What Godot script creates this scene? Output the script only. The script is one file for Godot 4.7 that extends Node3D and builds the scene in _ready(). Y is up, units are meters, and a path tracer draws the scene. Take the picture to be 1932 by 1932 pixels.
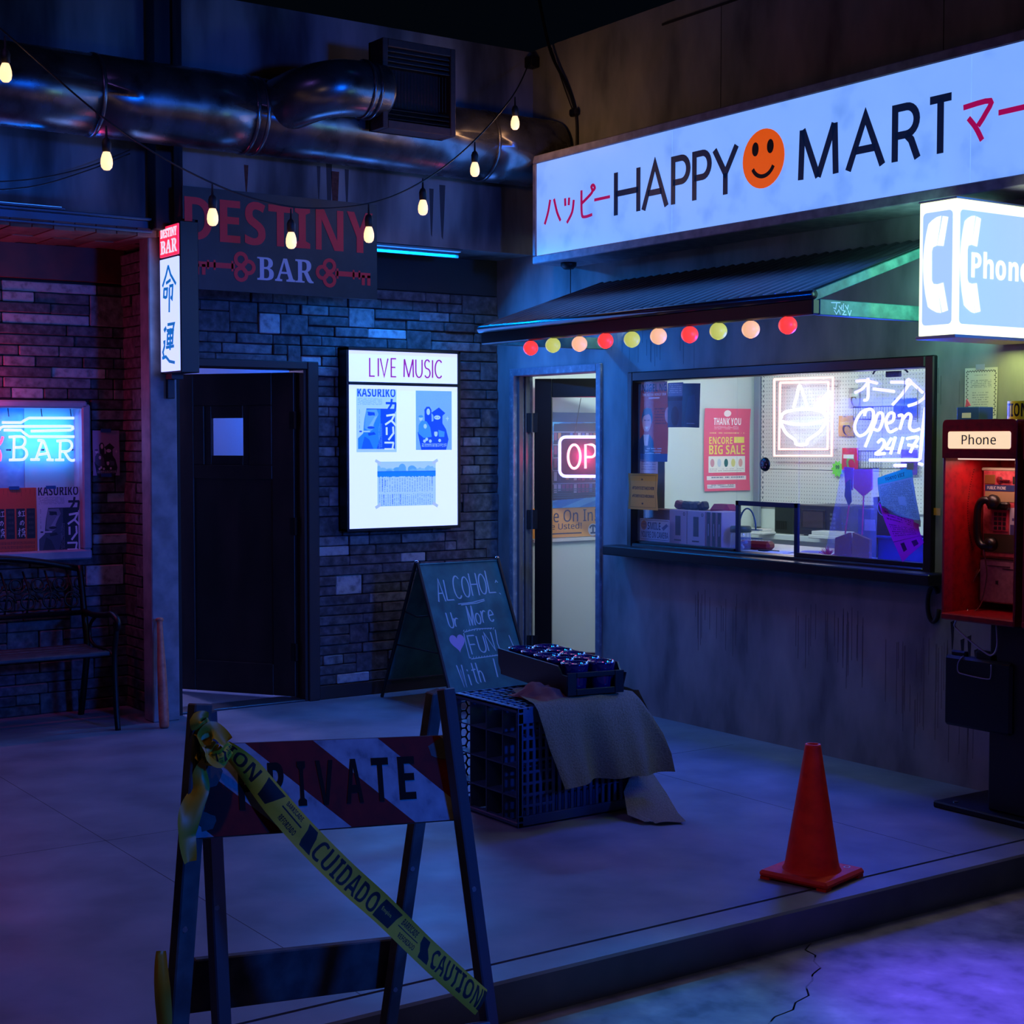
extends Node3D
# A street set at night: a bar front and a corner shop under signs, seen across a low kerb. Metres, y up.
# The bar front faces +z, the shop front faces -x; the platform floor is y = 0, the street in front of the kerb y = -0.13.

const FLOOR_LOW := -0.13
const BAR_Z := -8.7
const SHOP_X := 5.9
var SHOP := Basis(Vector3(0, 0, 1), Vector3(0, 1, 0), Vector3(-1, 0, 0))   # x to the right along the shop front, z out of it
var rng := RandomNumberGenerator.new()
var taken := {}
var mats := {}
var fonts := {}
var relief_tex: Texture2D


# ---------------------------------------------------------------- drawing print
class Paint:
	var im: Image
	var w: int
	var h: int
	func _init(width: int, height: int, bg: Color) -> void:
		w = width
		h = height
		im = Image.create(w, h, false, Image.FORMAT_RGBA8)
		im.fill(bg)
	func rect(x: float, y: float, rw: float, rh: float, c: Color) -> void:
		im.fill_rect(Rect2i(int(x * w), int(y * h), maxi(1, int(rw * w)), maxi(1, int(rh * h))), c)
	func tri(a: Vector2, b: Vector2, d: Vector2, c: Color) -> void:
		var y0 := maxi(0, int(ceil(minf(a.y, minf(b.y, d.y)) - 0.5)))
		var y1 := mini(h - 1, int(floor(maxf(a.y, maxf(b.y, d.y)) - 0.5)))
		var e := [[a, b], [b, d], [d, a]]
		for y in range(y0, y1 + 1):
			var yc := y + 0.5
			var lo := 1e9
			var hi := -1e9
			for s in e:
				var p: Vector2 = s[0]
				var q: Vector2 = s[1]
				if (p.y <= yc and q.y > yc) or (q.y <= yc and p.y > yc):
					var x := p.x + (q.x - p.x) * (yc - p.y) / (q.y - p.y)
					lo = minf(lo, x)
					hi = maxf(hi, x)
			if hi > lo:
				var xa := maxi(0, int(round(lo)))
				var xb := mini(w, int(round(hi)))
				if xb > xa:
					im.fill_rect(Rect2i(xa, y, xb - xa, 1), c)
	func poly(pts: Array, c: Color) -> void:
		var p := PackedVector2Array()
		for v in pts:
			p.append(Vector2(v[0] * w, v[1] * h))
		var t := Geometry2D.triangulate_polygon(p)
		for i in range(0, t.size(), 3):
			tri(p[t[i]], p[t[i + 1]], p[t[i + 2]], c)
	func disc(cx: float, cy: float, rx: float, ry: float, c: Color) -> void:
		var pts := []
		for i in 24:
			pts.append([cx + cos(i * TAU / 24) * rx, cy + sin(i * TAU / 24) * ry])
		poly(pts, c)
	func line(pts: Array, width: float, c: Color) -> void:
		for i in pts.size() - 1:
			var a := Vector2(pts[i][0] * w, pts[i][1] * h)
			var b := Vector2(pts[i + 1][0] * w, pts[i + 1][1] * h)
			var n := (b - a).normalized().orthogonal() * width * w * 0.5
			var t := (b - a).normalized() * width * w * 0.2
			tri(a - t + n, a - t - n, b + t + n, c)
			tri(b + t + n, a - t - n, b + t - n, c)
	func text(s: String, font: Font, x: float, y: float, rw: float, rh: float, c: Color) -> void:
		var tm := TextMesh.new()
		tm.text = s
		tm.font = font
		tm.font_size = 48
		tm.pixel_size = 0.01
		tm.depth = 0.0
		var arr := tm.surface_get_arrays(0)
		var v: PackedVector3Array = arr[Mesh.ARRAY_VERTEX]
		if v.is_empty():
			return
		var ix: PackedInt32Array = arr[Mesh.ARRAY_INDEX]
		var lo := Vector2(1e9, 1e9)
		var hi := -lo
		for q in v:
			lo = lo.min(Vector2(q.x, q.y))
			hi = hi.max(Vector2(q.x, q.y))
		var f := func(q: Vector3) -> Vector2:
			return Vector2((x + rw * (q.x - lo.x) / (hi.x - lo.x)) * w, (y + rh * (hi.y - q.y) / (hi.y - lo.y)) * h)
		for i in range(0, ix.size(), 3):
			tri(f.call(v[ix[i]]), f.call(v[ix[i + 1]]), f.call(v[ix[i + 2]]), c)
	func rows(x: float, y: float, rw: float, rh: float, n: int, c: Color, seed_: int, upright := false) -> void:
		var r := RandomNumberGenerator.new()
		r.seed = seed_
		for i in n:
			var p := 0.0
			while p < 0.98:
				var l := r.randf_range(0.01, 0.05)
				if r.randf() < 0.82:
					if upright:
						rect(x + rw * i / n, y + rh * p, rw / n * 0.5, rh * minf(l, 1.0 - p), c)
					else:
						rect(x + rw * p, y + rh * i / n, rw * minf(l, 1.0 - p), rh / n * 0.5, c)
				p += l + 0.012
	func grain(amount: float, seed_: int) -> void:
		var r := RandomNumberGenerator.new()
		r.seed = seed_
		for i in int(w * h * 0.25):
			var x := r.randi_range(0, w - 1)
			var y := r.randi_range(0, h - 1)
			var c := im.get_pixel(x, y)
			var k := 1.0 + r.randf_range(-amount, amount)
			im.set_pixel(x, y, Color(c.r * k, c.g * k, c.b * k).clamp())
	func tex() -> ImageTexture:
		return ImageTexture.create_from_image(im)


func font(key: String) -> Font:
	if not fonts.has(key):
		var f := SystemFont.new()
		f.font_names = PackedStringArray(["Droid Serif" if key.begins_with("serif") else "Droid Sans Mono" if key == "mono" else "Droid Sans"])
		if key.ends_with("bold"):
			f.font_weight = 700
		fonts[key] = f
	return fonts[key]


# ---------------------------------------------------------------- materials
func mat(key: String, c := Color.WHITE, rough := 0.8, metal := 0.0) -> StandardMaterial3D:
	if not mats.has(key):
		var m := StandardMaterial3D.new()
		m.resource_name = key
		m.albedo_color = c
		m.roughness = rough
		m.metallic = metal
		mats[key] = m
	return mats[key]


func noise_tex(seed_: int, freq: float, stops: Array, size := 512, octaves := 5, stretch := 1.0) -> Texture2D:
	var n := FastNoiseLite.new()
	n.seed = seed_
	n.noise_type = FastNoiseLite.TYPE_SIMPLEX_SMOOTH
	n.frequency = freq
	n.fractal_octaves = octaves
	var g := Gradient.new()
	var offs := PackedFloat32Array()
	var cols := PackedColorArray()
	for s in stops:
		offs.append(s[0])
		cols.append(s[1])
	g.offsets = offs
	g.colors = cols
	var t := NoiseTexture2D.new()
	t.width = int(size * stretch)
	t.height = size
	t.seamless = true
	t.noise = n
	t.color_ramp = g
	return t


func rough_tex(seed_: int, freq: float, a: float, b: float) -> Texture2D:
	return noise_tex(seed_, freq, [[0.0, Color(a, a, a)], [1.0, Color(b, b, b)]], 256)


# a surface with blotches of several tones, mapped in world space, with fine relief
func mottled(key: String, stops: Array, scale := 0.5, rough := 0.85, relief := 0.15, seed_ := 1, freq := 0.012) -> StandardMaterial3D:
	var m := mat(key, Color.WHITE, rough)
	m.albedo_texture = noise_tex(seed_, freq, stops)
	m.uv1_triplanar = true
	m.uv1_world_triplanar = true
	m.uv1_scale = Vector3.ONE * scale
	if relief > 0.0:
		m.heightmap_enabled = true
		m.heightmap_scale = relief
		if relief_tex == null:
			relief_tex = rough_tex(9, 0.05, 0.0, 1.0)
		m.heightmap_texture = relief_tex
	return m


func glow(key: String, c: Color, energy: float, albedo := Color(0.8, 0.8, 0.8)) -> StandardMaterial3D:
	var m := mat(key, albedo, 0.4)
	m.emission_enabled = true
	m.emission = c
	m.emission_energy_multiplier = energy
	return m


func printed(key: String, t: Texture2D, rough := 0.6) -> StandardMaterial3D:
	var m := mat(key, Color.WHITE, rough)
	m.albedo_texture = t
	m.texture_repeat = false
	return m


func thin_paper(key: String, t: Texture2D, rough := 0.6) -> StandardMaterial3D:
	var m := printed(key, t, rough)
	m.backlight_enabled = true
	m.backlight = Color(1.0, 1.0, 1.0)
	return m


func backlit(key: String, t: Texture2D, energy: float) -> StandardMaterial3D:
	var m := printed(key, t, 0.5)
	m.emission_enabled = true
	m.emission = Color.WHITE
	m.emission_operator = BaseMaterial3D.EMISSION_OP_MULTIPLY
	m.emission_texture = t
	m.emission_energy_multiplier = energy
	return m


func pane(key: String, c := Color(0.9, 0.95, 1.0, 0.06)) -> StandardMaterial3D:
	var m := mat(key, c, 0.03)
	m.transparency = BaseMaterial3D.TRANSPARENCY_ALPHA
	m.metallic_specular = 0.3
	return m


# ---------------------------------------------------------------- shapes
func S(smooth := false) -> SurfaceTool:
	var s := SurfaceTool.new()
	s.begin(Mesh.PRIMITIVE_TRIANGLES)
	s.set_smooth_group(0 if smooth else -1)
	return s


func tri(s: SurfaceTool, a: Vector3, b: Vector3, c: Vector3) -> void:
	s.add_vertex(a)
	s.add_vertex(b)
	s.add_vertex(c)


func quad(s: SurfaceTool, a: Vector3, b: Vector3, c: Vector3, d: Vector3) -> void:
	tri(s, a, b, c)
	tri(s, a, c, d)


func box(s: SurfaceTool, c: Vector3, size: Vector3, bev := 0.0, bas := Basis()) -> void:
	var e := size * 0.5
	bev = minf(bev, minf(e.x, minf(e.y, e.z)) * 0.9)
	var p := func(sg: Vector3, ax: int) -> Vector3:
		var q := Vector3(sg.x * (e.x - bev), sg.y * (e.y - bev), sg.z * (e.z - bev))
		q[ax] = sg[ax] * e[ax]
		return c + bas * q
	for ax in 3:
		var u := (ax + 1) % 3
		var v := (ax + 2) % 3
		for sd in [-1, 1]:
			var k := []
			for uv in [[-1, -1], [1, -1], [1, 1], [-1, 1]]:
				var sg := Vector3.ZERO
				sg[ax] = sd
				sg[u] = uv[0]
				sg[v] = uv[1]
				k.append(p.call(sg, ax))
			if sd > 0:
				quad(s, k[0], k[3], k[2], k[1])
			else:
				quad(s, k[0], k[1], k[2], k[3])
	if bev <= 0.0:
		return
	for ax in 3:   # edges along ax
		var u := (ax + 1) % 3
		var v := (ax + 2) % 3
		for su in [-1, 1]:
			for sv in [-1, 1]:
				var a := Vector3.ZERO
				a[u] = su
				a[v] = sv
				var b := a
				a[ax] = -1
				b[ax] = 1
				if su * sv > 0:
					quad(s, p.call(a, u), p.call(a, v), p.call(b, v), p.call(b, u))
				else:
					quad(s, p.call(a, u), p.call(b, u), p.call(b, v), p.call(a, v))
	for sx in [-1, 1]:
		for sy in [-1, 1]:
			for sz in [-1, 1]:
				var g := Vector3(sx, sy, sz)
				if sx * sy * sz > 0:
					tri(s, p.call(g, 0), p.call(g, 2), p.call(g, 1))
				else:
					tri(s, p.call(g, 0), p.call(g, 1), p.call(g, 2))


# box between two corners
func bb(s: SurfaceTool, lo: Vector3, hi: Vector3, bev := 0.0) -> void:
	box(s, (lo + hi) * 0.5, (hi - lo).abs(), bev)


# a straight bar of rectangular section from a to b
func bar(s: SurfaceTool, a: Vector3, b: Vector3, wide: float, deep: float, out := Vector3(0, 0, 1), bev := 0.0) -> void:
	var y := (b - a).normalized()
	var x := y.cross(out).normalized()
	box(s, (a + b) * 0.5, Vector3(wide, a.distance_to(b), deep), bev, Basis(x, y, x.cross(y)))


func tube(s: SurfaceTool, pts: Array, r: float, sides := 8, closed := false, r_end := -1.0) -> void:
	var n := pts.size()
	if n < 2:
		return
	var rings := []
	var nrm := Vector3.ZERO
	for i in n:
		var t: Vector3
		if closed:
			t = pts[(i + 1) % n] - pts[(i - 1 + n) % n]
		else:
			t = pts[mini(i + 1, n - 1)] - pts[maxi(i - 1, 0)]
		t = t.normalized()
		if nrm == Vector3.ZERO:
			nrm = t.cross(Vector3.UP if absf(t.y) < 0.9 else Vector3.RIGHT).normalized()
		else:
			nrm = (nrm - t * nrm.dot(t)).normalized()
		var bn := t.cross(nrm)
		var rr := r if r_end < 0.0 else lerpf(r, r_end, float(i) / (n - 1))
		var ring := []
		for k in sides:
			var a := TAU * k / sides
			ring.append(pts[i] + (nrm * cos(a) + bn * sin(a)) * rr)
		rings.append(ring)
	for i in (n if closed else n - 1):
		var p: Array = rings[i]
		var q: Array = rings[(i + 1) % n]
		for k in sides:
			var k2 := (k + 1) % sides
			quad(s, p[k], p[k2], q[k2], q[k])
	if not closed:
		for k in range(1, sides - 1):
			tri(s, rings[0][0], rings[0][k + 1], rings[0][k])
			tri(s, rings[n - 1][0], rings[n - 1][k], rings[n - 1][k + 1])


func lathe(s: SurfaceTool, prof: Array, segs := 16, xf := Transform3D()) -> void:
	for i in prof.size() - 1:
		var a: Vector2 = prof[i]
		var b: Vector2 = prof[i + 1]
		for k in segs:
			var t0 := TAU * k / segs
			var t1 := TAU * (k + 1) / segs
			var p0 := xf * Vector3(a.x * cos(t0), a.y, a.x * sin(t0))
			var p1 := xf * Vector3(a.x * cos(t1), a.y, a.x * sin(t1))
			var q0 := xf * Vector3(b.x * cos(t0), b.y, b.x * sin(t0))
			var q1 := xf * Vector3(b.x * cos(t1), b.y, b.x * sin(t1))
			if a.x > 1e-6:
				tri(s, p0, p1, q1)
			if b.x > 1e-6:
				tri(s, p0, q1, q0)


func prism(s: SurfaceTool, poly: Array, z0: float, z1: float, xf := Transform3D()) -> void:
	var p := PackedVector2Array(poly)
	var t := Geometry2D.triangulate_polygon(p)
	var cw := Geometry2D.is_polygon_clockwise(p)
	for i in range(0, t.size(), 3):
		var a := p[t[i]]
		var b := p[t[i + 1]]
		var c := p[t[i + 2]]
		if (b - a).cross(c - a) > 0.0:
			var q := b
			b = c
			c = q
		tri(s, xf * Vector3(a.x, a.y, z1), xf * Vector3(b.x, b.y, z1), xf * Vector3(c.x, c.y, z1))
		tri(s, xf * Vector3(a.x, a.y, z0), xf * Vector3(c.x, c.y, z0), xf * Vector3(b.x, b.y, z0))
	for i in p.size():
		var a := p[i]
		var b := p[(i + 1) % p.size()]
		if cw:
			var q := a
			a = b
			b = q
		quad(s, xf * Vector3(a.x, a.y, z0), xf * Vector3(a.x, a.y, z1), xf * Vector3(b.x, b.y, z1), xf * Vector3(b.x, b.y, z0))


# flat strokes with mitred corners, extruded from z0 to z1
func stroke(s: SurfaceTool, pts: Array, w: float, z0: float, z1: float, xf := Transform3D(), closed := false) -> void:
	var n := pts.size()
	var l := []
	var r := []
	for i in n:
		var p: Vector2 = pts[i]
		var d0 := Vector2.ZERO
		var d1 := Vector2.ZERO
		if closed or i > 0:
			d0 = (p - pts[(i - 1 + n) % n]).normalized()
		if closed or i < n - 1:
			d1 = (pts[(i + 1) % n] - p).normalized()
		if d0 == Vector2.ZERO:
			d0 = d1
		if d1 == Vector2.ZERO:
			d1 = d0
		var m := (d0 + d1).normalized()
		if m == Vector2.ZERO:
			m = d0
		var o := m.orthogonal() * (w * 0.5 / maxf(0.45, m.dot(d0)))
		l.append(p + o)
		r.append(p - o)
	var at := func(v: Vector2, z: float) -> Vector3:
		return xf * Vector3(v.x, v.y, z)
	for i in (n if closed else n - 1):
		var j := (i + 1) % n
		quad(s, at.call(l[i], z1), at.call(l[j], z1), at.call(r[j], z1), at.call(r[i], z1))
		quad(s, at.call(l[i], z0), at.call(r[i], z0), at.call(r[j], z0), at.call(l[j], z0))
		quad(s, at.call(l[i], z0), at.call(l[j], z0), at.call(l[j], z1), at.call(l[i], z1))
		quad(s, at.call(r[i], z1), at.call(r[j], z1), at.call(r[j], z0), at.call(r[i], z0))
	if not closed:
		quad(s, at.call(l[0], z0), at.call(l[0], z1), at.call(r[0], z1), at.call(r[0], z0))
		quad(s, at.call(r[n - 1], z0), at.call(r[n - 1], z1), at.call(l[n - 1], z1), at.call(l[n - 1], z0))


func arc(cx: float, cy: float, rx: float, ry: float, a0: float, a1: float, n := 12) -> Array:
	var o := []
	for i in n + 1:
		var a := deg_to_rad(lerpf(a0, a1, float(i) / n))
		o.append(Vector2(cx + cos(a) * rx, cy + sin(a) * ry))
	return o


# a smooth curve through points
func curve(pts: Array, per := 6, closed := false) -> Array:
	var o := []
	var n := pts.size()
	for i in (n if closed else n - 1):
		var p0 = pts[(i - 1 + n) % n] if closed or i > 0 else pts[0]
		var p1 = pts[i]
		var p2 = pts[(i + 1) % n]
		var p3 = pts[(i + 2) % n] if closed or i + 2 < n else pts[n - 1]
		for k in per:
			var t := float(k) / per
			o.append(0.5 * ((2.0 * p1) + (p2 - p0) * t + (2.0 * p0 - 5.0 * p1 + 4.0 * p2 - p3) * t * t + (3.0 * p1 - p0 - 3.0 * p2 + p3) * t * t * t))
	if not closed:
		o.append(pts[n - 1])
	return o


func v2(a: Array) -> Array:
	var o := []
	for p in a:
		o.append(Vector2(p[0], p[1]))
	return o


# ---------------------------------------------------------------- nodes
func numbered(n: String) -> String:
	taken[n] = taken.get(n, -1) + 1
	return n if taken[n] == 0 else "%s_%03d" % [n, taken[n]]


func tag(o: Node3D, label: String, category: String, group := "") -> Node3D:
	o.set_meta("label", label)
	o.set_meta("category", category)
	if group:
		o.set_meta("group", group)
	return o


func thing(called: String, label: String, category: String, xf := Transform3D(), group := "") -> Node3D:
	var o := Node3D.new()
	o.name = numbered(called)
	add_child(o)
	o.transform = xf
	return tag(o, label, category, group)


func at(p: Vector3, bas := Basis()) -> Transform3D:
	return Transform3D(bas, p)


func turned(p: Vector3, deg: float) -> Transform3D:
	return Transform3D(Basis(Vector3.UP, deg_to_rad(deg)), p)


func put(parent: Node, called: String, mesh: Mesh, m: Material, xf := Transform3D()) -> MeshInstance3D:
	var o := MeshInstance3D.new()
	o.name = numbered(called) if parent == self else called
	o.mesh = mesh
	o.material_override = m
	o.transform = xf
	parent.add_child(o, true)
	return o


func part(parent: Node, called: String, s: SurfaceTool, m: Material) -> MeshInstance3D:
	s.generate_normals()
	return put(parent, called, s.commit(), m)


func structure(called: String, s: SurfaceTool, m: Material) -> MeshInstance3D:
	var o := part(self, called, s, m)
	o.set_meta("kind", "structure")
	return o


# lettering cut as thin solid letters, fitted into a rectangle (x, y of its lower left corner, w, h) of the parent's xy plane
func lettering(parent: Node, txt: String, fkey: String, x: float, y: float, w: float, h: float, z: float, m: Material, depth := 0.002, called := "lettering") -> MeshInstance3D:
	var t := TextMesh.new()
	t.text = txt
	t.font = font(fkey)
	t.font_size = 64
	t.pixel_size = 0.01
	t.depth = 0.01
	t.curve_step = 2.0
	var b := t.get_aabb()
	var sc := Vector3(w / b.size.x, h / b.size.y, depth / 0.01)
	return put(parent, called, t, m, Transform3D(Basis.from_scale(sc), Vector3(x - b.position.x * sc.x, y - b.position.y * sc.y, z - b.position.z * sc.z)))


# a sheet of paper w by h centred on its own origin, printed on its front; bend(u, v) gives how far it lifts
func sheet(parent: Node, called: String, w: float, h: float, m: Material, xf := Transform3D(), bend = null, nx := 1, ny := 1, outline = null) -> MeshInstance3D:
	var s := S(true)
	var p := func(i: int, j: int) -> Array:
		var u := float(i) / nx
		var v := float(j) / ny
		var q := Vector3((u - 0.5) * w, (v - 0.5) * h, 0.0)
		if outline != null:
			q += outline.call(u, v)
		if bend != null:
			q.z += bend.call(u, v)
		return [q, Vector2(u, 1.0 - v)]
	for i in nx:
		for j in ny:
			var k := [p.call(i, j), p.call(i, j + 1), p.call(i + 1, j + 1), p.call(i + 1, j)]
			for n in [0, 1, 2, 0, 2, 3]:
				s.set_uv(k[n][1])
				s.add_vertex(k[n][0])
	s.generate_normals()
	return put(parent, called, s.commit(), m, xf)


func lamp_area(called: String, xf: Transform3D, w: float, h: float, c: Color, e: float) -> void:
	var l := AreaLight3D.new()   # shines along its own -z
	l.name = called
	l.area_size = Vector2(w, h)
	l.light_color = c
	l.light_energy = e
	l.area_range = 30.0
	l.shadow_enabled = true
	l.transform = xf
	add_child(l, true)


func lamp_omni(called: String, p: Vector3, c: Color, e: float, size := 0.05) -> void:
	var l := OmniLight3D.new()
	l.name = called
	l.light_color = c
	l.light_energy = e
	l.light_size = size
	l.omni_range = 30.0
	l.omni_attenuation = 2.0
	l.shadow_enabled = true
	l.position = p
	add_child(l, true)


func lamp_spot(called: String, p: Vector3, aim: Vector3, c: Color, e: float, angle: float, size := 0.1, soft := 1.0) -> void:
	var l := SpotLight3D.new()
	l.name = called
	l.light_color = c
	l.light_energy = e
	l.light_size = size
	l.spot_range = 30.0
	l.spot_attenuation = 2.0
	l.spot_angle = angle
	l.spot_angle_attenuation = soft
	l.shadow_enabled = true
	l.look_at_from_position(p, aim, Vector3.UP if absf((aim - p).normalized().y) < 0.98 else Vector3.RIGHT)
	add_child(l, true)

# outlines measured on the signs, in metres on the plane of each sign
const NEON_FORK := [[[2.743, 1.754], [2.856, 1.754], [2.878, 1.768], [2.905, 1.782], [3.18, 1.784], [3.193, 1.78], [3.199, 1.768], [3.198, 1.684], [3.191, 1.673], [3.178, 1.67], [2.904, 1.67], [2.877, 1.689], [2.855, 1.708], [2.753, 1.708]], [[2.726, 1.708], [2.734, 1.723], [2.75, 1.73], [3.159, 1.734], [3.173, 1.73], [3.175, 1.72], [3.159, 1.71], [2.915, 1.703]]]
const NEON_BAR := [[[2.782, 1.667], [2.855, 1.67], [2.876, 1.657], [2.878, 1.632], [2.859, 1.608], [2.821, 1.605]], [[2.859, 1.608], [2.883, 1.588], [2.888, 1.561], [2.872, 1.537], [2.853, 1.531], [2.782, 1.53]], [[2.814, 1.665], [2.809, 1.534]], [[2.955, 1.646], [2.98, 1.646], [2.996, 1.632], [3.028, 1.536]], [[2.983, 1.643], [2.945, 1.536]], [[2.962, 1.561], [3.017, 1.569]], [[2.91, 1.531], [2.965, 1.531]], [[3.009, 1.529], [3.05, 1.528]], [[3.071, 1.643], [3.138, 1.646], [3.161, 1.632], [3.163, 1.604], [3.14, 1.582], [3.101, 1.579]], [[3.094, 1.64], [3.089, 1.532]], [[3.121, 1.574], [3.145, 1.535], [3.165, 1.524], [3.188, 1.529]], [[3.061, 1.528], [3.114, 1.528]]]
const NEON_HEART := [[[2.747, 1.67], [2.736, 1.638], [2.719, 1.616]], [[2.726, 1.524], [2.732, 1.557], [2.724, 1.589]]]
const NEON_OPEN := [[[-5.555, 1.955], [-5.495, 1.956], [-5.413, 1.94]], [[-5.476, 1.97], [-5.475, 1.868], [-5.501, 1.855]], [[-5.483, 1.939], [-5.517, 1.912], [-5.563, 1.896]], [[-5.438, 1.912], [-5.3, 1.895]], [[-5.322, 1.943], [-5.215, 1.934], [-5.239, 1.89], [-5.31, 1.828]], [[-5.223, 1.939], [-5.209, 1.953], [-5.192, 1.939], [-5.206, 1.925], [-5.223, 1.939]], [[-5.191, 1.938], [-5.117, 1.885]], [[-5.09, 1.892], [-5.106, 1.86], [-5.154, 1.834], [-5.207, 1.821]], [[-5.463, 1.809], [-5.515, 1.795], [-5.556, 1.745], [-5.56, 1.699], [-5.528, 1.671], [-5.476, 1.693], [-5.44, 1.749], [-5.437, 1.794], [-5.463, 1.809], [-5.492, 1.795], [-5.496, 1.773]], [[-5.421, 1.749], [-5.49, 1.614]], [[-5.425, 1.738], [-5.407, 1.783], [-5.378, 1.785], [-5.374, 1.749], [-5.399, 1.701], [-5.435, 1.707]], [[-5.355, 1.732], [-5.309, 1.745], [-5.3, 1.781], [-5.331, 1.784], [-5.352, 1.743], [-5.329, 1.692], [-5.279, 1.706]], [[-5.27, 1.772], [-5.248, 1.775], [-5.244, 1.753], [-5.261, 1.703]], [[-5.248, 1.747], [-5.213, 1.78], [-5.19, 1.769], [-5.198, 1.714], [-5.17, 1.696], [-5.135, 1.705]], [[-5.405, 1.637], [-5.38, 1.652], [-5.361, 1.637], [-5.379, 1.603], [-5.419, 1.578], [-5.357, 1.581]], [[-5.314, 1.659], [-5.35, 1.609], [-5.303, 1.609]], [[-5.289, 1.665], [-5.32, 1.578]], [[-5.239, 1.664], [-5.267, 1.581]], [[-5.215, 1.656], [-5.145, 1.663], [-5.172, 1.621], [-5.192, 1.587]], [[-5.207, 1.625], [-5.147, 1.618]]]
const NEON_OPEN_LINES := [[[-5.099, 1.811], [-5.117, 1.681], [-5.129, 1.555], [-5.139, 1.55], [-5.459, 1.546]], [[-5.294, 1.52], [-5.177, 1.522]], [[-5.136, 1.532], [-5.113, 1.527]]]
const NEON_FRAME := [[[-8.193, 2.094], [-7.613, 2.089], [-7.618, 1.538], [-8.186, 1.534], [-8.193, 2.094]], [[-8.132, 2.068], [-7.656, 2.058], [-7.657, 1.585], [-8.139, 1.582], [-8.132, 2.068]]]
const NEON_BOWL := [[[-8.115, 1.789], [-8.014, 1.769], [-7.896, 1.761], [-7.779, 1.769], [-7.665, 1.794]], [[-8.108, 1.77], [-8.053, 1.698], [-7.967, 1.65], [-7.949, 1.618], [-7.855, 1.619], [-7.836, 1.65], [-7.728, 1.706], [-7.665, 1.775]], [[-8.111, 1.808], [-8.069, 1.851], [-7.884, 1.872], [-7.704, 1.85], [-7.659, 1.803]], [[-7.983, 1.883], [-7.951, 1.967], [-7.925, 2.042], [-7.885, 1.975], [-7.845, 1.88]], [[-7.781, 1.87], [-7.718, 1.925], [-7.63, 1.992]], [[-7.755, 1.86], [-7.692, 1.915], [-7.624, 1.969]]]
const HANDSET := [[[-4.399, 2.609], [-4.423, 2.606], [-4.448, 2.595], [-4.467, 2.581], [-4.478, 2.541], [-4.488, 2.489], [-4.494, 2.43], [-4.493, 2.38], [-4.488, 2.33], [-4.479, 2.28], [-4.465, 2.226], [-4.446, 2.213], [-4.417, 2.199], [-4.393, 2.195], [-4.419, 2.319], [-4.437, 2.322], [-4.446, 2.337], [-4.448, 2.462], [-4.442, 2.48], [-4.422, 2.485]], [[-4.391, 2.607], [-4.362, 2.6], [-4.385, 2.48], [-4.418, 2.485]], [[-4.417, 2.318], [-4.384, 2.323], [-4.357, 2.204], [-4.387, 2.197]]]
const KANA_HAPPY := [[[-7.645, 3.117], [-7.666, 3.045], [-7.701, 2.974]], [[-7.605, 3.116], [-7.574, 3.033], [-7.539, 2.978]], [[-7.493, 3.106], [-7.49, 3.06]], [[-7.452, 3.105], [-7.456, 3.06]], [[-7.406, 3.086], [-7.422, 3.015], [-7.474, 2.957]], [[-7.33, 3.132], [-7.327, 2.996], [-7.3, 2.972], [-7.227, 2.977]], [[-7.324, 3.056], [-7.247, 3.094], [-7.224, 3.115], [-7.234, 3.141], [-7.215, 3.148], [-7.201, 3.128], [-7.224, 3.113]], [[-7.205, 3.059], [-7.059, 3.06]]]
const KANA_MART := [[[-4.532, 3.127], [-4.388, 3.132], [-4.416, 3.076], [-4.452, 3.034]], [[-4.504, 3.076], [-4.463, 3.027], [-4.429, 2.968]], [[-4.343, 3.072], [-4.202, 3.074], [-4.026, 3.077]]]
const KANJI := [[[-8.339, 2.64], [-8.375, 2.586], [-8.426, 2.529]], [[-8.339, 2.64], [-8.306, 2.587], [-8.231, 2.528]], [[-8.373, 2.543], [-8.307, 2.557]], [[-8.404, 2.512], [-8.41, 2.469], [-8.382, 2.463], [-8.361, 2.468]], [[-8.409, 2.512], [-8.356, 2.511], [-8.365, 2.468]], [[-8.325, 2.515], [-8.332, 2.376]], [[-8.325, 2.523], [-8.277, 2.524], [-8.289, 2.449], [-8.309, 2.461]], [[-8.41, 2.287], [-8.393, 2.269]], [[-8.357, 2.307], [-8.262, 2.308], [-8.276, 2.282]], [[-8.392, 2.296], [-8.38, 2.278]], [[-8.37, 2.274], [-8.266, 2.275]], [[-8.358, 2.257], [-8.28, 2.258], [-8.29, 2.2], [-8.365, 2.198], [-8.358, 2.257]], [[-8.364, 2.227], [-8.29, 2.228]], [[-8.317, 2.285], [-8.326, 2.161]], [[-8.383, 2.178], [-8.269, 2.182]], [[-8.421, 2.21], [-8.403, 2.212], [-8.407, 2.186], [-8.431, 2.153], [-8.414, 2.125], [-8.441, 2.12]], [[-8.432, 2.119], [-8.388, 2.127], [-8.336, 2.098], [-8.259, 2.088]]]


# ---------------------------------------------------------------- the scene
func lin(r: float, g: float, b: float) -> Array:   # a glow given in linear light: [colour, energy]
	var e := maxf(r, maxf(g, b))
	return [Color(r / e, g / e, b / e).linear_to_srgb(), e]


func glow_lin(key: String, r: float, g: float, b: float, albedo := Color(0.75, 0.75, 0.75)) -> StandardMaterial3D:
	var c := lin(r, g, b)
	return glow(key, c[0], c[1], albedo)


func col(r: float, g: float, b: float) -> Color:   # the colour of a light, given in linear light
	return Color(r, g, b).linear_to_srgb()


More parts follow.
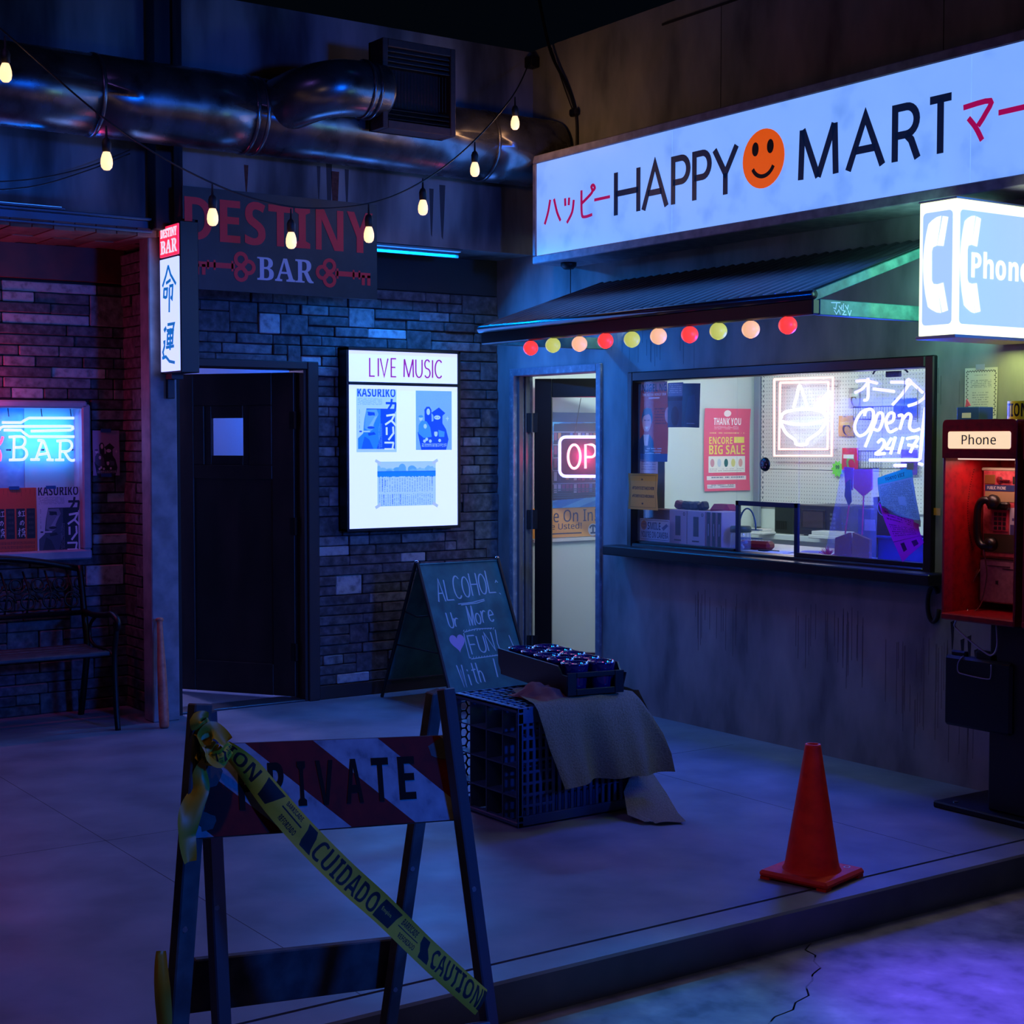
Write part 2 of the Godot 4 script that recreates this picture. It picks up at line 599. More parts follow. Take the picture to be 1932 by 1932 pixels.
func _ready() -> void:
	rng.seed = 7
	var cam := Camera3D.new()
	cam.name = "camera"
	cam.fov = 36.857
	cam.near = 0.1
	cam.far = 60.0
	cam.transform = Transform3D(Basis.from_euler(Vector3(deg_to_rad(-2.685), deg_to_rad(-34.8), 0.0)), Vector3(0, 1.65, 0))
	cam.current = true
	add_child(cam)
	var env := Environment.new()
	env.background_mode = Environment.BG_COLOR
	env.background_color = Color(0.008, 0.016, 0.034)
	env.tonemap_mode = Environment.TONE_MAPPER_LINEAR
	env.tonemap_exposure = 1.0
	env.sdfgi_enabled = true
	env.ssao_enabled = true
	env.ssil_enabled = true
	var we := WorldEnvironment.new()
	we.name = "world_environment"
	we.environment = env
	add_child(we)
	unseen_lights()
	setting()
	bar_front()
	bar_left()
	shop_shell()
	shop_front()
	shop_inside()
	window_things()
	phone_corner()
	upper_things()
	pavement_things()
	barricade()


# unseen lamps outside the frame, placed to light floor, bar front, barricade and cone
func unseen_lights() -> void:
	var housing := mat("black_metal", Color(0.03, 0.03, 0.035), 0.5)
	var list := [
		["unseen_flood_light", "unseen wide violet-blue flood above the frame, placed to light the left pavement", Vector3(0.2, 5.6, -4.8), Vector3(1.2, 0.0, -5.4), [0.40, 0.20, 1.0], 3.0, 0.7, 62.0],
		["unseen_flood_light", "unseen azure flood out of view across the street, placed to light the bar front", Vector3(4.5, 2.5, 0.9), Vector3(4.2, 1.75, -8.6), [0.0, 0.12, 1.0], 28.0, 0.6, 19.0],
		["unseen_flood_light", "unseen small azure flood out of view, placed to light the barricade", Vector3(3.4, 1.7, -0.6), Vector3(1.6, 0.75, -3.1), [0.0, 0.12, 1.0], 5.0, 0.3, 13.0],
		["unseen_spot_light", "unseen narrow violet spot out of view, placed to light the street below the kerb", Vector3(5.3, 5.4, -6.2), Vector3(3.92, -0.13, -2.85), [0.13, 0.07, 1.0], 90.0, 0.25, 7.0],
		["unseen_spot_light", "unseen narrow cyan spot out of view, placed to light the street left of the cone", Vector3(4.9, 5.4, -6.4), Vector3(3.05, -0.13, -3.25), [0.0, 0.33, 1.0], 20.0, 0.25, 6.0],
		["unseen_spot_light", "unseen narrow warm red spot out of view on the left, placed to light the cone", Vector3(0.9, 2.0, -0.4), Vector3(4.2, 0.27, -4.05), [1.0, 0.24, 0.14], 1.0, 0.12, 4.2],
	]
	for l in list:
		var p: Vector3 = l[2]
		var aim: Vector3 = l[3]
		var xf := Transform3D(Basis(), p).looking_at(aim, Vector3.UP if absf((aim - p).normalized().y) < 0.98 else Vector3.RIGHT)
		var t := thing(l[0], l[1], "stage light", xf, "unseen lamps out of view")
		var d: float = l[6]
		var s := S()
		bb(s, Vector3(-d / 2 - 0.02, -d / 2 - 0.02, 0.01), Vector3(d / 2 + 0.02, d / 2 + 0.02, 0.14), 0.01)
		part(t, "lamp_housing", s, housing)
		s = S()
		bar(s, Vector3(0, 0, 0.1), Vector3(0, 0.0, 0.6), 0.04, 0.04, Vector3.UP)
		part(t, "hanging_bracket", s, housing)
		s = S()
		bb(s, Vector3(-d / 2, -d / 2, 0.0), Vector3(d / 2, d / 2, 0.02))
		var c: Array = l[4]
		part(t, "lamp_lens", s, glow_lin("lens_%s" % str(c), c[0], c[1], c[2]))
		lamp_spot("unseen_spot", xf * Vector3(0, 0, -0.06), aim, col(c[0], c[1], c[2]), l[5], l[7], d * 0.5, 0.9 if l[0] == "unseen_spot_light" else 0.6)


func setting() -> void:
	var concrete := mottled("pavement_concrete", [[0.0, Color(0.37, 0.40, 0.45)], [0.45, Color(0.45, 0.49, 0.54)], [0.75, Color(0.50, 0.53, 0.58)], [1.0, Color(0.56, 0.58, 0.62)]], 0.35, 0.62, 0.05, 3, 0.01)
	concrete.roughness_texture = rough_tex(5, 0.02, 0.65, 1.0)
	var s := S()
	bb(s, Vector3(-4, -0.5, -12), Vector3(12, 0, -3.957))
	bb(s, Vector3(-4, -0.5, -3.957), Vector3(12, -0.012, -3.949))
	var fl := structure("floor", s, concrete)
	s = S()
	bb(s, Vector3(-4, -0.5, -3.949), Vector3(12, 0, -3.805), 0.008)
	part(fl, "kerb_strip", s, concrete)
	var street := mottled("street_concrete", [[0.0, Color(0.36, 0.36, 0.38)], [0.4, Color(0.52, 0.52, 0.53)], [0.7, Color(0.58, 0.58, 0.58)], [1.0, Color(0.68, 0.67, 0.66)]], 0.6, 0.66, 0.08, 21, 0.016)
	s = S()
	bb(s, Vector3(-4, -0.6, -3.805), Vector3(12, FLOOR_LOW, 4.0))
	var st := structure("floor_street", s, street)
	s = S()   # a crack wandering away from the kerb
	var pts := v2([[3.93, -3.80], [3.86, -3.76], [3.85, -3.70], [3.80, -3.66], [3.77, -3.60], [3.70, -3.57], [3.66, -3.53], [3.60, -3.50], [3.55, -3.44], [3.47, -3.42], [3.42, -3.38], [3.33, -3.37], [3.26, -3.33], [3.15, -3.31], [3.05, -3.22]])
	stroke(s, pts, 0.006, 0.0, 0.0006, Transform3D(Basis(Vector3(1, 0, 0), Vector3(0, 0, 1), Vector3(0, -1, 0)), Vector3(0, FLOOR_LOW, 0)))
	part(st, "crack", s, mat("crack_dark", Color(0.06, 0.06, 0.07), 0.95))
	for g in [[[2.2, -8.2], [2.2, -3.96]], [[-3, -6.1], [5.7, -6.1]], [[4.9, -8.3], [4.9, -3.96]]]:   # hairline joints between the slabs
		s = S()
		bb(s, Vector3(g[0][0] - 0.0012, 0, g[0][1] - 0.0012), Vector3(g[1][0] + 0.0012, 0.0004, g[1][1] + 0.0012))
		part(fl, "slab_joint", s, mat("joint_grey", Color(0.20, 0.21, 0.24), 0.9))
	# upper walls
	var grime := mottled("upper_wall_plaster", [[0.0, Color(0.16, 0.17, 0.19)], [0.35, Color(0.33, 0.34, 0.36)], [0.6, Color(0.44, 0.45, 0.46)], [1.0, Color(0.53, 0.53, 0.53)]], 1.0, 0.85, 0.1, 31, 0.006)
	grime.uv1_scale = Vector3(0.7, 0.16, 0.7)
	s = S()
	bb(s, Vector3(3.47, 2.86, -8.9), Vector3(5.96, 4.17, -8.25))
	var ub := structure("wall_upper_bar", s, grime)
	for q in [[4.40, 3.30, 0.42, 0.020, 0], [4.44, 3.26, 0.36, 0.028, 1], [4.52, 3.28, 0.24, 0.014, 0], [4.33, 3.28, 0.20, 0.012, 0], [5.12, 3.22, 0.30, 0.016, 0], [5.20, 3.25, 0.34, 0.022, 0], [3.86, 3.24, 0.16, 0.014, 1]]:   # runs of rust and grime below the duct
		s = S()
		prism(s, v2([[q[0] - q[3], q[1]], [q[0] + q[3], q[1]], [q[0] + q[3] * 0.6, q[1] - q[2] * 0.6], [q[0] + q[3] * 0.2, q[1] - q[2]], [q[0] - q[3] * 0.3, q[1] - q[2] * 0.95], [q[0] - q[3] * 0.7, q[1] - q[2] * 0.5]]), -8.25, -8.2494)
		part(ub, "stain", s, mottled("rust_run", [[0.0, Color(0.24, 0.10, 0.08)], [1.0, Color(0.36, 0.20, 0.17)]], 3.0, 0.9, 0.0, 35, 0.02) if q[4] == 1 else mat("grime_run", Color(0.20, 0.20, 0.22), 0.9))
	s = S()
	bb(s, Vector3(-3, 2.86, -9.4), Vector3(3.40, 4.17, -8.5))
	var ul := structure("wall_upper_left", s, grime)
	s = S()
	bb(s, Vector3(-3, 2.83, -8.5), Vector3(3.36, 2.845, -8.43), 0.003)
	bb(s, Vector3(-3, 2.845, -8.5), Vector3(3.36, 2.905, -8.475), 0.003)
	bb(s, Vector3(-3, 2.90, -8.5), Vector3(3.36, 2.915, -8.43), 0.003)
	part(ul, "steel_beam", s, mat("beam_steel", Color(0.28, 0.31, 0.35), 0.38, 0.6))
	s = S()
	bb(s, Vector3(3.36, 2.85, -8.6), Vector3(3.475, 4.17, -8.38), 0.004)
	structure("trim_column", s, mat("dark_trim", Color(0.12, 0.12, 0.14), 0.7))
	var ls := thing("added_strip_light", "added thin blue strip light lying on top of the left steel beam", "lamp", at(Vector3(1.95, 2.915, -8.42)))  # added lamp, throws blue up at the duct
	s = S()
	bb(s, Vector3(-0.9, 0.0, -0.012), Vector3(0.9, 0.012, 0.012), 0.002)
	part(ls, "lamp_channel", s, mat("beam_steel"))
	s = S()
	bb(s, Vector3(-0.88, 0.012, -0.008), Vector3(0.88, 0.016, 0.008))
	part(ls, "added_strip_light_diffuser", s, glow_lin("strip_blue", 0.01, 0.20, 0.85))
	lamp_area("added_beam_strip_glow", Transform3D(Basis(Vector3(1, 0, 0), deg_to_rad(112)), Vector3(1.95, 2.94, -8.40)), 1.76, 0.03, col(0.0, 0.16, 1.0), 0.6)
	# boards under the left soffit
	var woods := []
	for k in 4:
		woods.append(mottled("soffit_board_%d" % k, [[0.0, Color(0.24, 0.17, 0.15).lightened(0.05 * k)], [0.5, Color(0.36, 0.26, 0.22).lightened(0.05 * k)], [1.0, Color(0.46, 0.35, 0.29)]], 1.5, 0.7, 0.05, 40 + k, 0.01))
	for k in 16:
		for j in 2:
			s = S()
			var x0 := 1.60 + 0.12 * k
			var z0 := -9.18 + 0.36 * j
			bb(s, Vector3(x0 + 0.002, 2.815 - 0.004 * ((k + j) % 2), z0 + 0.002), Vector3(x0 + 0.118, 2.86, z0 + 0.356), 0.002)
			part(ul, "soffit_board", s, woods[(k * 3 + j) % 4])
	# post between the two bays
	var paint := mottled("post_paint", [[0.0, Color(0.40, 0.41, 0.43)], [0.6, Color(0.5, 0.51, 0.53)], [1.0, Color(0.56, 0.56, 0.57)]], 1.2, 0.7, 0.05, 51, 0.01)
	s = S()
	bb(s, Vector3(3.36, 0, -8.64), Vector3(3.525, 2.86, -8.5), 0.006)
	structure("trim_post", s, paint)


# blocks of split stone laid in courses; pale ones where the wall shows them, dark ones filling the rest
func stone_wall(parent: Node, x0: float, x1: float, y0: float, y1: float, z: float, pale: Array, seed_: int, holes := [], turn := Basis(), off := Vector3.ZERO) -> void:
	var r := RandomNumberGenerator.new()
	r.seed = seed_
	var ch := 0.0632
	var cw := 0.048
	var nx := int(round((x1 - x0) / cw))
	var ny := int(round((y1 - y0) / ch))
	var full := {}
	for h in holes:
		for i in nx:
			for j in ny:
				var cx := x0 + (i + 0.5) * cw
				var cy := y0 + (j + 0.5) * ch
				if cx > h[0] and cx < h[2] and cy > h[1] and cy < h[3]:
					full[Vector2i(i, j)] = true
	var todo := []
	for p in pale:
		var i := int(round((p[0] - x0) / cw))
		var j := int(round((p[1] - y0) / ch))
		todo.append([i, j, maxi(1, int(round(p[2] / cw))), maxi(1, int(round(p[3] / ch))), p[4]])
	for j in ny:
		for i in nx:
			var tall := 2 if r.randf() < 0.13 else 1
			todo.append([i, j, r.randi_range(3, 5) if tall == 2 else r.randi_range(3, 10), tall, 0])
	for b in todo:
		var i: int = b[0]
		var j: int = b[1]
		if i < 0 or j < 0 or i >= nx or j >= ny or full.has(Vector2i(i, j)):
			continue
		var w := 0
		while w < b[2] and i + w < nx and not full.has(Vector2i(i + w, j)):
			w += 1
		var hh := 1
		while hh < b[3] and j + hh < ny:
			var free := true
			for k in w:
				if full.has(Vector2i(i + k, j + hh)):
					free = false
			if not free:
				break
			hh += 1
		if b[4] == 0 and i + w < nx and not full.has(Vector2i(i + w, j)) and (i + w + 1 >= nx or full.has(Vector2i(i + w + 1, j))):
			w += 1
		for a in w:
			for c in hh:
				full[Vector2i(i + a, j + c)] = true
		var tone: int = r.randi_range(0, 3) if b[4] == 0 else 3 + b[4]
		var key := "%d_%d_%d" % [w, hh, r.randi_range(0, 1)]
		if not stones.has(key):
			var s := S()
			box(s, Vector3.ZERO, Vector3(w * cw - 0.005, hh * ch - 0.005, 0.05), 0.005, Basis(Vector3(0, 0, 1), r.randf_range(-0.006, 0.006)))
			s.generate_normals()
			stones[key] = s.commit()
		var q := Vector3(x0 + (i + w * 0.5) * cw, y0 + (j + hh * 0.5) * ch, z + r.randf_range(-0.008, 0.010))
		put(parent, "stone", stones[key], stone_mats[tone], Transform3D(turn, turn * q + off))


var stones := {}
var stone_mats := []
const PALE_BAR := [[4.39, 2.408, 0.21, 0.047, 1], [4.77, 2.354, 0.17, 0.135, 1], [5.29, 2.413, 0.25, 0.09, 1], [4.89, 2.301, 0.27, 0.041, 2], [5.36, 2.241, 0.37, 0.055, 1], [4.39, 2.137, 0.14, 0.043, 2], [4.49, 2.033, 0.18, 0.03, 1], [4.5, 1.874, 0.18, 0.078, 1], [4.49, 1.804, 0.09, 0.052, 1], [4.6, 1.766, 0.08, 0.091, 1], [4.49, 1.536, 0.16, 0.048, 1], [4.6, 1.226, 0.09, 0.144, 1], [4.49, 0.992, 0.22, 0.048, 1], [4.73, 0.993, 0.14, 0.066, 1], [5.11, 0.989, 0.32, 0.059, 1], [5.45, 0.943, 0.1, 0.087, 1], [5.13, 0.872, 0.21, 0.059, 2], [5.6, 1.616, 0.13, 0.064, 1], [5.59, 1.413, 0.13, 0.055, 1], [4.11, 2.3, 0.13, 0.154, 2], [3.87, 2.201, 0.32, 0.093, 1], [4.5, 0.88, 0.22, 0.056, 2], [4.65, 0.684, 0.17, 0.148, 2], [4.48, 0.503, 0.21, 0.056, 1], [4.57, 0.239, 0.13, 0.084, 1], [4.64, 0.065, 0.26, 0.064, 2], [4.91, 0.605, 0.29, 0.061, 1]]
const PALE_LEFT := [[2.8, 2.158, 0.22, 0.061, 1], [3.04, 2.164, 0.37, 0.066, 1], [2.7, 2.107, 0.21, 0.049, 1], [2.7, 2.058, 0.16, 0.036, 2], [2.98, 1.993, 0.34, 0.058, 2], [2.73, 1.948, 0.52, 0.037, 1], [2.74, 1.877, 0.21, 0.057, 2], [3.27, 1.892, 0.1, 0.092, 1], [3.38, 1.89, 0.18, 0.059, 1], [3.23, 1.783, 0.27, 0.034, 1], [3.22, 1.427, 0.11, 0.054, 1], [3.36, 1.251, 0.16, 0.055, 2], [3.25, 1.033, 0.26, 0.093, 2], [3.21, 0.971, 0.24, 0.051, 1], [3.2, 0.749, 0.22, 0.097, 2], [3.2, 0.65, 0.09, 0.088, 1], [2.71, 2.545, 0.56, 0.063, 2], [2.71, 2.441, 0.18, 0.057, 2], [3.23, 2.34, 0.24, 0.161, 1], [2.71, 2.334, 0.52, 0.047, 2]]


# single-stroke capitals in a unit box
func glyph(c: String) -> Array:
	match c:
		"A": return [v2([[0, 0], [0.5, 1], [1, 0]]), v2([[0.2, 0.36], [0.8, 0.36]])]
		"B": return [[Vector2(0, 0), Vector2(0, 1)], [Vector2(0, 1)] + arc(0.45, 0.76, 0.4, 0.24, 90, -90) + [Vector2(0, 0.52)], [Vector2(0, 0.52)] + arc(0.5, 0.26, 0.5, 0.26, 90, -90) + [Vector2(0, 0)]]
		"C": return [arc(0.55, 0.5, 0.55, 0.5, 48, 312, 16)]
		"D": return [[Vector2(0, 0), Vector2(0, 1)] + arc(0.35, 0.5, 0.65, 0.5, 90, -90, 14) + [Vector2(0, 0)]]
		"E": return [v2([[1, 1], [0, 1], [0, 0], [1, 0]]), v2([[0, 0.52], [0.85, 0.52]])]
		"F": return [v2([[1, 1], [0, 1], [0, 0]]), v2([[0, 0.52], [0.8, 0.52]])]
		"H": return [v2([[0, 0], [0, 1]]), v2([[1, 0], [1, 1]]), v2([[0, 0.5], [1, 0.5]])]
		"I": return [v2([[0.5, 0], [0.5, 1]])]
		"L": return [v2([[0, 1], [0, 0], [1, 0]])]
		"M": return [v2([[0, 0], [0.04, 1]]), v2([[0.05, 1], [0.5, 0.0]]), v2([[0.5, 0.0], [0.95, 1]]), v2([[0.96, 1], [1, 0]])]
		"N": return [v2([[0, 0], [0, 1], [1, 0], [1, 1]])]
		"O": return [arc(0.5, 0.5, 0.5, 0.5, 90, 450, 24)]
		"P": return [[Vector2(0, 0), Vector2(0, 1)] + arc(0.55, 0.74, 0.45, 0.26, 90, -90) + [Vector2(0, 0.48)]]
		"R": return [[Vector2(0, 0), Vector2(0, 1)] + arc(0.5, 0.74, 0.45, 0.26, 90, -90) + [Vector2(0, 0.48)], v2([[0.5, 0.48], [0.72, 0.36], [1, 0]])]
		"S": return [arc(0.5, 0.75, 0.42, 0.25, 30, 270, 10) + arc(0.5, 0.25, 0.46, 0.25, 90, -150, 10)]
		"T": return [v2([[0, 1], [1, 1]]), v2([[0.5, 1], [0.5, 0]])]
		"U": return [[Vector2(0, 1)] + arc(0.5, 0.35, 0.5, 0.35, 180, 360) + [Vector2(1, 1)]]
		"V": return [v2([[0, 1], [0.5, 0], [1, 1]])]
		"W": return [v2([[0, 1], [0.25, 0], [0.5, 0.8], [0.75, 0], [1, 1]])]
		"Y": return [v2([[0, 1], [0.5, 0.45], [1, 1]]), v2([[0.5, 0.45], [0.5, 0]])]
		"r": return [v2([[0, 0.6], [0.05, 0]]), arc(0.55, 0.2, 0.5, 0.4, 170, 60, 6)]
		"o": return [arc(0.5, 0.3, 0.45, 0.3, 90, 450, 14)]
		"e": return [v2([[0.05, 0.32], [0.92, 0.36]]) + [], arc(0.5, 0.3, 0.45, 0.32, 10, 320, 14)]
		"i": return [v2([[0.5, 0], [0.5, 0.55]]), v2([[0.5, 0.72], [0.55, 0.8]])]
		"t": return [v2([[0.5, 0.95], [0.45, 0.1], [0.7, 0]]), v2([[0.1, 0.62], [0.95, 0.66]])]
		"h": return [v2([[0.05, 1], [0, 0]]), [Vector2(0.02, 0.4)] + arc(0.45, 0.35, 0.4, 0.22, 150, 0, 6) + [Vector2(0.85, 0)]]
	return []


func placed(g: Array, x: float, y: float, w: float, h: float, slant := 0.0) -> Array:
	var o := []
	for pl in g:
		var q := []
		for p in pl:
			q.append(Vector2(x + p.x * w + p.y * h * slant, y + p.y * h))
		o.append(q)
	return o


# letters of one stroke width, each a solid of its own outline, as one part per letter
func letters(parent: Node, txt: String, xs: Array, y: float, h: float, wid: float, z: float, m: Material, thick := 0.003) -> void:
	for i in txt.length():
		var s := S()
		for pl in placed(glyph(txt[i]), xs[i][0], y, xs[i][1] - xs[i][0], h):
			stroke(s, pl, wid, z, z + thick)
		part(parent, "letter", s, m)


func bar_front() -> void:
	var mort := mat("mortar", Color(0.15, 0.15, 0.16), 0.95)
	var tones := [Color(0.25, 0.25, 0.27), Color(0.28, 0.28, 0.30), Color(0.31, 0.31, 0.33), Color(0.27, 0.26, 0.28), Color(0.42, 0.42, 0.44), Color(0.60, 0.60, 0.61)]
	for k in tones.size():
		var c: Color = tones[k]
		stone_mats.append(mottled("stone_%d" % k, [[0.0, c.darkened(0.35)], [0.45, c], [1.0, c.lightened(0.18)]], 2.2, 0.88, 0.2, 60 + k, 0.012))
	var s := S()
	bb(s, Vector3(3.47, 0, -8.86), Vector3(3.60, 2.86, -8.69))
	bb(s, Vector3(4.45, 0, -8.86), Vector3(5.96, 2.86, -8.69))
	bb(s, Vector3(3.60, 2.09, -8.86), Vector3(4.45, 2.86, -8.69))
	var wb := structure("wall_back", s, mort)
	stone_wall(wb, 3.50, 5.90, 0.09, 2.62, -8.68, PALE_BAR, 11, [[3.4, 0.0, 4.53, 2.13]])
	s = S()
	bb(s, Vector3(3.47, 2.62, -8.69), Vector3(5.9, 2.86, -8.665), 0.004)
	structure("trim_bar_header", s, mat("dark_trim"))
	s = S()
	bb(s, Vector3(4.53, 0, -8.69), Vector3(5.9, 0.088, -8.655), 0.004)
	structure("baseboard_bar", s, mat("umber_wood", Color(0.16, 0.10, 0.09), 0.6))
	# doorway
	s = S()
	bb(s, Vector3(4.45, 0, -8.7), Vector3(4.528, 2.14, -8.64), 0.005)
	bb(s, Vector3(3.55, 2.09, -8.7), Vector3(4.45, 2.14, -8.64), 0.005)
	bb(s, Vector3(4.43, 0, -8.86), Vector3(4.452, 2.09, -8.66), 0.002)
	structure("trim_bar_door", s, mat("umber_wood"))
	s = S()
	bb(s, Vector3(3.60, 0.0, -8.86), Vector3(4.43, 0.012, -8.66), 0.003)
	structure("trim_threshold", s, mat("beam_steel"))
	# the room behind the door
	var blue_wall := mat("bar_room_wall", Color(0.62, 0.63, 0.66), 0.85)
	s = S()
	bb(s, Vector3(2.9, 0, -11.55), Vector3(6.0, 2.95, -11.4))
	bb(s, Vector3(2.9, 0, -11.4), Vector3(3.05, 2.95, -9.36))
	bb(s, Vector3(3.05, 0, -9.5), Vector3(3.6, 2.95, -9.36))
	bb(s, Vector3(5.9, 0, -11.4), Vector3(6.0, 2.95, -8.87))
	bb(s, Vector3(2.9, 2.86, -11.5), Vector3(6.0, 3.0, -8.87))
	structure("wall_bar_room", s, blue_wall)
	for l in [[Vector3(3.9, 2.2, -11.33), "unseen violet tube lamp on the wall of the room behind the bar door", [0.42, 0.36, 1.0], 3.0], [Vector3(5.75, 1.9, -11.0), "unseen azure tube lamp in the corner of the room behind the bar door", [0.0, 0.14, 1.0], 0.9]]:  # unseen lamps, placed to colour the room seen through the door pane
		var c: Array = l[2]
		var tl := thing("unseen_tube_light", l[1], "lamp", at(l[0]), "unseen tube lamps in the bar room")
		s = S(true)
		tube(s, [Vector3(0, -0.3, 0), Vector3(0, 0.3, 0)], 0.02, 10)
		part(tl, "tube", s, glow_lin("bar_tube_" + str(c), c[0] * 2, c[1] * 2, c[2] * 2))
		s = S()
		bb(s, Vector3(-0.03, -0.33, -0.06), Vector3(0.03, 0.33, -0.03), 0.004)
		part(tl, "lamp_fitting", s, mat("black_metal"))
		lamp_omni("unseen_bar_tube_light", l[0] + Vector3(-0.06, 0, 0.06), col(c[0], c[1], c[2]), l[3], 0.1)
	# the door, ajar into the room, hinged on its right
	var d := Node3D.new()
	d.name = "door_1"
	add_child(d)
	d.set_meta("kind", "structure")
	d.transform = turned(Vector3(4.424, 0, -8.76), -56)
	var leaf := mottled("bar_door_wood", [[0.0, Color(0.10, 0.075, 0.07)], [0.5, Color(0.17, 0.12, 0.11)], [1.0, Color(0.26, 0.18, 0.16)]], 1.0, 0.5, 0.03, 71, 0.006)
	leaf.uv1_scale = Vector3(1.6, 0.35, 1.6)
	s = S()   # stiles and rails round the little window, thinner panels between
	for q in [[-0.90, 0.02, -0.74, 2.075], [-0.16, 0.02, 0.0, 2.075], [-0.74, 1.87, -0.16, 2.075], [-0.74, 0.02, -0.16, 0.22], [-0.74, 1.40, -0.16, 1.49], [-0.74, 1.49, -0.66, 1.87], [-0.325, 1.49, -0.16, 1.87]]:
		bb(s, Vector3(q[0], q[1], -0.022), Vector3(q[2], q[3], 0.022), 0.004)
	part(d, "leaf", s, leaf)
	s = S()
	bb(s, Vector3(-0.74, 0.22, -0.012), Vector3(-0.16, 1.40, 0.010))
	for q in [[-0.66, 1.49, -0.61, 1.87], [-0.375, 1.49, -0.325, 1.87], [-0.61, 1.79, -0.375, 1.87], [-0.61, 1.49, -0.375, 1.55]]:
		bb(s, Vector3(q[0], q[1], -0.016), Vector3(q[2], q[3], 0.014), 0.003)
	part(d, "panel", s, leaf)
	s = S()
	bb(s, Vector3(-0.61, 1.55, -0.003), Vector3(-0.375, 1.79, 0.003))
	part(d, "window_pane", s, pane("clear_pane", Color(0.9, 0.95, 1.0, 0.06)))
	for y in [0.25, 1.05, 1.72]:
		s = S()
		tube(s, [Vector3(0.012, y, 0.026), Vector3(0.012, y + 0.11, 0.026)], 0.009, 8)
		bb(s, Vector3(-0.03, y, 0.02), Vector3(0.0, y + 0.11, 0.025))
		part(d, "hinge", s, mat("black_metal"))
	# Live Music light box
	var lm := thing("live_music_light_box", "glowing white light box lettered LIVE MUSIC on the stone wall beside the bar door", "sign", at(Vector3(4.67, 1.07, -8.655)))
	s = S()
	for q in [[0, 0, 0.855, 0.0175], [0, 0, 0.0195, 1.165], [0.8355, 0, 0.855, 1.165], [0, 1.145, 0.855, 1.165], [0.02, 0.928, 0.835, 0.948]]:
		bb(s, Vector3(q[0], q[1], 0), Vector3(q[2], q[3], 0.112), 0.002)
	bb(s, Vector3(0, 0, 0), Vector3(0.855, 1.165, 0.02))
	part(lm, "frame", s, mat("gloss_black", Color(0.02, 0.02, 0.025), 0.35))
	s = S()
	bb(s, Vector3(0.02, 0.018, 0.09), Vector3(0.835, 0.928, 0.102))
	part(lm, "light_panel", s, glow_lin("live_panel", 0.66, 0.80, 1.9))
	s = S()
	bb(s, Vector3(0.02, 0.948, 0.09), Vector3(0.835, 1.145, 0.102))
	part(lm, "light_panel", s, glow_lin("live_head", 0.66, 0.76, 1.9))
	var plum := glow_lin("plum_vinyl", 0.24, 0.004, 0.30, Color(0.3, 0.02, 0.3))
	var lx := [[0.173, 0.209], [0.226, 0.246], [0.251, 0.307], [0.331, 0.367], [0.0, 0.0], [0.426, 0.496], [0.515, 0.562], [0.579, 0.625], [0.632, 0.652], [0.662, 0.716]]
	letters(lm, "LIVE MUSIC", lx, 0.985, 0.115, 0.0085, 0.1025, plum)
	lamp_area("live_music_glow", Transform3D(Basis(Vector3(0, 1, 0), PI), Vector3(5.1, 1.64, -8.51)), 0.8, 1.1, col(0.0, 0.21, 1.0), 1.5)
	lit_poster("backlit blue poster titled KASURIKO with a smoking man's face, in the light box", Vector3(4.8925, 1.773, -8.552), 0.295, 0.402, kasuriko(false))
	lit_poster("backlit blue poster of a robed group of figures, right half of the light box", Vector3(5.322, 1.7775, -8.552), 0.276, 0.385, figures(true))
	lit_poster("backlit wide sheet of columned text under a treeline, taped low in the light box", Vector3(5.1155, 1.368, -8.552), 0.439, 0.288, columns_sheet(), true)
	# added blue strip light under the soffit edge, lights floor and shop wall
	var ls := thing("added_strip_light", "added thin blue strip light under the soffit edge right of the DESTINY board", "lamp", at(Vector3(5.02, 2.858, -8.285)))
	s = S()
	bb(s, Vector3(-0.34, -0.012, -0.025), Vector3(0.34, 0.0, 0.025), 0.002)
	bb(s, Vector3(-0.34, -0.05, -0.03), Vector3(0.34, 0.0, -0.022), 0.002)  # back lip added to keep this light off the stones
	part(ls, "lamp_channel", s, mat("beam_steel"))
	s = S()
	bb(s, Vector3(-0.33, -0.016, -0.015), Vector3(0.33, -0.012, 0.015))
	part(ls, "added_strip_light_diffuser", s, glow_lin("strip_blue", 0.01, 0.20, 0.85))
	lamp_area("added_soffit_strip_glow", Transform3D(Basis(Vector3(1, 0, 0), deg_to_rad(-104)), Vector3(5.02, 2.835, -8.282)), 0.66, 0.03, col(0.0, 0.22, 1.0), 3.2)
	# projecting blade sign on the post
	var bl := thing("blade_sign", "narrow projecting sign on the post, red DESTINY BAR top and two large blue characters", "sign", at(Vector3(3.42, 2.03, -8.485)))
	s = S()
	bb(s, Vector3(0.004, 0, 0), Vector3(0.115, 0.85, 0.295), 0.004)
	part(bl, "case", s, mat("gloss_black"))
	s = S()
	bb(s, Vector3(0.02, -0.03, 0.03), Vector3(0.09, 0.0, 0.12))
	bb(s, Vector3(0.03, -0.14, 0.0), Vector3(0.075, 0.0, 0.03), 0.003)
	part(bl, "bracket", s, mat("black_metal"))
	s = S()
	bb(s, Vector3(0.03, 0.85, 0.0), Vector3(0.075, 0.95, 0.03), 0.003)
	part(bl, "bracket", s, mat("black_metal"))
	s = S()
	bb(s, Vector3(-0.004, 0.665, 0.02), Vector3(0.006, 0.835, 0.285))
	part(bl, "red_light_panel", s, glow_lin("blade_red", 1.0, 0.012, 0.06))
	s = S()
	bb(s, Vector3(-0.004, 0.012, 0.02), Vector3(0.006, 0.652, 0.285))
	part(bl, "white_light_panel", s, glow_lin("blade_white", 0.62, 0.76, 2.2))
	var face := Transform3D(SHOP, Vector3(-0.0045, 0, 0))
	var fr := Node3D.new()
	fr.name = "printed_lettering"
	bl.add_child(fr)
	fr.transform = face
	var wl := glow_lin("blade_letter_glow", 0.8, 0.75, 0.95)
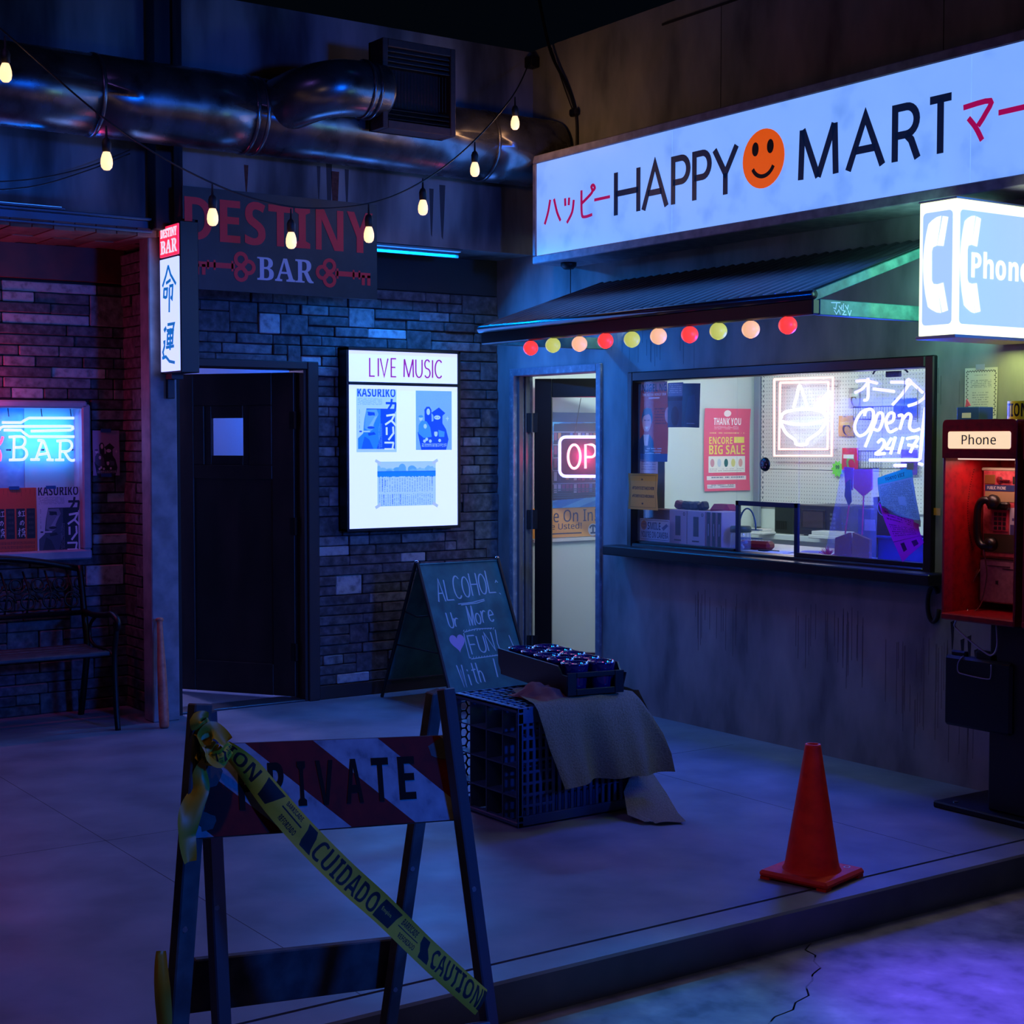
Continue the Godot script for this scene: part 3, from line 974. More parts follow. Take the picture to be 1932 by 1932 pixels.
	lettering(fr, "DESTINY", "serif_bold", 0.035, 0.772, 0.235, 0.05, 0.0, wl)
	lettering(fr, "BAR", "serif_bold", 0.035, 0.682, 0.235, 0.075, 0.0, wl)
	s = S()
	for pl in KANJI:
		stroke(s, v2(pl), 0.017, 0.0, 0.002, Transform3D(Basis(), Vector3(8.485, -2.03, 0)))
	part(fr, "characters", s, glow_lin("azure_ink_light", 0.004, 0.13, 0.45, Color(0.02, 0.3, 0.6)))
	lamp_area("blade_glow", Transform3D(Basis(Vector3(0, 1, 0), PI / 2), Vector3(3.40, 2.4, -8.33)), 0.26, 0.6, col(0.1, 0.35, 1.0), 0.12)
	# painted fascia board
	var ds := thing("fascia_sign", "dark painted board reading DESTINY in red and BAR in white between two keys", "sign", at(Vector3(3.50, 2.505, -8.25)))
	s = S()
	prism(s, v2([[0.045, 0], [1.21, 0], [1.21, 0.575], [-0.045, 0.575], [-0.045, 0.39], [0.045, 0.39]]), 0.0, 0.03)
	part(ds, "board", s, mottled("fascia_paint", [[0.0, Color(0.05, 0.06, 0.08)], [0.6, Color(0.09, 0.10, 0.12)], [1.0, Color(0.14, 0.15, 0.17)]], 1.0, 0.5, 0.04, 81, 0.01))
	var red := mat("sign_red", Color(0.84, 0.13, 0.16), 0.6)
	lettering(ds, "DESTINY", "sans_bold", -0.035, 0.272, 1.215, 0.25, 0.0305, red)
	lettering(ds, "BAR", "serif_bold", 0.41, 0.075, 0.365, 0.135, 0.0305, mat("sign_white", Color(0.72, 0.76, 0.82), 0.6))
	for k in [[0.40, -1.0], [0.79, 1.0]]:
		s = S()
		var bx: float = k[0]
		var sg: float = k[1]
		var cy := 0.143
		var zk := 0.0325
		for c in [[0.045, 0.0], [0.092, 0.042], [0.092, -0.042]]:
			zk += 0.0002
			stroke(s, arc(bx + sg * c[0], cy + c[1], 0.034, 0.034, 0, 343.6, 21), 0.022, 0.0305, zk, Transform3D(), true)
		var bars := [[0.13, 0.372, 0.015], [0.14, 0.152, 0.03], [0.25, 0.262, 0.028], [0.29, 0.302, 0.026]]
		for q in bars:
			prism(s, v2([[bx + sg * q[0], cy - q[2]], [bx + sg * q[1], cy - q[2]], [bx + sg * q[1], cy + q[2]], [bx + sg * q[0], cy + q[2]]]), 0.0305, 0.0325)
		for q in [[0.312, 0.333], [0.35, 0.372]]:
			prism(s, v2([[bx + sg * q[0], cy - 0.06], [bx + sg * q[1], cy - 0.06], [bx + sg * q[1], cy], [bx + sg * q[0], cy]]), 0.0305, 0.0325)
		part(ds, "painted_key", s, red)


func lit_poster(label: String, c: Vector3, w: float, h: float, t: Texture2D, taped := false) -> void:
	var o := thing("light_box_poster", label, "poster", at(c), "posters inside the light box")
	sheet(o, "printed_sheet", w, h, backlit("lit_" + label.left(28), t, 0.9))
	if taped:
		for q in [[-1, -1], [1, -1], [-1, 1], [1, 1]]:
			var s := S()
			box(s, Vector3(q[0] * w * 0.49, q[1] * h * 0.49, 0.0008), Vector3(0.045, 0.02, 0.0008), 0.0, Basis(Vector3(0, 0, 1), 0.5 * q[0] * q[1]))
			part(o, "tape", s, glow_lin("tape_lit", 0.3, 0.42, 0.85))


const DUO_D := Color(0.0, 0.26, 0.74)
const DUO_M := Color(0.12, 0.46, 0.88)
const DUO_L := Color(0.60, 0.75, 0.96)


func kasuriko(paper: bool) -> Texture2D:
	var dk := Color(0.10, 0.11, 0.16) if paper else DUO_D
	var md := Color(0.24, 0.27, 0.34) if paper else DUO_M
	var lt := Color(0.74, 0.72, 0.78) if paper else DUO_L
	var p := Paint.new(300, 410, lt)
	p.text("KASURIKO", font("sans_bold"), 0.03, -0.012, 0.94, 0.135, dk)
	p.rows(0.04, 0.15, 0.6, 0.11, 7, md.lerp(lt, 0.5), 3)
	p.rows(0.075, 0.33, 0.03, 0.3, 1, md.lerp(lt, 0.3), 4, true)
	p.rect(0.25, 0.31, 0.71, 0.64, dk)
	p.poly([[0.25, 0.32], [0.20, 0.48], [0.18, 0.60], [0.17, 0.70], [0.04, 0.78], [0.04, 0.95], [0.6, 0.95], [0.6, 0.32]], md)
	p.poly([[0.25, 0.33], [0.5, 0.32], [0.55, 0.40], [0.42, 0.55], [0.44, 0.62], [0.33, 0.68], [0.2, 0.62], [0.22, 0.46]], lt.lerp(md, 0.6))
	p.poly([[0.27, 0.36], [0.45, 0.37], [0.46, 0.42], [0.3, 0.41]], dk)
	p.disc(0.34, 0.405, 0.06, 0.018, dk)
	p.disc(0.66, 0.44, 0.07, 0.02, dk)
	p.poly([[0.45, 0.44], [0.52, 0.42], [0.4, 0.60], [0.30, 0.595]], lt.lerp(md, 0.35))
	p.disc(0.36, 0.61, 0.09, 0.02, dk)
	p.poly([[0.28, 0.70], [0.44, 0.68], [0.48, 0.72], [0.3, 0.74]], dk)
	p.poly([[0.12, 0.95], [0.2, 0.75], [0.32, 0.80], [0.42, 0.95]], dk.lerp(md, 0.35))
	p.poly([[0.6, 0.4], [0.96, 0.36], [0.96, 0.95], [0.5, 0.95], [0.62, 0.7]], dk)
	p.line([[0.08, 0.672], [0.33, 0.672]], 0.03, lt)
	p.line([[0.08, 0.672], [0.13, 0.672]], 0.032, dk)
	p.rows(0.55, 0.55, 0.1, 0.4, 4, lt.lerp(md, 0.5), 6, true)
	var ink := lt.lightened(0.4)
	p.line([[0.74, 0.22], [0.98, 0.22], [0.96, 0.34], [0.90, 0.36]], 0.05, dk)   # ka su ri ko, top to bottom
	p.line([[0.88, 0.16], [0.86, 0.25], [0.74, 0.37]], 0.05, dk)
	p.line([[0.75, 0.42], [0.95, 0.40], [0.88, 0.49], [0.72, 0.56]], 0.045, ink)
	p.line([[0.86, 0.49], [0.98, 0.575]], 0.045, ink)
	p.line([[0.75, 0.61], [0.75, 0.72]], 0.045, ink)
	p.line([[0.91, 0.60], [0.92, 0.70], [0.80, 0.80]], 0.045, ink)
	p.line([[0.70, 0.85], [0.92, 0.85], [0.89, 0.95]], 0.04, ink)
	p.line([[0.70, 0.95], [0.93, 0.95]], 0.035, ink)
	p.grain(0.10, 5)
	return p.tex()


func figures(lit: bool) -> Texture2D:
	var bg := Color(0.42, 0.63, 0.92) if lit else Color(0.60, 0.50, 0.62)
	var dk := DUO_D if lit else Color(0.09, 0.09, 0.14)
	var md := Color(0.20, 0.52, 0.88) if lit else Color(0.30, 0.28, 0.36)
	var lt := DUO_L if lit else Color(0.80, 0.70, 0.76)
	var p := Paint.new(280, 400, bg)
	p.grain(0.12, 8)
	p.poly([[0.25, 0.6], [0.24, 0.32], [0.30, 0.27], [0.38, 0.27], [0.43, 0.32], [0.44, 0.62]], dk)
	p.disc(0.345, 0.355, 0.05, 0.055, lt)
	p.poly([[0.43, 0.37], [0.64, 0.28], [0.82, 0.375], [0.74, 0.42], [0.74, 0.55], [0.84, 0.65], [0.91, 0.82], [0.84, 1.0], [0.15, 1.0], [0.10, 0.85], [0.05, 0.70], [0.30, 0.70], [0.40, 0.62], [0.38, 0.53], [0.49, 0.51], [0.49, 0.42]], dk)
	p.disc(0.595, 0.45, 0.09, 0.037, lt)
	p.rect(0.54, 0.445, 0.04, 0.008, dk)
	p.rect(0.61, 0.445, 0.04, 0.008, dk)
	p.poly([[0.08, 0.58], [0.16, 0.50], [0.30, 0.52], [0.40, 0.62], [0.44, 0.78], [0.22, 0.80], [0.07, 0.72]], md)
	p.disc(0.14, 0.465, 0.05, 0.045, lt)
	p.disc(0.14, 0.435, 0.065, 0.02, md)
	p.disc(0.26, 0.60, 0.045, 0.04, lt)
	p.poly([[0.62, 0.66], [0.80, 0.69], [0.79, 0.78], [0.64, 0.78]], md)
	p.disc(0.555, 0.72, 0.05, 0.055, lt)
	p.poly([[0.48, 0.69], [0.51, 0.65], [0.61, 0.65], [0.63, 0.69]], dk)
	for c in [[0.30, 0.82], [0.40, 0.85], [0.66, 0.84], [0.24, 0.85]]:
		p.disc(c[0], c[1], 0.04, 0.028, lt)
	p.poly([[0.88, 0.42], [0.865, 0.455], [0.82, 0.465], [0.865, 0.48], [0.88, 0.52], [0.895, 0.48], [0.93, 0.465], [0.895, 0.455]], lt)
	p.rows(0.17, 0.89, 0.7, 0.06, 16, lt, 9, true)
	return p.tex()


func columns_sheet() -> Texture2D:
	var p := Paint.new(440, 290, Color(0.60, 0.75, 0.96))
	p.grain(0.06, 2)
	var r := RandomNumberGenerator.new()
	r.seed = 4
	for i in 26:
		p.disc(r.randf(), r.randf_range(0.16, 0.24), r.randf_range(0.03, 0.09), r.randf_range(0.04, 0.11), Color(0.28, 0.58, 0.93).lightened(r.randf() * 0.25))
	p.rect(0.0, 0.22, 1.0, 0.12, Color(0.05, 0.46, 0.90))
	for i in 60:
		p.rect(r.randf(), 0.33, 0.02, r.randf_range(0.01, 0.03), Color(0.05, 0.46, 0.90))
	p.rect(0.0, 0.225, 1.0, 0.012, Color(0.0, 0.32, 0.74))
	p.rows(0.03, 0.37, 0.94, 0.32, 22, Color(0.36, 0.57, 0.90), 11, true)
	p.rows(0.03, 0.73, 0.94, 0.26, 26, Color(0.30, 0.54, 0.90), 12, true)
	for q in [[0.08, 0.38, 0.3], [0.13, 0.42, 0.14], [0.93, 0.33, 0.2], [0.10, 0.74, 0.25], [0.25, 0.74, 0.25], [0.38, 0.74, 0.25]]:
		p.rows(q[0], q[1], 0.03, q[2], 1, Color(0.0, 0.26, 0.70), 13, true)
	return p.tex()


func orange_poster() -> Texture2D:
	var p := Paint.new(330, 410, Color(0.78, 0.27, 0.12))
	for i in 5:
		var x := 0.02 + i * 0.197
		p.rect(x, 0.31, 0.165, 0.45, Color(0.07, 0.07, 0.10))
		if i % 2 == 0:
			p.rows(x + 0.03, 0.34, 0.11, 0.4, 5, Color(0.30, 0.22, 0.22), 20 + i)
	var w := Color(0.82, 0.80, 0.84)
	for x in [0.235, 0.63]:
		for q in [[[0.02, 0.36], [0.06, 0.36], [0.06, 0.39], [0.02, 0.39], [0.02, 0.36]], [[0.04, 0.34], [0.04, 0.42]], [[0.01, 0.425], [0.075, 0.415]], [[0.085, 0.355], [0.14, 0.35]], [[0.112, 0.355], [0.112, 0.42]], [[0.085, 0.425], [0.145, 0.415]],
				[[0.09, 0.50], [0.07, 0.55], [0.045, 0.545], [0.06, 0.505], [0.10, 0.49], [0.125, 0.52], [0.10, 0.56]],
				[[0.01, 0.64], [0.06, 0.63]], [[0.037, 0.60], [0.034, 0.73]], [[0.034, 0.65], [0.01, 0.70]], [[0.075, 0.62], [0.14, 0.61]], [[0.108, 0.60], [0.08, 0.65]], [[0.108, 0.63], [0.145, 0.66]], [[0.09, 0.66], [0.13, 0.66], [0.13, 0.68], [0.09, 0.68]], [[0.08, 0.73], [0.08, 0.70], [0.14, 0.70], [0.14, 0.73]]]:
			var l := []
			for v in q:
				l.append([x + v[0], v[1]])
			p.line(l, 0.012, w)
	for j in 3:
		p.rows(0.03, 0.80 + j * 0.065, 0.94, 0.045, 34, Color(0.30, 0.10, 0.06), 30 + j, true)
	for i in 12:
		p.rect(0.03 + i * 0.085, 0.02, 0.008, 0.05 + 0.03 * (i % 3), Color(0.52, 0.16, 0.08))
	p.grain(0.08, 9)
	return p.tex()


func neon(parent: Node, called: String, lines: Array, r: float, z: float, m: Material, smooth := true, off := Vector2.ZERO) -> void:
	for pl in lines:
		var q := []
		for p in pl:
			q.append(Vector3(p[0] - off.x, p[1] - off.y, z))
		var s := S(true)
		tube(s, curve(q, 5) if smooth and q.size() > 2 else q, r, 8)
		part(parent, called, s, m)


func bar_left() -> void:
	var s := S()
	bb(s, Vector3(-3, 0, -9.36), Vector3(1.55, 2.86, -9.19))
	bb(s, Vector3(1.55, 0, -9.36), Vector3(3.22, 0.94, -9.19))
	bb(s, Vector3(1.55, 1.87, -9.36), Vector3(3.22, 2.86, -9.19))
	bb(s, Vector3(3.22, 0, -9.36), Vector3(3.58, 2.86, -9.19))
	var wl := structure("wall_left", s, mat("mortar"))
	stone_wall(wl, 1.9, 3.47, 0.0, 2.60, -9.18, PALE_LEFT, 15, [[1.2, 0.93, 3.235, 1.885]])
	s = S()
	bb(s, Vector3(3.475, 0, -9.2), Vector3(3.60, 2.86, -8.64))
	var ret := structure("wall_return", s, mat("mortar"))
	stone_wall(ret, -9.165, -8.645, 0.0, 2.80, -3.475, [], 16, [], SHOP)
	s = S()
	bb(s, Vector3(1.0, 2.605, -9.19), Vector3(3.47, 2.815, -9.155), 0.004)
	structure("trim_left_header", s, mottled("oxblood_board", [[0.0, Color(0.25, 0.07, 0.07)], [1.0, Color(0.38, 0.12, 0.11)]], 1.0, 0.6, 0.03, 91, 0.01))
	# window with the neon
	var wn := Node3D.new()
	wn.name = "window_1"
	add_child(wn)
	wn.set_meta("kind", "structure")
	s = S()
	var outer := [Vector2(1.5, 0.925), Vector2(3.235, 0.925)] + arc(3.215, 1.865, 0.02, 0.02, 0, 90, 4) + [Vector2(1.5, 1.885)]
	for q in [[1.5, 0.925, 3.235, 0.985], [1.5, 1.84, 3.215, 1.885], [3.18, 0.985, 3.235, 1.865]]:
		bb(s, Vector3(q[0], q[1], -9.3), Vector3(q[2], q[3], -9.135), 0.01)
	part(wn, "window_frame", s, mottled("pale_frame", [[0.0, Color(0.50, 0.52, 0.58)], [1.0, Color(0.66, 0.67, 0.72)]], 1.0, 0.5, 0.03, 95, 0.01))
	s = S()
	bb(s, Vector3(1.55, 0.94, -9.40), Vector3(3.22, 1.87, -9.37))
	part(wn, "back_panel", s, mottled("blue_back_panel", [[0.0, Color(0.30, 0.44, 0.60)], [0.6, Color(0.40, 0.54, 0.68)], [1.0, Color(0.55, 0.66, 0.76)]], 0.9, 0.35, 0.0, 97, 0.02))
	s = S()
	bb(s, Vector3(1.5, 0.985, -9.195), Vector3(3.18, 1.84, -9.19))
	part(wn, "glass", s, pane("clear_pane"))
	var nb := thing("bar_neon_sign", "blue-white neon sign of a fork above the word BAR in the left window", "neon sign", at(Vector3(2.74, 0.99, -9.28)))
	var tubes := glow_lin("neon_blue", 0.75, 0.95, 4.0)
	var o := Vector2(2.74, 0.99)
	neon(nb, "fork_neon_tube", NEON_FORK, 0.0085, 0.0, tubes, false, o)
	neon(nb, "letter_neon_tube", NEON_BAR, 0.0085, 0.0, tubes, true, o)
	neon(nb, "red_neon_tube", NEON_HEART, 0.008, 0.0, glow_lin("neon_red", 2.5, 0.12, 0.25), true, o)
	s = S()
	for x in [0.05, 0.25, 0.43]:
		tube(s, [Vector3(x, 0.6, -0.07), Vector3(x, 0.6, 0.0)], 0.006, 6)
		tube(s, [Vector3(x, 0.86, -0.04), Vector3(x, 0.80, -0.02)], 0.003, 6)
	part(nb, "bracket", s, mat("black_metal"))
	lamp_area("bar_neon_glow", Transform3D(Basis(Vector3(0, 1, 0), PI), Vector3(2.98, 1.66, -9.26)), 0.45, 0.28, col(0.03, 0.22, 1.0), 0.16)
	lamp_area("bar_neon_back_glow", Transform3D(Basis(), Vector3(2.98, 1.66, -9.30)), 0.45, 0.28, col(0.0, 0.28, 1.0), 0.42)
	lamp_omni("unseen_red_neon_glow", Vector3(2.45, 1.95, -9.0), col(1.0, 0.05, 0.22), 0.24, 0.06)
	var rn := thing("unseen_red_neon_sign", "unseen red neon bar left of the frame, placed to redden the left stones", "neon sign", at(Vector3(2.45, 1.95, -9.0)))  # unseen lamp out of frame, reddens the left stones and floor
	s = S(true)
	tube(s, [Vector3(-0.12, 0, 0), Vector3(0.12, 0, 0)], 0.01, 8)
	part(rn, "neon_tube", s, glow_lin("neon_red", 2.5, 0.12, 0.25))
	for x in [-0.09, 0.09]:
		s = S()
		bb(s, Vector3(x - 0.01, -0.01, -0.16), Vector3(x + 0.01, 0.01, 0.0))
		part(rn, "bracket", s, mat("black_metal"))
	var kp := thing("kasuriko_poster", "white poster titled KASURIKO on the lower pane of the neon window", "poster", at(Vector3(3.046, 1.165, -9.186)))
	sheet(kp, "printed_sheet", 0.262, 0.40, printed("kasuriko_paper", kasuriko(true)), Transform3D(), func(u, v): return 0.004 * sin(u * 5.0) * v, 6, 6)
	var opst := thing("orange_poster", "orange poster with black panels of brushed characters on the neon window", "poster", at(Vector3(2.757, 1.165, -9.186)))
	sheet(opst, "printed_sheet", 0.31, 0.40, printed("orange_paper", orange_poster()), Transform3D(), func(u, v): return 0.003 * sin(v * 4.0), 4, 6)
	for x in [2.78, 3.00]:
		s = S()
		bb(s, Vector3(x - 0.03, 1.355, -9.186), Vector3(x + 0.03, 1.375, -9.182))
		var par: Node = opst if x < 2.9 else kp
		var tp := part(par, "tape", s, mat("blue_tape", Color(0.10, 0.30, 0.55), 0.5))
		tp.position = -par.position
	var fp := thing("figures_poster", "small pale poster of robed figures taped to the left stone wall", "poster", at(Vector3(3.328, 1.57, -9.135)))
	sheet(fp, "printed_sheet", 0.168, 0.275, printed("figures_paper", figures(false)), Transform3D(), func(u, v): return 0.003 * sin(v * 6.0), 2, 6)
	for y in [-0.135, 0.137]:
		s = S()
		bb(s, Vector3(-0.035, y - 0.011, 0.003), Vector3(0.03, y + 0.011, 0.005))
		part(fp, "tape", s, mat("blue_tape"))
	# cabling across the upper wall
	var wires := thing("wall_cable", "pair of thin black cables slung along the upper left wall", "cable", at(Vector3(2.0, 2.9, -8.3)))
	for k in 2:
		s = S(true)
		var y := -0.02 * k
		tube(s, curve([Vector3(-0.3, 0.13 + y, 0.0), Vector3(0.2, 0.10 + y * 2, 0.0), Vector3(0.6, 0.14 + y * 2, 0.0), Vector3(0.95, 0.25 + y, -0.05), Vector3(1.2, 0.37 + y, -0.05)], 5), 0.004, 6)
		part(wires, "strand", s, mat("rubber_black", Color(0.025, 0.025, 0.03), 0.6))


func shop_shell() -> void:
	var plaster := mottled("shop_plaster", [[0.0, Color(0.36, 0.37, 0.39)], [0.35, Color(0.48, 0.49, 0.50)], [0.7, Color(0.55, 0.55, 0.56)], [1.0, Color(0.60, 0.60, 0.60)]], 0.8, 0.8, 0.12, 101, 0.007)
	plaster.uv1_scale = Vector3(0.8, 0.30, 0.8)
	var s := S()
	var x0 := SHOP_X
	var x1 := 6.04
	# front wall round the door (z -8.46..-7.56) and the window (z -7.20..-4.95)
	for q in [[-8.86, 0.0, -8.46, 4.18], [-8.46, 2.09, -7.555, 4.18], [-7.555, 0.0, -7.20, 4.18], [-7.20, 0.0, -4.95, 0.98], [-7.20, 2.02, -4.95, 4.18], [-4.95, 0.0, -2.4, 4.18]]:
		bb(s, Vector3(x0, q[1], q[0]), Vector3(x1, q[3], q[2]))
	var w := structure("wall_right", s, plaster)
	s = S()   # flat cover strip and board joints above the sign
	bb(s, Vector3(x0 - 0.008, 4.06, -6.95), Vector3(x0, 4.072, -2.4))
	part(w, "cover_strip", s, mat("dark_trim"))
	for z in [-6.45, -4.9]:
		s = S()
		bb(s, Vector3(x0 - 0.0008, 3.4, z - 0.002), Vector3(x0, 4.06, z + 0.002))
		part(w, "board_joint", s, mat("crack_dark"))
	# runs of old black paint below the window and beside the phone
	var r := RandomNumberGenerator.new()
	r.seed = 5
	for g in [[-6.45, 0.80, 18, 0.30], [-5.6, 0.80, 24, 0.35], [-5.0, 0.70, 22, 0.40], [-4.88, 2.0, 8, 0.25], [-7.2, 2.35, 10, 0.2], [-6.85, 2.30, 8, 0.2], [-4.85, 0.45, 14, 0.3]]:
		s = S()
		for k in g[2]:
			var z: float = g[0] + r.randf_range(-0.25, 0.25)
			var y: float = g[1] - r.randf_range(0.0, 0.1)
			var l: float = g[3] * r.randf_range(0.3, 1.0)
			bb(s, Vector3(x0 - 0.0007, y - l, z - 0.0016), Vector3(x0, y, z + 0.0016))
		part(w, "paint_run", s, mat("run_grey", Color(0.40, 0.40, 0.42), 0.8))
	# inside of the shop
	var white := mat("shop_white_wall", Color(0.80, 0.83, 0.82), 0.85)
	s = S()
	bb(s, Vector3(6.0, 0, -8.75), Vector3(8.35, 2.75, -8.55))
	structure("wall_shop_end", s, white)
	s = S()
	bb(s, Vector3(8.18, 0, -8.6), Vector3(8.35, 2.75, -2.4))
	structure("wall_shop_back", s, white)
	s = S()
	bb(s, Vector3(6.05, 0, -2.6), Vector3(8.35, 2.75, -2.4))
	structure("wall_shop_near", s, white)
	s = S()
	bb(s, Vector3(6.0, 2.62, -8.7), Vector3(8.35, 2.78, -2.4))
	structure("ceiling_shop", s, mat("shop_ceiling", Color(0.74, 0.75, 0.76), 0.9))
	s = S()
	bb(s, Vector3(6.1, 2.48, -8.56), Vector3(8.18, 2.55, -8.535), 0.004)
	structure("trim_shop_cornice", s, white)
	# unseen shaded battens inside, placed to light the back and end walls
	for q in [[Vector3(6.16, 2.42, -6.95), 48.0, "turned to the end wall by the door", 3.4], [Vector3(6.22, 2.42, -5.5), 12.0, "above the shop window", 2.3], [Vector3(6.22, 2.42, -3.6), 0.0, "at the phone end", 2.3]]:
		var bs := Basis(Vector3.UP, deg_to_rad(q[1])) * Basis(Vector3(0, 0, 1), deg_to_rad(-19))
		var t := thing("unseen_batten_light", "unseen shaded white batten light inside the shop, " + q[2], "lamp", at(q[0], bs), "unseen batten lights in the shop")
		s = S()
		bb(s, Vector3(-0.06, -0.09, -0.42), Vector3(-0.02, 0.09, 0.42), 0.004)
		bb(s, Vector3(-0.02, -0.09, -0.42), Vector3(0.10, -0.08, 0.42), 0.003)
		bb(s, Vector3(-0.02, 0.08, -0.42), Vector3(0.06, 0.09, 0.42), 0.003)
		part(t, "lamp_housing", s, mat("fitting_white", Color(0.8, 0.8, 0.8), 0.5))
		s = S()
		bb(s, Vector3(-0.02, -0.07, -0.4), Vector3(0.0, 0.07, 0.4))
		part(t, "lamp_diffuser", s, glow_lin("shop_diffuser", 0.9, 1.1, 1.1))
		s = S()
		bb(s, Vector3(-0.05, 0.09, -0.02), Vector3(-0.03, 0.2, 0.02))
		part(t, "hanger", s, mat("black_metal"))
		lamp_area("unseen_shop_batten_glow", Transform3D(bs * Basis(Vector3(0, 1, 0), -PI / 2), q[0] + bs * Vector3(0.015, 0, 0)), 0.8, 0.12, col(0.74, 1.0, 0.98), q[3])


func shop_front() -> void:
	var steel := mottled("door_frame_paint", [[0.0, Color(0.38, 0.42, 0.47)], [0.7, Color(0.47, 0.51, 0.56)], [1.0, Color(0.66, 0.68, 0.7)]], 1.5, 0.4, 0.0, 111, 0.02)
	var dark := mat("black_paint", Color(0.035, 0.04, 0.055), 0.35)
	var s := S()
	bb(s, Vector3(5.885, 0, -8.505), Vector3(6.05, 2.125, -8.455), 0.004)
	bb(s, Vector3(5.885, 0, -7.56), Vector3(6.05, 2.125, -7.51), 0.004)
	bb(s, Vector3(5.885, 2.075, -8.455), Vector3(6.05, 2.125, -7.56), 0.004)
	structure("trim_shop_door", s, steel)
	s = S()
	for x in [5.92, 5.975]:
		bb(s, Vector3(x, 0, -8.457), Vector3(x + 0.035, 2.075, -8.435), 0.003)
	structure("trim_door_stop", s, mat("stop_paint", Color(0.30, 0.31, 0.34), 0.35))
	# glass door ajar into the shop, hinged at the far jamb
	var d := Node3D.new()
	d.name = "door_2"
	add_child(d)
	d.set_meta("kind", "structure")
	d.transform = Transform3D(SHOP.rotated(Vector3.UP, deg_to_rad(46)), Vector3(6.022, 0, -8.425))
	s = S()   # leaf runs along +x from the hinge
	for q in [[0.02, 0.02, 0.135, 2.06], [0.775, 0.02, 0.89, 2.06], [0.135, 1.935, 0.775, 2.06], [0.135, 0.02, 0.775, 0.22]]:
		bb(s, Vector3(q[0], q[1], -0.022), Vector3(q[2], q[3], 0.022), 0.003)
	part(d, "leaf_frame", s, dark)
	s = S()
	bb(s, Vector3(0.135, 0.22, -0.004), Vector3(0.775, 1.935, 0.004))
	part(d, "glass", s, pane("clear_pane"))
	for y in [0.2, 1.05, 1.70]:
		s = S()
		tube(s, [Vector3(0.0, y, 0.02), Vector3(0.0, y + 0.13, 0.02)], 0.013, 8)
		bb(s, Vector3(-0.03, y, 0.012), Vector3(0.04, y + 0.13, 0.026))
		part(d, "hinge", s, mat("black_metal"))
	s = S()
	bb(s, Vector3(0.80, 0.95, 0.022), Vector3(0.84, 1.2, 0.06), 0.006)
	part(d, "handle", s, mat("chrome", Color(0.7, 0.7, 0.72), 0.2, 1.0))
	# OPEN sign on the inside of the door glass
	var os := thing("open_neon_sign", "red and white glowing OPEN sign behind the glass of the shop door", "neon sign", d.transform * at(Vector3(0.175, 1.40, -0.045)))
	s = S()
	bb(s, Vector3(0.01, 0.012, -0.02), Vector3(0.51, 0.262, -0.012))
	part(os, "backing", s, mat("smoked_plastic", Color(0.12, 0.02, 0.06), 0.4))
	var rr := []
	for c in [[0.47, 0.23, 0], [0.045, 0.23, 90], [0.045, 0.045, 180], [0.47, 0.045, 270]]:
		for p in arc(c[0], c[1], 0.04, 0.04, c[2], c[2] + 90, 4):
			rr.append(Vector3(p.x, p.y, 0.0))
	s = S(true)
	tube(s, rr, 0.0105, 8, true)
	part(os, "border_neon_tube", s, glow_lin("neon_white_blue", 0.9, 0.95, 3.2))
	var redn := glow_lin("neon_open_red", 2.6, 0.72, 0.62)
	for k in [["O", 0.062, 0.145], ["P", 0.18, 0.25], ["E", 0.29, 0.36], ["N", 0.395, 0.47]]:
		s = S(true)
		for pl in placed(glyph(k[0]), k[1], 0.058, k[2] - k[1], 0.16):
			var q := []
			for p in pl:
				q.append(Vector3(p.x, p.y, 0.0))
			tube(s, q, 0.0088, 8)
		part(os, "letter_neon_tube", s, redn)
	s = S(true)
	for x in [0.1, 0.42]:
		tube(s, [Vector3(x, 0.262, -0.015), Vector3(x + 0.05, 0.53, 0.02)], 0.0025, 5)
	part(os, "hanging_cord", s, mat("rubber_black"))
	lamp_omni("open_red_glow", os.transform * Vector3(0.17, 0.14, 0.10), col(1.0, 0.03, 0.16), 0.075, 0.06)
	# window frame, sill, glass
	var wn := Node3D.new()
	wn.name = "window_2"
	add_child(wn)
	wn.set_meta("kind", "structure")
	s = S()
	var fx0 := 5.872
	for q in [[-7.235, 1.0, -7.188, 2.057], [-4.966, 1.0, -4.911, 2.057], [-7.188, 2.0, -4.966, 2.057], [-7.188, 1.0, -4.966, 1.028]]:
		bb(s, Vector3(fx0, q[1], q[0]), Vector3(5.99, q[3], q[2]), 0.006)
	part(wn, "window_frame", s, dark)
	s = S()
	bb(s, Vector3(5.76, 0.955, -7.33), Vector3(5.95, 1.012, -4.83), 0.006)
	part(wn, "sill", s, dark)
	var trim := mat("anodised_blue", Color(0.10, 0.16, 0.30), 0.35, 0.4)
	s = S()   # hatch in the glass, and the tracks the panes stand in
	bb(s, Vector3(5.915, 1.028, -6.326), Vector3(5.935, 1.312, -6.300), 0.002)
	bb(s, Vector3(5.915, 1.028, -5.872), Vector3(5.935, 1.312, -5.846), 0.002)
	bb(s, Vector3(5.915, 1.286, -6.326), Vector3(5.935, 1.312, -5.846), 0.002)
	part(wn, "hatch_frame", s, trim)
	s = S()
	bb(s, Vector3(5.905, 1.028, -7.188), Vector3(5.945, 1.042, -6.326), 0.002)
	bb(s, Vector3(5.905, 1.028, -5.846), Vector3(5.945, 1.05, -4.966), 0.002)
	part(wn, "pane_track", s, dark)
	for q in [[-7.188, 1.042, -6.326, 2.0], [-6.326, 1.312, -5.846, 2.0], [-5.846, 1.05, -4.966, 2.0]]:
		s = S()
		bb(s, Vector3(5.922, q[1], q[0]), Vector3(5.928, q[3], q[2]))
		part(wn, "glass", s, pane("clear_pane"))
	s = S(true)
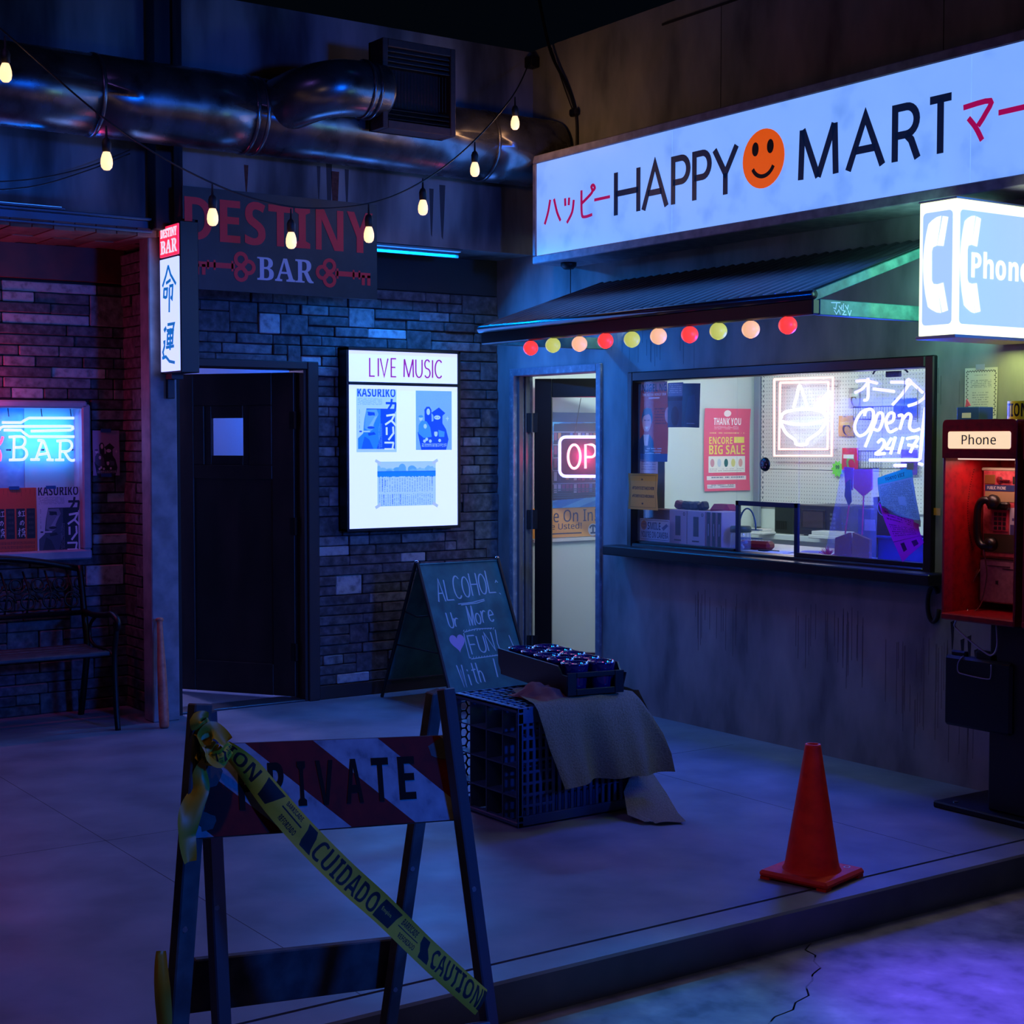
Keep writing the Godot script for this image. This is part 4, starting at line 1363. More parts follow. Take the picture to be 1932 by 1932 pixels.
	lathe(s, [Vector2(0, 0), Vector2(0.036, 0), Vector2(0.039, 0.004), Vector2(0.034, 0.012), Vector2(0, 0.013)], 20, Transform3D(Basis(Vector3(0, 0, 1), PI / 2), Vector3(5.922, 1.517, -6.096)))
	var sp := part(wn, "speaking_grille", s, dark)
	s = S()
	for k in 6:
		var c := Vector3(5.9092, 1.517 + 0.019 * sin(k * TAU / 6), -6.096 + 0.019 * cos(k * TAU / 6))
		tube(s, [c, c - Vector3(0.0005, 0, 0)], 0.005, 8)
	part(sp, "grille_hole", s, mat("chrome"))
	# the long light box sign
	var sg := thing("shop_light_box_sign", "long glowing white HAPPY MART shop sign with an orange smiley", "sign", at(Vector3(5.6, 2.74, -7.825), SHOP))
	var L := 5.4
	var H := 0.665
	s = S()
	for q in [[0, 0, L, 0.05], [0, H - 0.05, L, H], [0, 0.05, 0.036, H - 0.05], [L - 0.05, 0.05, L, H - 0.05]]:
		bb(s, Vector3(q[0], q[1], -0.3), Vector3(q[2], q[3], 0.008), 0.005)
	bb(s, Vector3(0.02, 0.02, -0.3), Vector3(L - 0.02, H - 0.02, -0.26))
	part(sg, "frame", s, mottled("sign_frame_paint", [[0.0, Color(0.44, 0.42, 0.46)], [0.6, Color(0.56, 0.53, 0.57)], [1.0, Color(0.64, 0.61, 0.63)]], 1.0, 0.5, 0.03, 121, 0.02))
	var face := glow_lin("mart_panel", 0.21, 0.42, 1.05, Color(0.45, 0.5, 0.55))
	face.emission_operator = BaseMaterial3D.EMISSION_OP_MULTIPLY
	face.emission_texture = noise_tex(125, 0.006, [[0.0, Color(0.80, 0.86, 0.92)], [0.4, Color(0.97, 0.98, 1.0)], [1.0, Color(1, 1, 1)]], 512)
	face.uv1_triplanar = true
	face.uv1_scale = Vector3.ONE * 0.8
	for q in [[0.036, 1.311], [1.315, 3.33], [3.334, L - 0.05]]:
		s = S()
		bb(s, Vector3(q[0], 0.05, -0.012), Vector3(q[1], H - 0.05, 0.0))
		part(sg, "light_panel", s, face)
	var navy := glow_lin("navy_vinyl", 0.002, 0.006, 0.03, Color(0.02, 0.04, 0.12))
	var hx := func(z: float) -> float: return z + 7.825
	var xs := []
	for q in [[-7.003, -6.80], [-6.755, -6.555], [-6.485, -6.335], [-6.26, -6.10], [-6.155, -5.975]]:
		xs.append([hx.call(q[0]), hx.call(q[1])])
	xs[2] = [hx.call(-6.500), hx.call(-6.375)]
	xs[3] = [hx.call(-6.325), hx.call(-6.205)]
	xs[4] = [hx.call(-6.165), hx.call(-5.995)]
	letters(sg, "HAPPY", xs, 0.205, 0.245, 0.034, 0.001, navy)
	xs = []
	for q in [[-5.53, -5.295], [-5.215, -5.00], [-4.925, -4.79], [-4.72, -4.60]]:
		xs.append([hx.call(q[0]), hx.call(q[1])])
	letters(sg, "MART", xs, 0.205, 0.245, 0.036, 0.001, navy)
	var crimson := glow_lin("crimson_vinyl", 0.30, 0.002, 0.075, Color(0.5, 0.01, 0.15))
	for pl in KANA_HAPPY + KANA_MART:
		s = S()
		var q := []
		for p in pl:
			q.append(Vector2(p[0] + 7.825, p[1] - 2.74))
		stroke(s, curve(q, 4) if q.size() > 2 else q, 0.017 if pl[0][0] < -5 else 0.024, 0.001, 0.004)
		part(sg, "letter", s, crimson)
	s = S()
	for pl in [[[3.95, 0.46], [3.95, 0.22]], [[3.95, 0.38], [4.06, 0.31]]]:
		stroke(s, v2(pl), 0.026, 0.001, 0.004)
	part(sg, "letter", s, crimson)
	var sm := Node3D.new()
	sm.name = "smiley"
	sg.add_child(sm)
	sm.position = Vector3(2.029, 0.351, 0.001)
	s = S()
	prism(s, arc(0, 0, 0.151, 0.151, 0, 350, 35), 0, 0.003)
	part(sm, "face", s, glow_lin("orange_vinyl", 0.62, 0.075, 0.004, Color(0.8, 0.25, 0.04)))
	for x in [-0.057, 0.052]:
		s = S()
		prism(s, arc(x, 0.055, 0.024, 0.036, 0, 340, 17), 0.003, 0.0045)
		part(sm, "eye", s, mat("black_vinyl", Color(0.02, 0.02, 0.02), 0.5))
	s = S()
	stroke(s, arc(0, -0.005, 0.085, 0.085, 208, 332, 14), 0.021, 0.003, 0.0045)
	part(sm, "mouth", s, mat("black_vinyl"))
	lamp_area("mart_sign_glow", Transform3D(Basis(Vector3(0, 1, 0), PI / 2), Vector3(5.57, 3.07, -5.3)), 5.0, 0.55, col(0.0, 0.22, 1.0), 1.7)
	# bulb holder with a pull cord under the sign's end
	var bh := thing("pull_cord_lamp_holder", "small unlit lamp holder with a pull cord under the shop sign", "lamp holder", at(Vector3(5.72, 2.70, -7.62)))
	s = S(true)
	lathe(s, [Vector2(0, 0.04), Vector2(0.05, 0.04), Vector2(0.05, 0.02), Vector2(0.03, 0.0), Vector2(0, 0.0)], 14)
	part(bh, "base", s, mat("black_metal"))
	s = S(true)
	tube(s, [Vector3(0.0, 0.0, 0.02), Vector3(0.0, -0.16, 0.02)], 0.003, 5)
	lathe(s, [Vector2(0, -0.16), Vector2(0.011, -0.165), Vector2(0.012, -0.19), Vector2(0, -0.195)], 8, at(Vector3(0, 0, 0.02)))
	part(bh, "pull_cord", s, mat("rubber_black"))
	awning()


func awning() -> void:
	var aw := thing("corrugated_awning", "corrugated metal awning with a dark gutter and green timber ends over the shop window", "awning")
	var za := -7.49
	var zb := -4.845
	var tin := mottled("corrugated_tin", [[0.0, Color(0.17, 0.20, 0.24)], [0.5, Color(0.27, 0.31, 0.36)], [1.0, Color(0.36, 0.40, 0.44)]], 0.8, 0.42, 0.0, 131, 0.01)
	tin.metallic = 0.35
	var s := S(true)   # the roof sheet, ridges running down the slope
	var top := Vector3(5.885, 2.611, 0)
	var low := Vector3(4.985, 2.305, 0)
	var n := 34 * 6
	var nrm := Vector3(-0.322, 0.947, 0)
	for i in n:
		var z0 := lerpf(za, zb, float(i) / n)
		var z1 := lerpf(za, zb, float(i + 1) / n)
		var h0 := 0.011 * cos(i * TAU / 6)
		var h1 := 0.011 * cos((i + 1) * TAU / 6)
		var a := top + nrm * h0 + Vector3(0, 0, z0)
		var b := top + nrm * h1 + Vector3(0, 0, z1)
		var c := low + nrm * h1 + Vector3(0, 0, z1)
		var e := low + nrm * h0 + Vector3(0, 0, z0)
		quad(s, a, e, c, b)
	part(aw, "roof_sheet", s, tin)
	s = S()   # front beam with rolled edge
	bb(s, Vector3(4.985, 2.205, za), Vector3(5.03, 2.275, zb), 0.006)
	part(aw, "front_beam", s, mat("awning_dark", Color(0.06, 0.07, 0.09), 0.4))
	s = S(true)
	tube(s, [Vector3(4.985, 2.292, za - 0.01), Vector3(4.985, 2.292, zb + 0.01)], 0.021, 10)
	part(aw, "gutter_roll", s, mat("gutter_black", Color(0.10, 0.11, 0.14), 0.3))
	var green := mottled("green_timber", [[0.0, Color(0.10, 0.26, 0.25)], [0.5, Color(0.20, 0.40, 0.37)], [1.0, Color(0.32, 0.52, 0.47)]], 2.0, 0.5, 0.05, 135, 0.01)
	for k in [za + 0.02, zb - 0.02]:
		s = S()
		bar(s, Vector3(4.99, 2.285, k), Vector3(5.875, 2.585, k), 0.045, 0.04, Vector3(0, 0, 1), 0.003)
		part(aw, "rafter", s, green)
		s = S()
		bb(s, Vector3(5.03, 2.205, k - 0.02), Vector3(5.89, 2.275, k + 0.02), 0.003)
		part(aw, "tie_beam", s, green)
	s = S()
	bb(s, Vector3(5.85, 2.54, za + 0.04), Vector3(5.89, 2.60, zb - 0.04))
	part(aw, "wall_plate", s, mat("awning_dark"))
	s = S()   # a scrawl on the near tie beam
	for pl in [[[5.10, 2.262], [5.16, 2.264]], [[5.135, 2.262], [5.13, 2.235], [5.115, 2.24]], [[5.15, 2.25], [5.165, 2.235], [5.17, 2.255]], [[5.18, 2.262], [5.178, 2.235]], [[5.19, 2.255], [5.205, 2.237], [5.21, 2.258]], [[5.12, 2.23], [5.135, 2.212], [5.15, 2.232], [5.16, 2.212]], [[5.17, 2.232], [5.19, 2.228], [5.175, 2.212], [5.20, 2.212]], [[5.21, 2.232], [5.22, 2.21], [5.23, 2.235]]]:
		stroke(s, v2(pl), 0.0045, zb - 0.0002, zb + 0.0006)
	part(aw, "scrawl", s, mat("chalk_white", Color(0.85, 0.88, 0.9), 0.8))
	var ls := thing("added_strip_light", "added thin blue strip light hidden behind the left end of the awning beam", "lamp", at(Vector3(5.045, 2.24, -6.95)))  # added lamp, turns the wall under the awning blue
	s = S()
	bb(s, Vector3(-0.012, -0.02, -0.42), Vector3(0.0, 0.02, 0.42), 0.002)
	part(ls, "lamp_channel", s, mat("beam_steel"))
	s = S()
	bb(s, Vector3(0.0, -0.012, -0.4), Vector3(0.004, 0.012, 0.4))
	part(ls, "added_strip_light_diffuser", s, glow_lin("strip_blue", 0.01, 0.20, 0.85))
	lamp_area("added_awning_strip_glow", Transform3D(Basis(Vector3(0, 0, 1), deg_to_rad(-20)) * Basis(Vector3(0, 1, 0), -PI / 2), Vector3(5.056, 2.235, -6.95)), 0.8, 0.03, col(0.0, 0.20, 1.0), 0.55)
	# paper lanterns
	var cols := {"red": [0.95, 0.05, 0.045], "green": [0.46, 0.50, 0.10], "cream": [0.88, 0.47, 0.25]}
	var order := ["red", "green", "cream", "red", "green", "cream", "red", "green", "cream", "red"]
	var zs := [-7.018, -6.808, -6.569, -6.345, -6.127, -5.918, -5.683, -5.478, -5.257, -5.017]
	var nth := ["first", "second", "third", "fourth", "fifth", "sixth", "seventh", "eighth", "ninth", "tenth"]
	var proto := {}
	for i in 10:
		var c: Array = cols[order[i]]
		var o: Node3D
		if not proto.has(order[i]):
			o = thing("paper_lantern", "", "lantern", Transform3D(), "paper lanterns under the awning")
			s = S(true)
			var prof := []
			for k in 33:
				var a := lerpf(-1.38, 1.38, k / 32.0)
				prof.append(Vector2(0.042 * cos(a) + 0.0008 * cos(k * PI), 0.041 * sin(a)))
			lathe(s, prof, 24)
			var gm := glow_lin("lantern_" + order[i], c[0], c[1], c[2], Color(c[0], c[1], c[2]).linear_to_srgb())
			part(o, "paper_globe", s, gm)
			s = S(true)
			lathe(s, [Vector2(0, 0.046), Vector2(0.010, 0.046), Vector2(0.011, 0.038), Vector2(0, 0.038)], 10)
			tube(s, [Vector3(0, 0.045, 0), Vector3(0, 0.075, 0.0)], 0.0016, 5)
			part(o, "cap", s, mat("rubber_black"))
			proto[order[i]] = o
		else:
			o = proto[order[i]].duplicate()
			o.name = numbered("paper_lantern")
			add_child(o)
		o.position = Vector3(5.005, 2.165 + (0.003 if i % 2 else -0.002), zs[i])
		o.set_meta("label", "%s paper lantern, %s from the left under the awning" % [order[i], nth[i]])
		lamp_omni("lantern_glow", o.position, col(c[0], c[1], c[2]), 0.008, 0.04)
	var st := thing("lantern_string", "dark lantern cord sagging along under the awning gutter", "cable")
	s = S(true)
	var pts := []
	for i in 41:
		var z := lerpf(-7.45, -4.9, i / 40.0)
		pts.append(Vector3(5.005, 2.222 - 0.006 * absf(sin(i * PI / 4.0)), z))
	tube(s, pts, 0.003, 5)
	part(st, "cord", s, mat("rubber_black"))


func shop_inside() -> void:
	var s: SurfaceTool
	# mural panel, banner and rail on the end wall
	var p := Paint.new(420, 300, Color(0.10, 0.52, 0.86))
	for i in 14:
		p.poly([[0.0, 0.16 * i - 0.5], [1.0, 0.16 * i - 0.9], [1.0, 0.16 * i - 0.83], [0.0, 0.16 * i - 0.43]], Color(0.32, 0.68, 0.93))
	p.rect(0.0, 0.0, 1.0, 0.10, Color(0.10, 0.30, 0.55))
	p.poly([[0.18, 0.12], [0.86, 0.10], [0.90, 0.88], [0.16, 0.92]], Color(0.09, 0.17, 0.33))
	var r := RandomNumberGenerator.new()
	r.seed = 3
	for j in 5:
		p.rect(0.17, 0.20 + 0.135 * j, 0.62, 0.012, Color(0.55, 0.58, 0.75))
		for i in 15:
			p.rect(0.18 + i * 0.04, 0.215 + 0.135 * j, 0.033, r.randf_range(0.06, 0.10), [Color(0.75, 0.50, 0.38), Color(0.55, 0.30, 0.50), Color(0.30, 0.40, 0.75), Color(0.70, 0.66, 0.78), Color(0.22, 0.20, 0.42)][r.randi() % 5])
	p.poly([[0.80, 0.25], [0.90, 0.35], [0.91, 0.80], [0.80, 0.70]], Color(0.72, 0.68, 0.86))
	for j in 5:
		p.rect(0.17, 0.80 + 0.022 * j, 0.62, 0.010, Color(0.16, 0.34, 0.46))
	p.grain(0.05, 4)
	var mu := thing("mural_panel", "blue printed panel of stocked shelves behind the shop door", "poster", at(Vector3(6.56, 1.51, -8.540)))
	s = S()
	bb(s, Vector3(-0.43, -0.33, -0.005), Vector3(0.43, 0.33, 0.004))
	part(mu, "board", s, mat("dark_trim"))
	sheet(mu, "print", 0.86, 0.66, printed("mural_print", p.tex()), at(Vector3(0, 0, 0.0048)))
	var bn := thing("welcome_banner", "orange banner reading Come On In! Pase Usted! behind the shop door", "banner", at(Vector3(6.03, 0.975, -8.545)))
	s = S()
	bb(s, Vector3(0, 0, -0.005), Vector3(0.78, 0.205, 0.003))
	part(bn, "board", s, mat("banner_orange", Color(0.86, 0.60, 0.26), 0.6))
	var ink := mat("slate_ink", Color(0.22, 0.20, 0.28), 0.6)
	lettering(bn, "Come On In!", "sans", 0.03, 0.105, 0.60, 0.085, 0.0032, ink, 0.001)
	lettering(bn, "¡Pase Usted!", "sans", 0.10, 0.045, 0.40, 0.055, 0.0032, ink, 0.001)
	s = S()
	bb(s, Vector3(0.10, 0.022, 0.003), Vector3(0.50, 0.030, 0.004))
	part(bn, "underline", s, ink)
	s = S()
	prism(s, arc(0.60, 0.045, 0.042, 0.042, 0, 345, 23), 0.003, 0.004)
	part(bn, "badge", s, mat("badge_pale", Color(0.80, 0.82, 0.85), 0.6))
	s = S()
	stroke(s, arc(0.60, 0.045, 0.030, 0.030, 20, 160, 8), 0.014, 0.004, 0.0048)
	stroke(s, v2([[0.60, 0.075], [0.60, 0.02]]), 0.014, 0.004, 0.0048)
	stroke(s, v2([[0.578, 0.022], [0.622, 0.022]]), 0.012, 0.004, 0.0048)
	part(bn, "emblem", s, mat("badge_blue", Color(0.16, 0.28, 0.45), 0.6))
	s = S()
	bb(s, Vector3(6.1, 0.945, -8.55), Vector3(7.4, 0.968, -8.52), 0.003)
	structure("trim_wall_rail", s, mat("fitting_white"))
	# sale poster
	p = Paint.new(384, 512, Color(0.93, 0.36, 0.46))
	p.text("THANK YOU", font("sans_bold"), 0.20, 0.115, 0.60, 0.085, Color(1, 0.97, 0.97))
	p.disc(0.5, 0.06, 0.08, 0.04, Color(1, 0.92, 0.92))
	p.rows(0.22, 0.215, 0.56, 0.045, 3, Color(1, 0.85, 0.85), 2)
	p.rows(0.12, 0.29, 0.78, 0.035, 1, Color(0.98, 0.75, 0.5), 3)
	p.text("ENCORE", font("sans_bold"), 0.11, 0.345, 0.52, 0.085, Color(0.98, 0.88, 0.35))
	p.rect(0.66, 0.345, 0.22, 0.075, Color(0.98, 0.88, 0.35))
	p.text("BIG SALE", font("sans_bold"), 0.11, 0.445, 0.78, 0.11, Color(0.98, 0.88, 0.35))
	p.rect(0.10, 0.58, 0.80, 0.20, Color(0.95, 0.93, 0.90))
	for i in 5:
		p.disc(0.18 + 0.155 * i, 0.66, 0.045, 0.05, [Color(0.85, 0.6, 0.65), Color(0.8, 0.85, 0.9), Color(0.15, 0.42, 0.38), Color(0.88, 0.85, 0.5), Color(0.9, 0.65, 0.6)][i])
	p.rows(0.12, 0.73, 0.76, 0.04, 2, Color(0.75, 0.70, 0.72), 4)
	p.rect(0.06, 0.82, 0.86, 0.05, Color(0.94, 0.88, 0.88))
	p.rows(0.10, 0.83, 0.78, 0.035, 1, Color(0.45, 0.45, 0.55), 5)
	p.rect(0.06, 0.92, 0.62, 0.05, Color(0.88, 0.84, 0.86))
	p.rows(0.08, 0.925, 0.58, 0.04, 2, Color(0.35, 0.36, 0.45), 6)
	p.grain(0.04, 6)
	var sp := thing("sale_poster", "pink THANK YOU ENCORE BIG SALE poster on the white shop wall", "poster", at(Vector3(7.895, 1.577, -8.54)))
	sheet(sp, "printed_sheet", 0.46, 0.615, printed("sale_print", p.tex()), Transform3D(), func(u, v): return 0.012 * pow(absf(2.0 * v - 1.0), 4.0) + 0.003 * sin(u * 9.0), 8, 8)
	# pegboard
	var im := Image.create(64, 64, false, Image.FORMAT_RGBA8)
	im.fill(Color(0.84, 0.84, 0.82))
	for y in 64:
		for x in 64:
			var q := Vector2(x - 32, y - 32).length()
			if q < 9.0:
				im.set_pixel(x, y, Color(0.45, 0.45, 0.46))
	var pm := mat("pegboard_white", Color.WHITE, 0.7)
	pm.albedo_texture = ImageTexture.create_from_image(im)
	pm.uv1_triplanar = true
	pm.uv1_world_triplanar = true
	pm.uv1_scale = Vector3.ONE * 38.0
	var pb := thing("pegboard", "white perforated pegboard on the back wall of the shop", "pegboard", at(Vector3(8.158, 1.15, -8.44), SHOP))
	for q in [[0.0, 0.0, 1.18, 0.28], [0.0, 0.284, 1.18, 1.4], [1.184, 0.0, 2.36, 1.4], [2.364, 0.0, 5.6, 1.4]]:
		s = S()
		bb(s, Vector3(q[0], q[1], -0.008), Vector3(q[2], q[3], 0.008), 0.002)
		part(pb, "panel", s, pm)
	s = S()
	bb(s, Vector3(-0.07, -0.155, -0.01), Vector3(-0.01, 1.4, 0.02), 0.003)
	part(pb, "edge_upright", s, mat("upright_grey", Color(0.50, 0.54, 0.60), 0.5))
	s = S()
	for k in 36:
		bb(s, Vector3(0.018, 0.02 + k * 0.038, 0.008), Vector3(0.026, 0.038 + k * 0.038, 0.0095))
	part(pb, "slotted_strip", s, mat("slot_grey", Color(0.22, 0.24, 0.28), 0.5))
	# ramen bowl neon
	var nr := thing("bowl_neon_sign", "white neon bowl with chopsticks inside a pink double neon rectangle on the pegboard", "neon sign", at(Vector3(8.04, 1.53, -8.19), SHOP))
	s = S()
	bb(s, Vector3(0.0, 0.0, -0.03), Vector3(0.575, 0.56, -0.024))
	part(nr, "acrylic_back", s, pane("acrylic", Color(0.9, 0.92, 1.0, 0.12)))
	var o := Vector2(-8.19, 1.53)
	neon(nr, "frame_neon_tube", NEON_FRAME, 0.009, 0.0, glow_lin("neon_pink", 2.6, 0.95, 0.80), false, o)
	neon(nr, "bowl_neon_tube", NEON_BOWL, 0.011, 0.012, glow_lin("neon_bowl", 2.4, 2.8, 3.6), true, o)
	s = S()
	for q in [[0.05, 0.5], [0.52, 0.5], [0.05, 0.05], [0.52, 0.05]]:
		tube(s, [Vector3(q[0], q[1], -0.11), Vector3(q[0], q[1], 0.0)], 0.004, 6)
	part(nr, "standoff", s, mat("chrome"))
	lamp_area("bowl_neon_glow", Transform3D(Basis(Vector3(0, 1, 0), PI / 2), Vector3(7.97, 1.83, -7.9)), 0.4, 0.4, col(0.9, 0.85, 1.0), 0.12)
	lamp_area("bowl_neon_back_glow", Transform3D(Basis(Vector3(0, 1, 0), -PI / 2), Vector3(8.02, 1.83, -7.9)), 0.42, 0.42, col(0.95, 0.85, 1.0), 0.035)
	# packets on hooks
	packet("snack_packet", "pale silver snack packet hung top left of the pegboard hooks", Vector3(8.12, 1.947, -7.49), 0.095, 0.134, [Color(0.72, 0.70, 0.70), Color(0.42, 0.33, 0.28), Color(0.85, 0.83, 0.8)])
	packet("snack_packet", "yellow snack packet with a dark curl printed on it, on the pegboard", Vector3(8.12, 1.748, -7.56), 0.14, 0.144, [Color(0.82, 0.62, 0.22), Color(0.12, 0.10, 0.10), Color(0.88, 0.74, 0.35)])
	packet("snack_packet", "red and green snack packet with a white label band on the pegboard", Vector3(8.11, 1.515, -7.51), 0.15, 0.158, [Color(0.85, 0.16, 0.10), Color(0.45, 0.66, 0.25), Color(0.92, 0.92, 0.86)])
	packet("snack_packet", "blue snack packet hung behind the upper neon characters", Vector3(8.11, 1.87, -7.02), 0.20, 0.12, [Color(0.15, 0.30, 0.62), Color(0.10, 0.16, 0.35), Color(0.4, 0.5, 0.75)])
	packet("snack_packet", "purple snack packet hung low behind the neon word Open", Vector3(8.11, 1.50, -6.98), 0.14, 0.17, [Color(0.36, 0.22, 0.60), Color(0.22, 0.16, 0.42), Color(0.7, 0.6, 0.85)])
	packet("snack_packet", "dark violet snack packet hung beside the green flyer", Vector3(8.11, 1.46, -6.75), 0.13, 0.15, [Color(0.30, 0.20, 0.42), Color(0.55, 0.4, 0.6), Color(0.7, 0.65, 0.8)])
	var st := thing("price_star", "lime green star price tag below the red packet", "price tag", at(Vector3(8.115, 1.445, -7.63), SHOP))
	s = S()
	var star := []
	for k in 20:
		star.append(Vector2(cos(k * TAU / 20), sin(k * TAU / 20)) * (0.062 if k % 2 == 0 else 0.045))
	prism(s, star, 0.0, 0.002)
	part(st, "card", s, mat("lime_card", Color(0.45, 0.85, 0.15), 0.6))
	lettering(st, "99", "sans_bold", -0.018, -0.002, 0.036, 0.028, 0.0022, mat("black_vinyl"), 0.0006)
	for q in [[Vector3(7.95, 1.79, -7.337), 0.38, 0.085, "upper wire rack behind the neon sign on the pegboard"], [Vector3(7.95, 1.455, -7.285), 0.2, 0.12, "lower wire rack beside the red packet"]]:
		var wr := thing("wire_rack", q[3], "rack", at(q[0], SHOP), "wire racks on the pegboard")
		s = S(true)
		for k in 2:
			tube(s, [Vector3(0, q[2] * k, 0), Vector3(q[1], q[2] * k, 0)], 0.003, 5)
		var n := int(q[1] / 0.022)
		for k in n + 1:
			tube(s, [Vector3(q[1] * k / n, 0, 0), Vector3(q[1] * k / n, q[2], 0)], 0.0018, 4)
		for x in [0.0, q[1]]:
			tube(s, [Vector3(x, 0, 0), Vector3(x, 0, -0.2)], 0.003, 5)
			tube(s, [Vector3(x, q[2], 0), Vector3(x, q[2], -0.2)], 0.003, 5)
		part(wr, "wires", s, mat("black_metal"))
	# back counter with the microwave
	var bc := thing("back_counter", "white counter along the back wall of the shop under the pegboard", "counter", at(Vector3(7.72, 0, -8.54)))
	s = S()
	bb(s, Vector3(0, 0.945, 0), Vector3(0.46, 0.985, 4.5), 0.004)
	part(bc, "worktop", s, mat("counter_white", Color(0.78, 0.80, 0.80), 0.4))
	s = S()
	bb(s, Vector3(0.05, 0, 0), Vector3(0.46, 0.945, 4.5))
	part(bc, "base", s, mat("fitting_white"))
	var mw := thing("microwave", "black microwave oven with a glass door on the back counter", "microwave", at(Vector3(7.76, 0.985, -7.66), SHOP))
	s = S()
	bb(s, Vector3(0, 0.008, -0.34), Vector3(0.40, 0.215, 0), 0.006)
	for x in [0.04, 0.36]:
		bb(s, Vector3(x - 0.015, 0, -0.3), Vector3(x + 0.015, 0.01, -0.03))
	part(mw, "body", s, mat("gloss_black"))
	s = S()
	bb(s, Vector3(0.03, 0.045, 0.0), Vector3(0.26, 0.185, 0.006), 0.003)
	var dr := part(mw, "door", s, mat("oven_glass", Color(0.05, 0.07, 0.08), 0.08))
	s = S()
	bb(s, Vector3(0.05, 0.06, 0.006), Vector3(0.24, 0.17, 0.0075))
	part(dr, "window", s, mat("oven_window", Color(0.20, 0.16, 0.15), 0.1))
	s = S()
	for k in 8:
		bb(s, Vector3(0.30 + 0.03 * (k % 2), 0.06 + 0.03 * int(k / 2), 0.0), Vector3(0.318 + 0.03 * (k % 2), 0.075 + 0.03 * int(k / 2), 0.003))
	part(mw, "button", s, mat("key_grey", Color(0.3, 0.32, 0.34), 0.5))
	var pr := thing("receipt_printer", "black ventilated receipt printer left of the microwave", "printer", at(Vector3(7.80, 0.985, -7.94), SHOP))
	s = S()
	bb(s, Vector3(0, 0, -0.25), Vector3(0.19, 0.205, 0), 0.008)
	part(pr, "body", s, mat("printer_green_black", Color(0.05, 0.10, 0.11), 0.4))
	s = S()
	for k in 8:
		bb(s, Vector3(0.02 + 0.014 * k, 0.03, 0.0), Vector3(0.027 + 0.014 * k, 0.09, 0.002))
	part(pr, "vent", s, mat("black_vinyl"))
	for q in [[Vector3(7.66, 0.985, -7.25), 0.30, 0.05, "low white tray on the back counter right of the microwave"], [Vector3(7.62, 0.985, -7.9), 0.14, 0.035, "small white paper stack on the back counter edge"]]:
		var tr := thing("paper_tray", q[3], "tray", at(q[0], SHOP.rotated(Vector3.UP, 0.15)))
		s = S()
		bb(s, Vector3(-q[1] / 2, 0, -0.1), Vector3(q[1] / 2, q[2] * 0.5, 0.06), 0.004)
		bb(s, Vector3(-q[1] / 2 + 0.02, q[2] * 0.5, -0.09), Vector3(q[1] / 2 - 0.03, q[2], 0.05), 0.003)
		part(tr, "body", s, mat("fitting_white"))


func packet(called: String, label: String, c: Vector3, w: float, h: float, cols: Array) -> void:
	var o := thing(called, label, "snack packet", at(c, SHOP), "snack packets on the pegboard")
	var p := Paint.new(96, 96, cols[0])
	p.disc(0.62, 0.68, 0.25, 0.3, cols[1])
	p.disc(0.68, 0.74, 0.18, 0.24, cols[0])
	p.rect(0.12, 0.30, 0.7, 0.18, cols[2])
	p.grain(0.10, 4)
	var m := printed(called + str(c), p.tex(), 0.25)
	sheet(o, "front", w, h, m, Transform3D(), func(u, v): return 0.022 * sin(u * PI) * sin(v * PI) + 0.002 * sin(u * 21.0 + v * 5.0), 10, 10)
	sheet(o, "back", w, h, m, at(Vector3(0, 0, -0.001)), func(u, v): return -0.012 * sin(u * PI) * sin(v * PI), 6, 6)
	var s := S(true)
	tube(s, [Vector3(0, h * 0.46, 0.03), Vector3(0, h * 0.46, -0.04)], 0.003, 5)
	part(o, "hook", s, mat("chrome"))


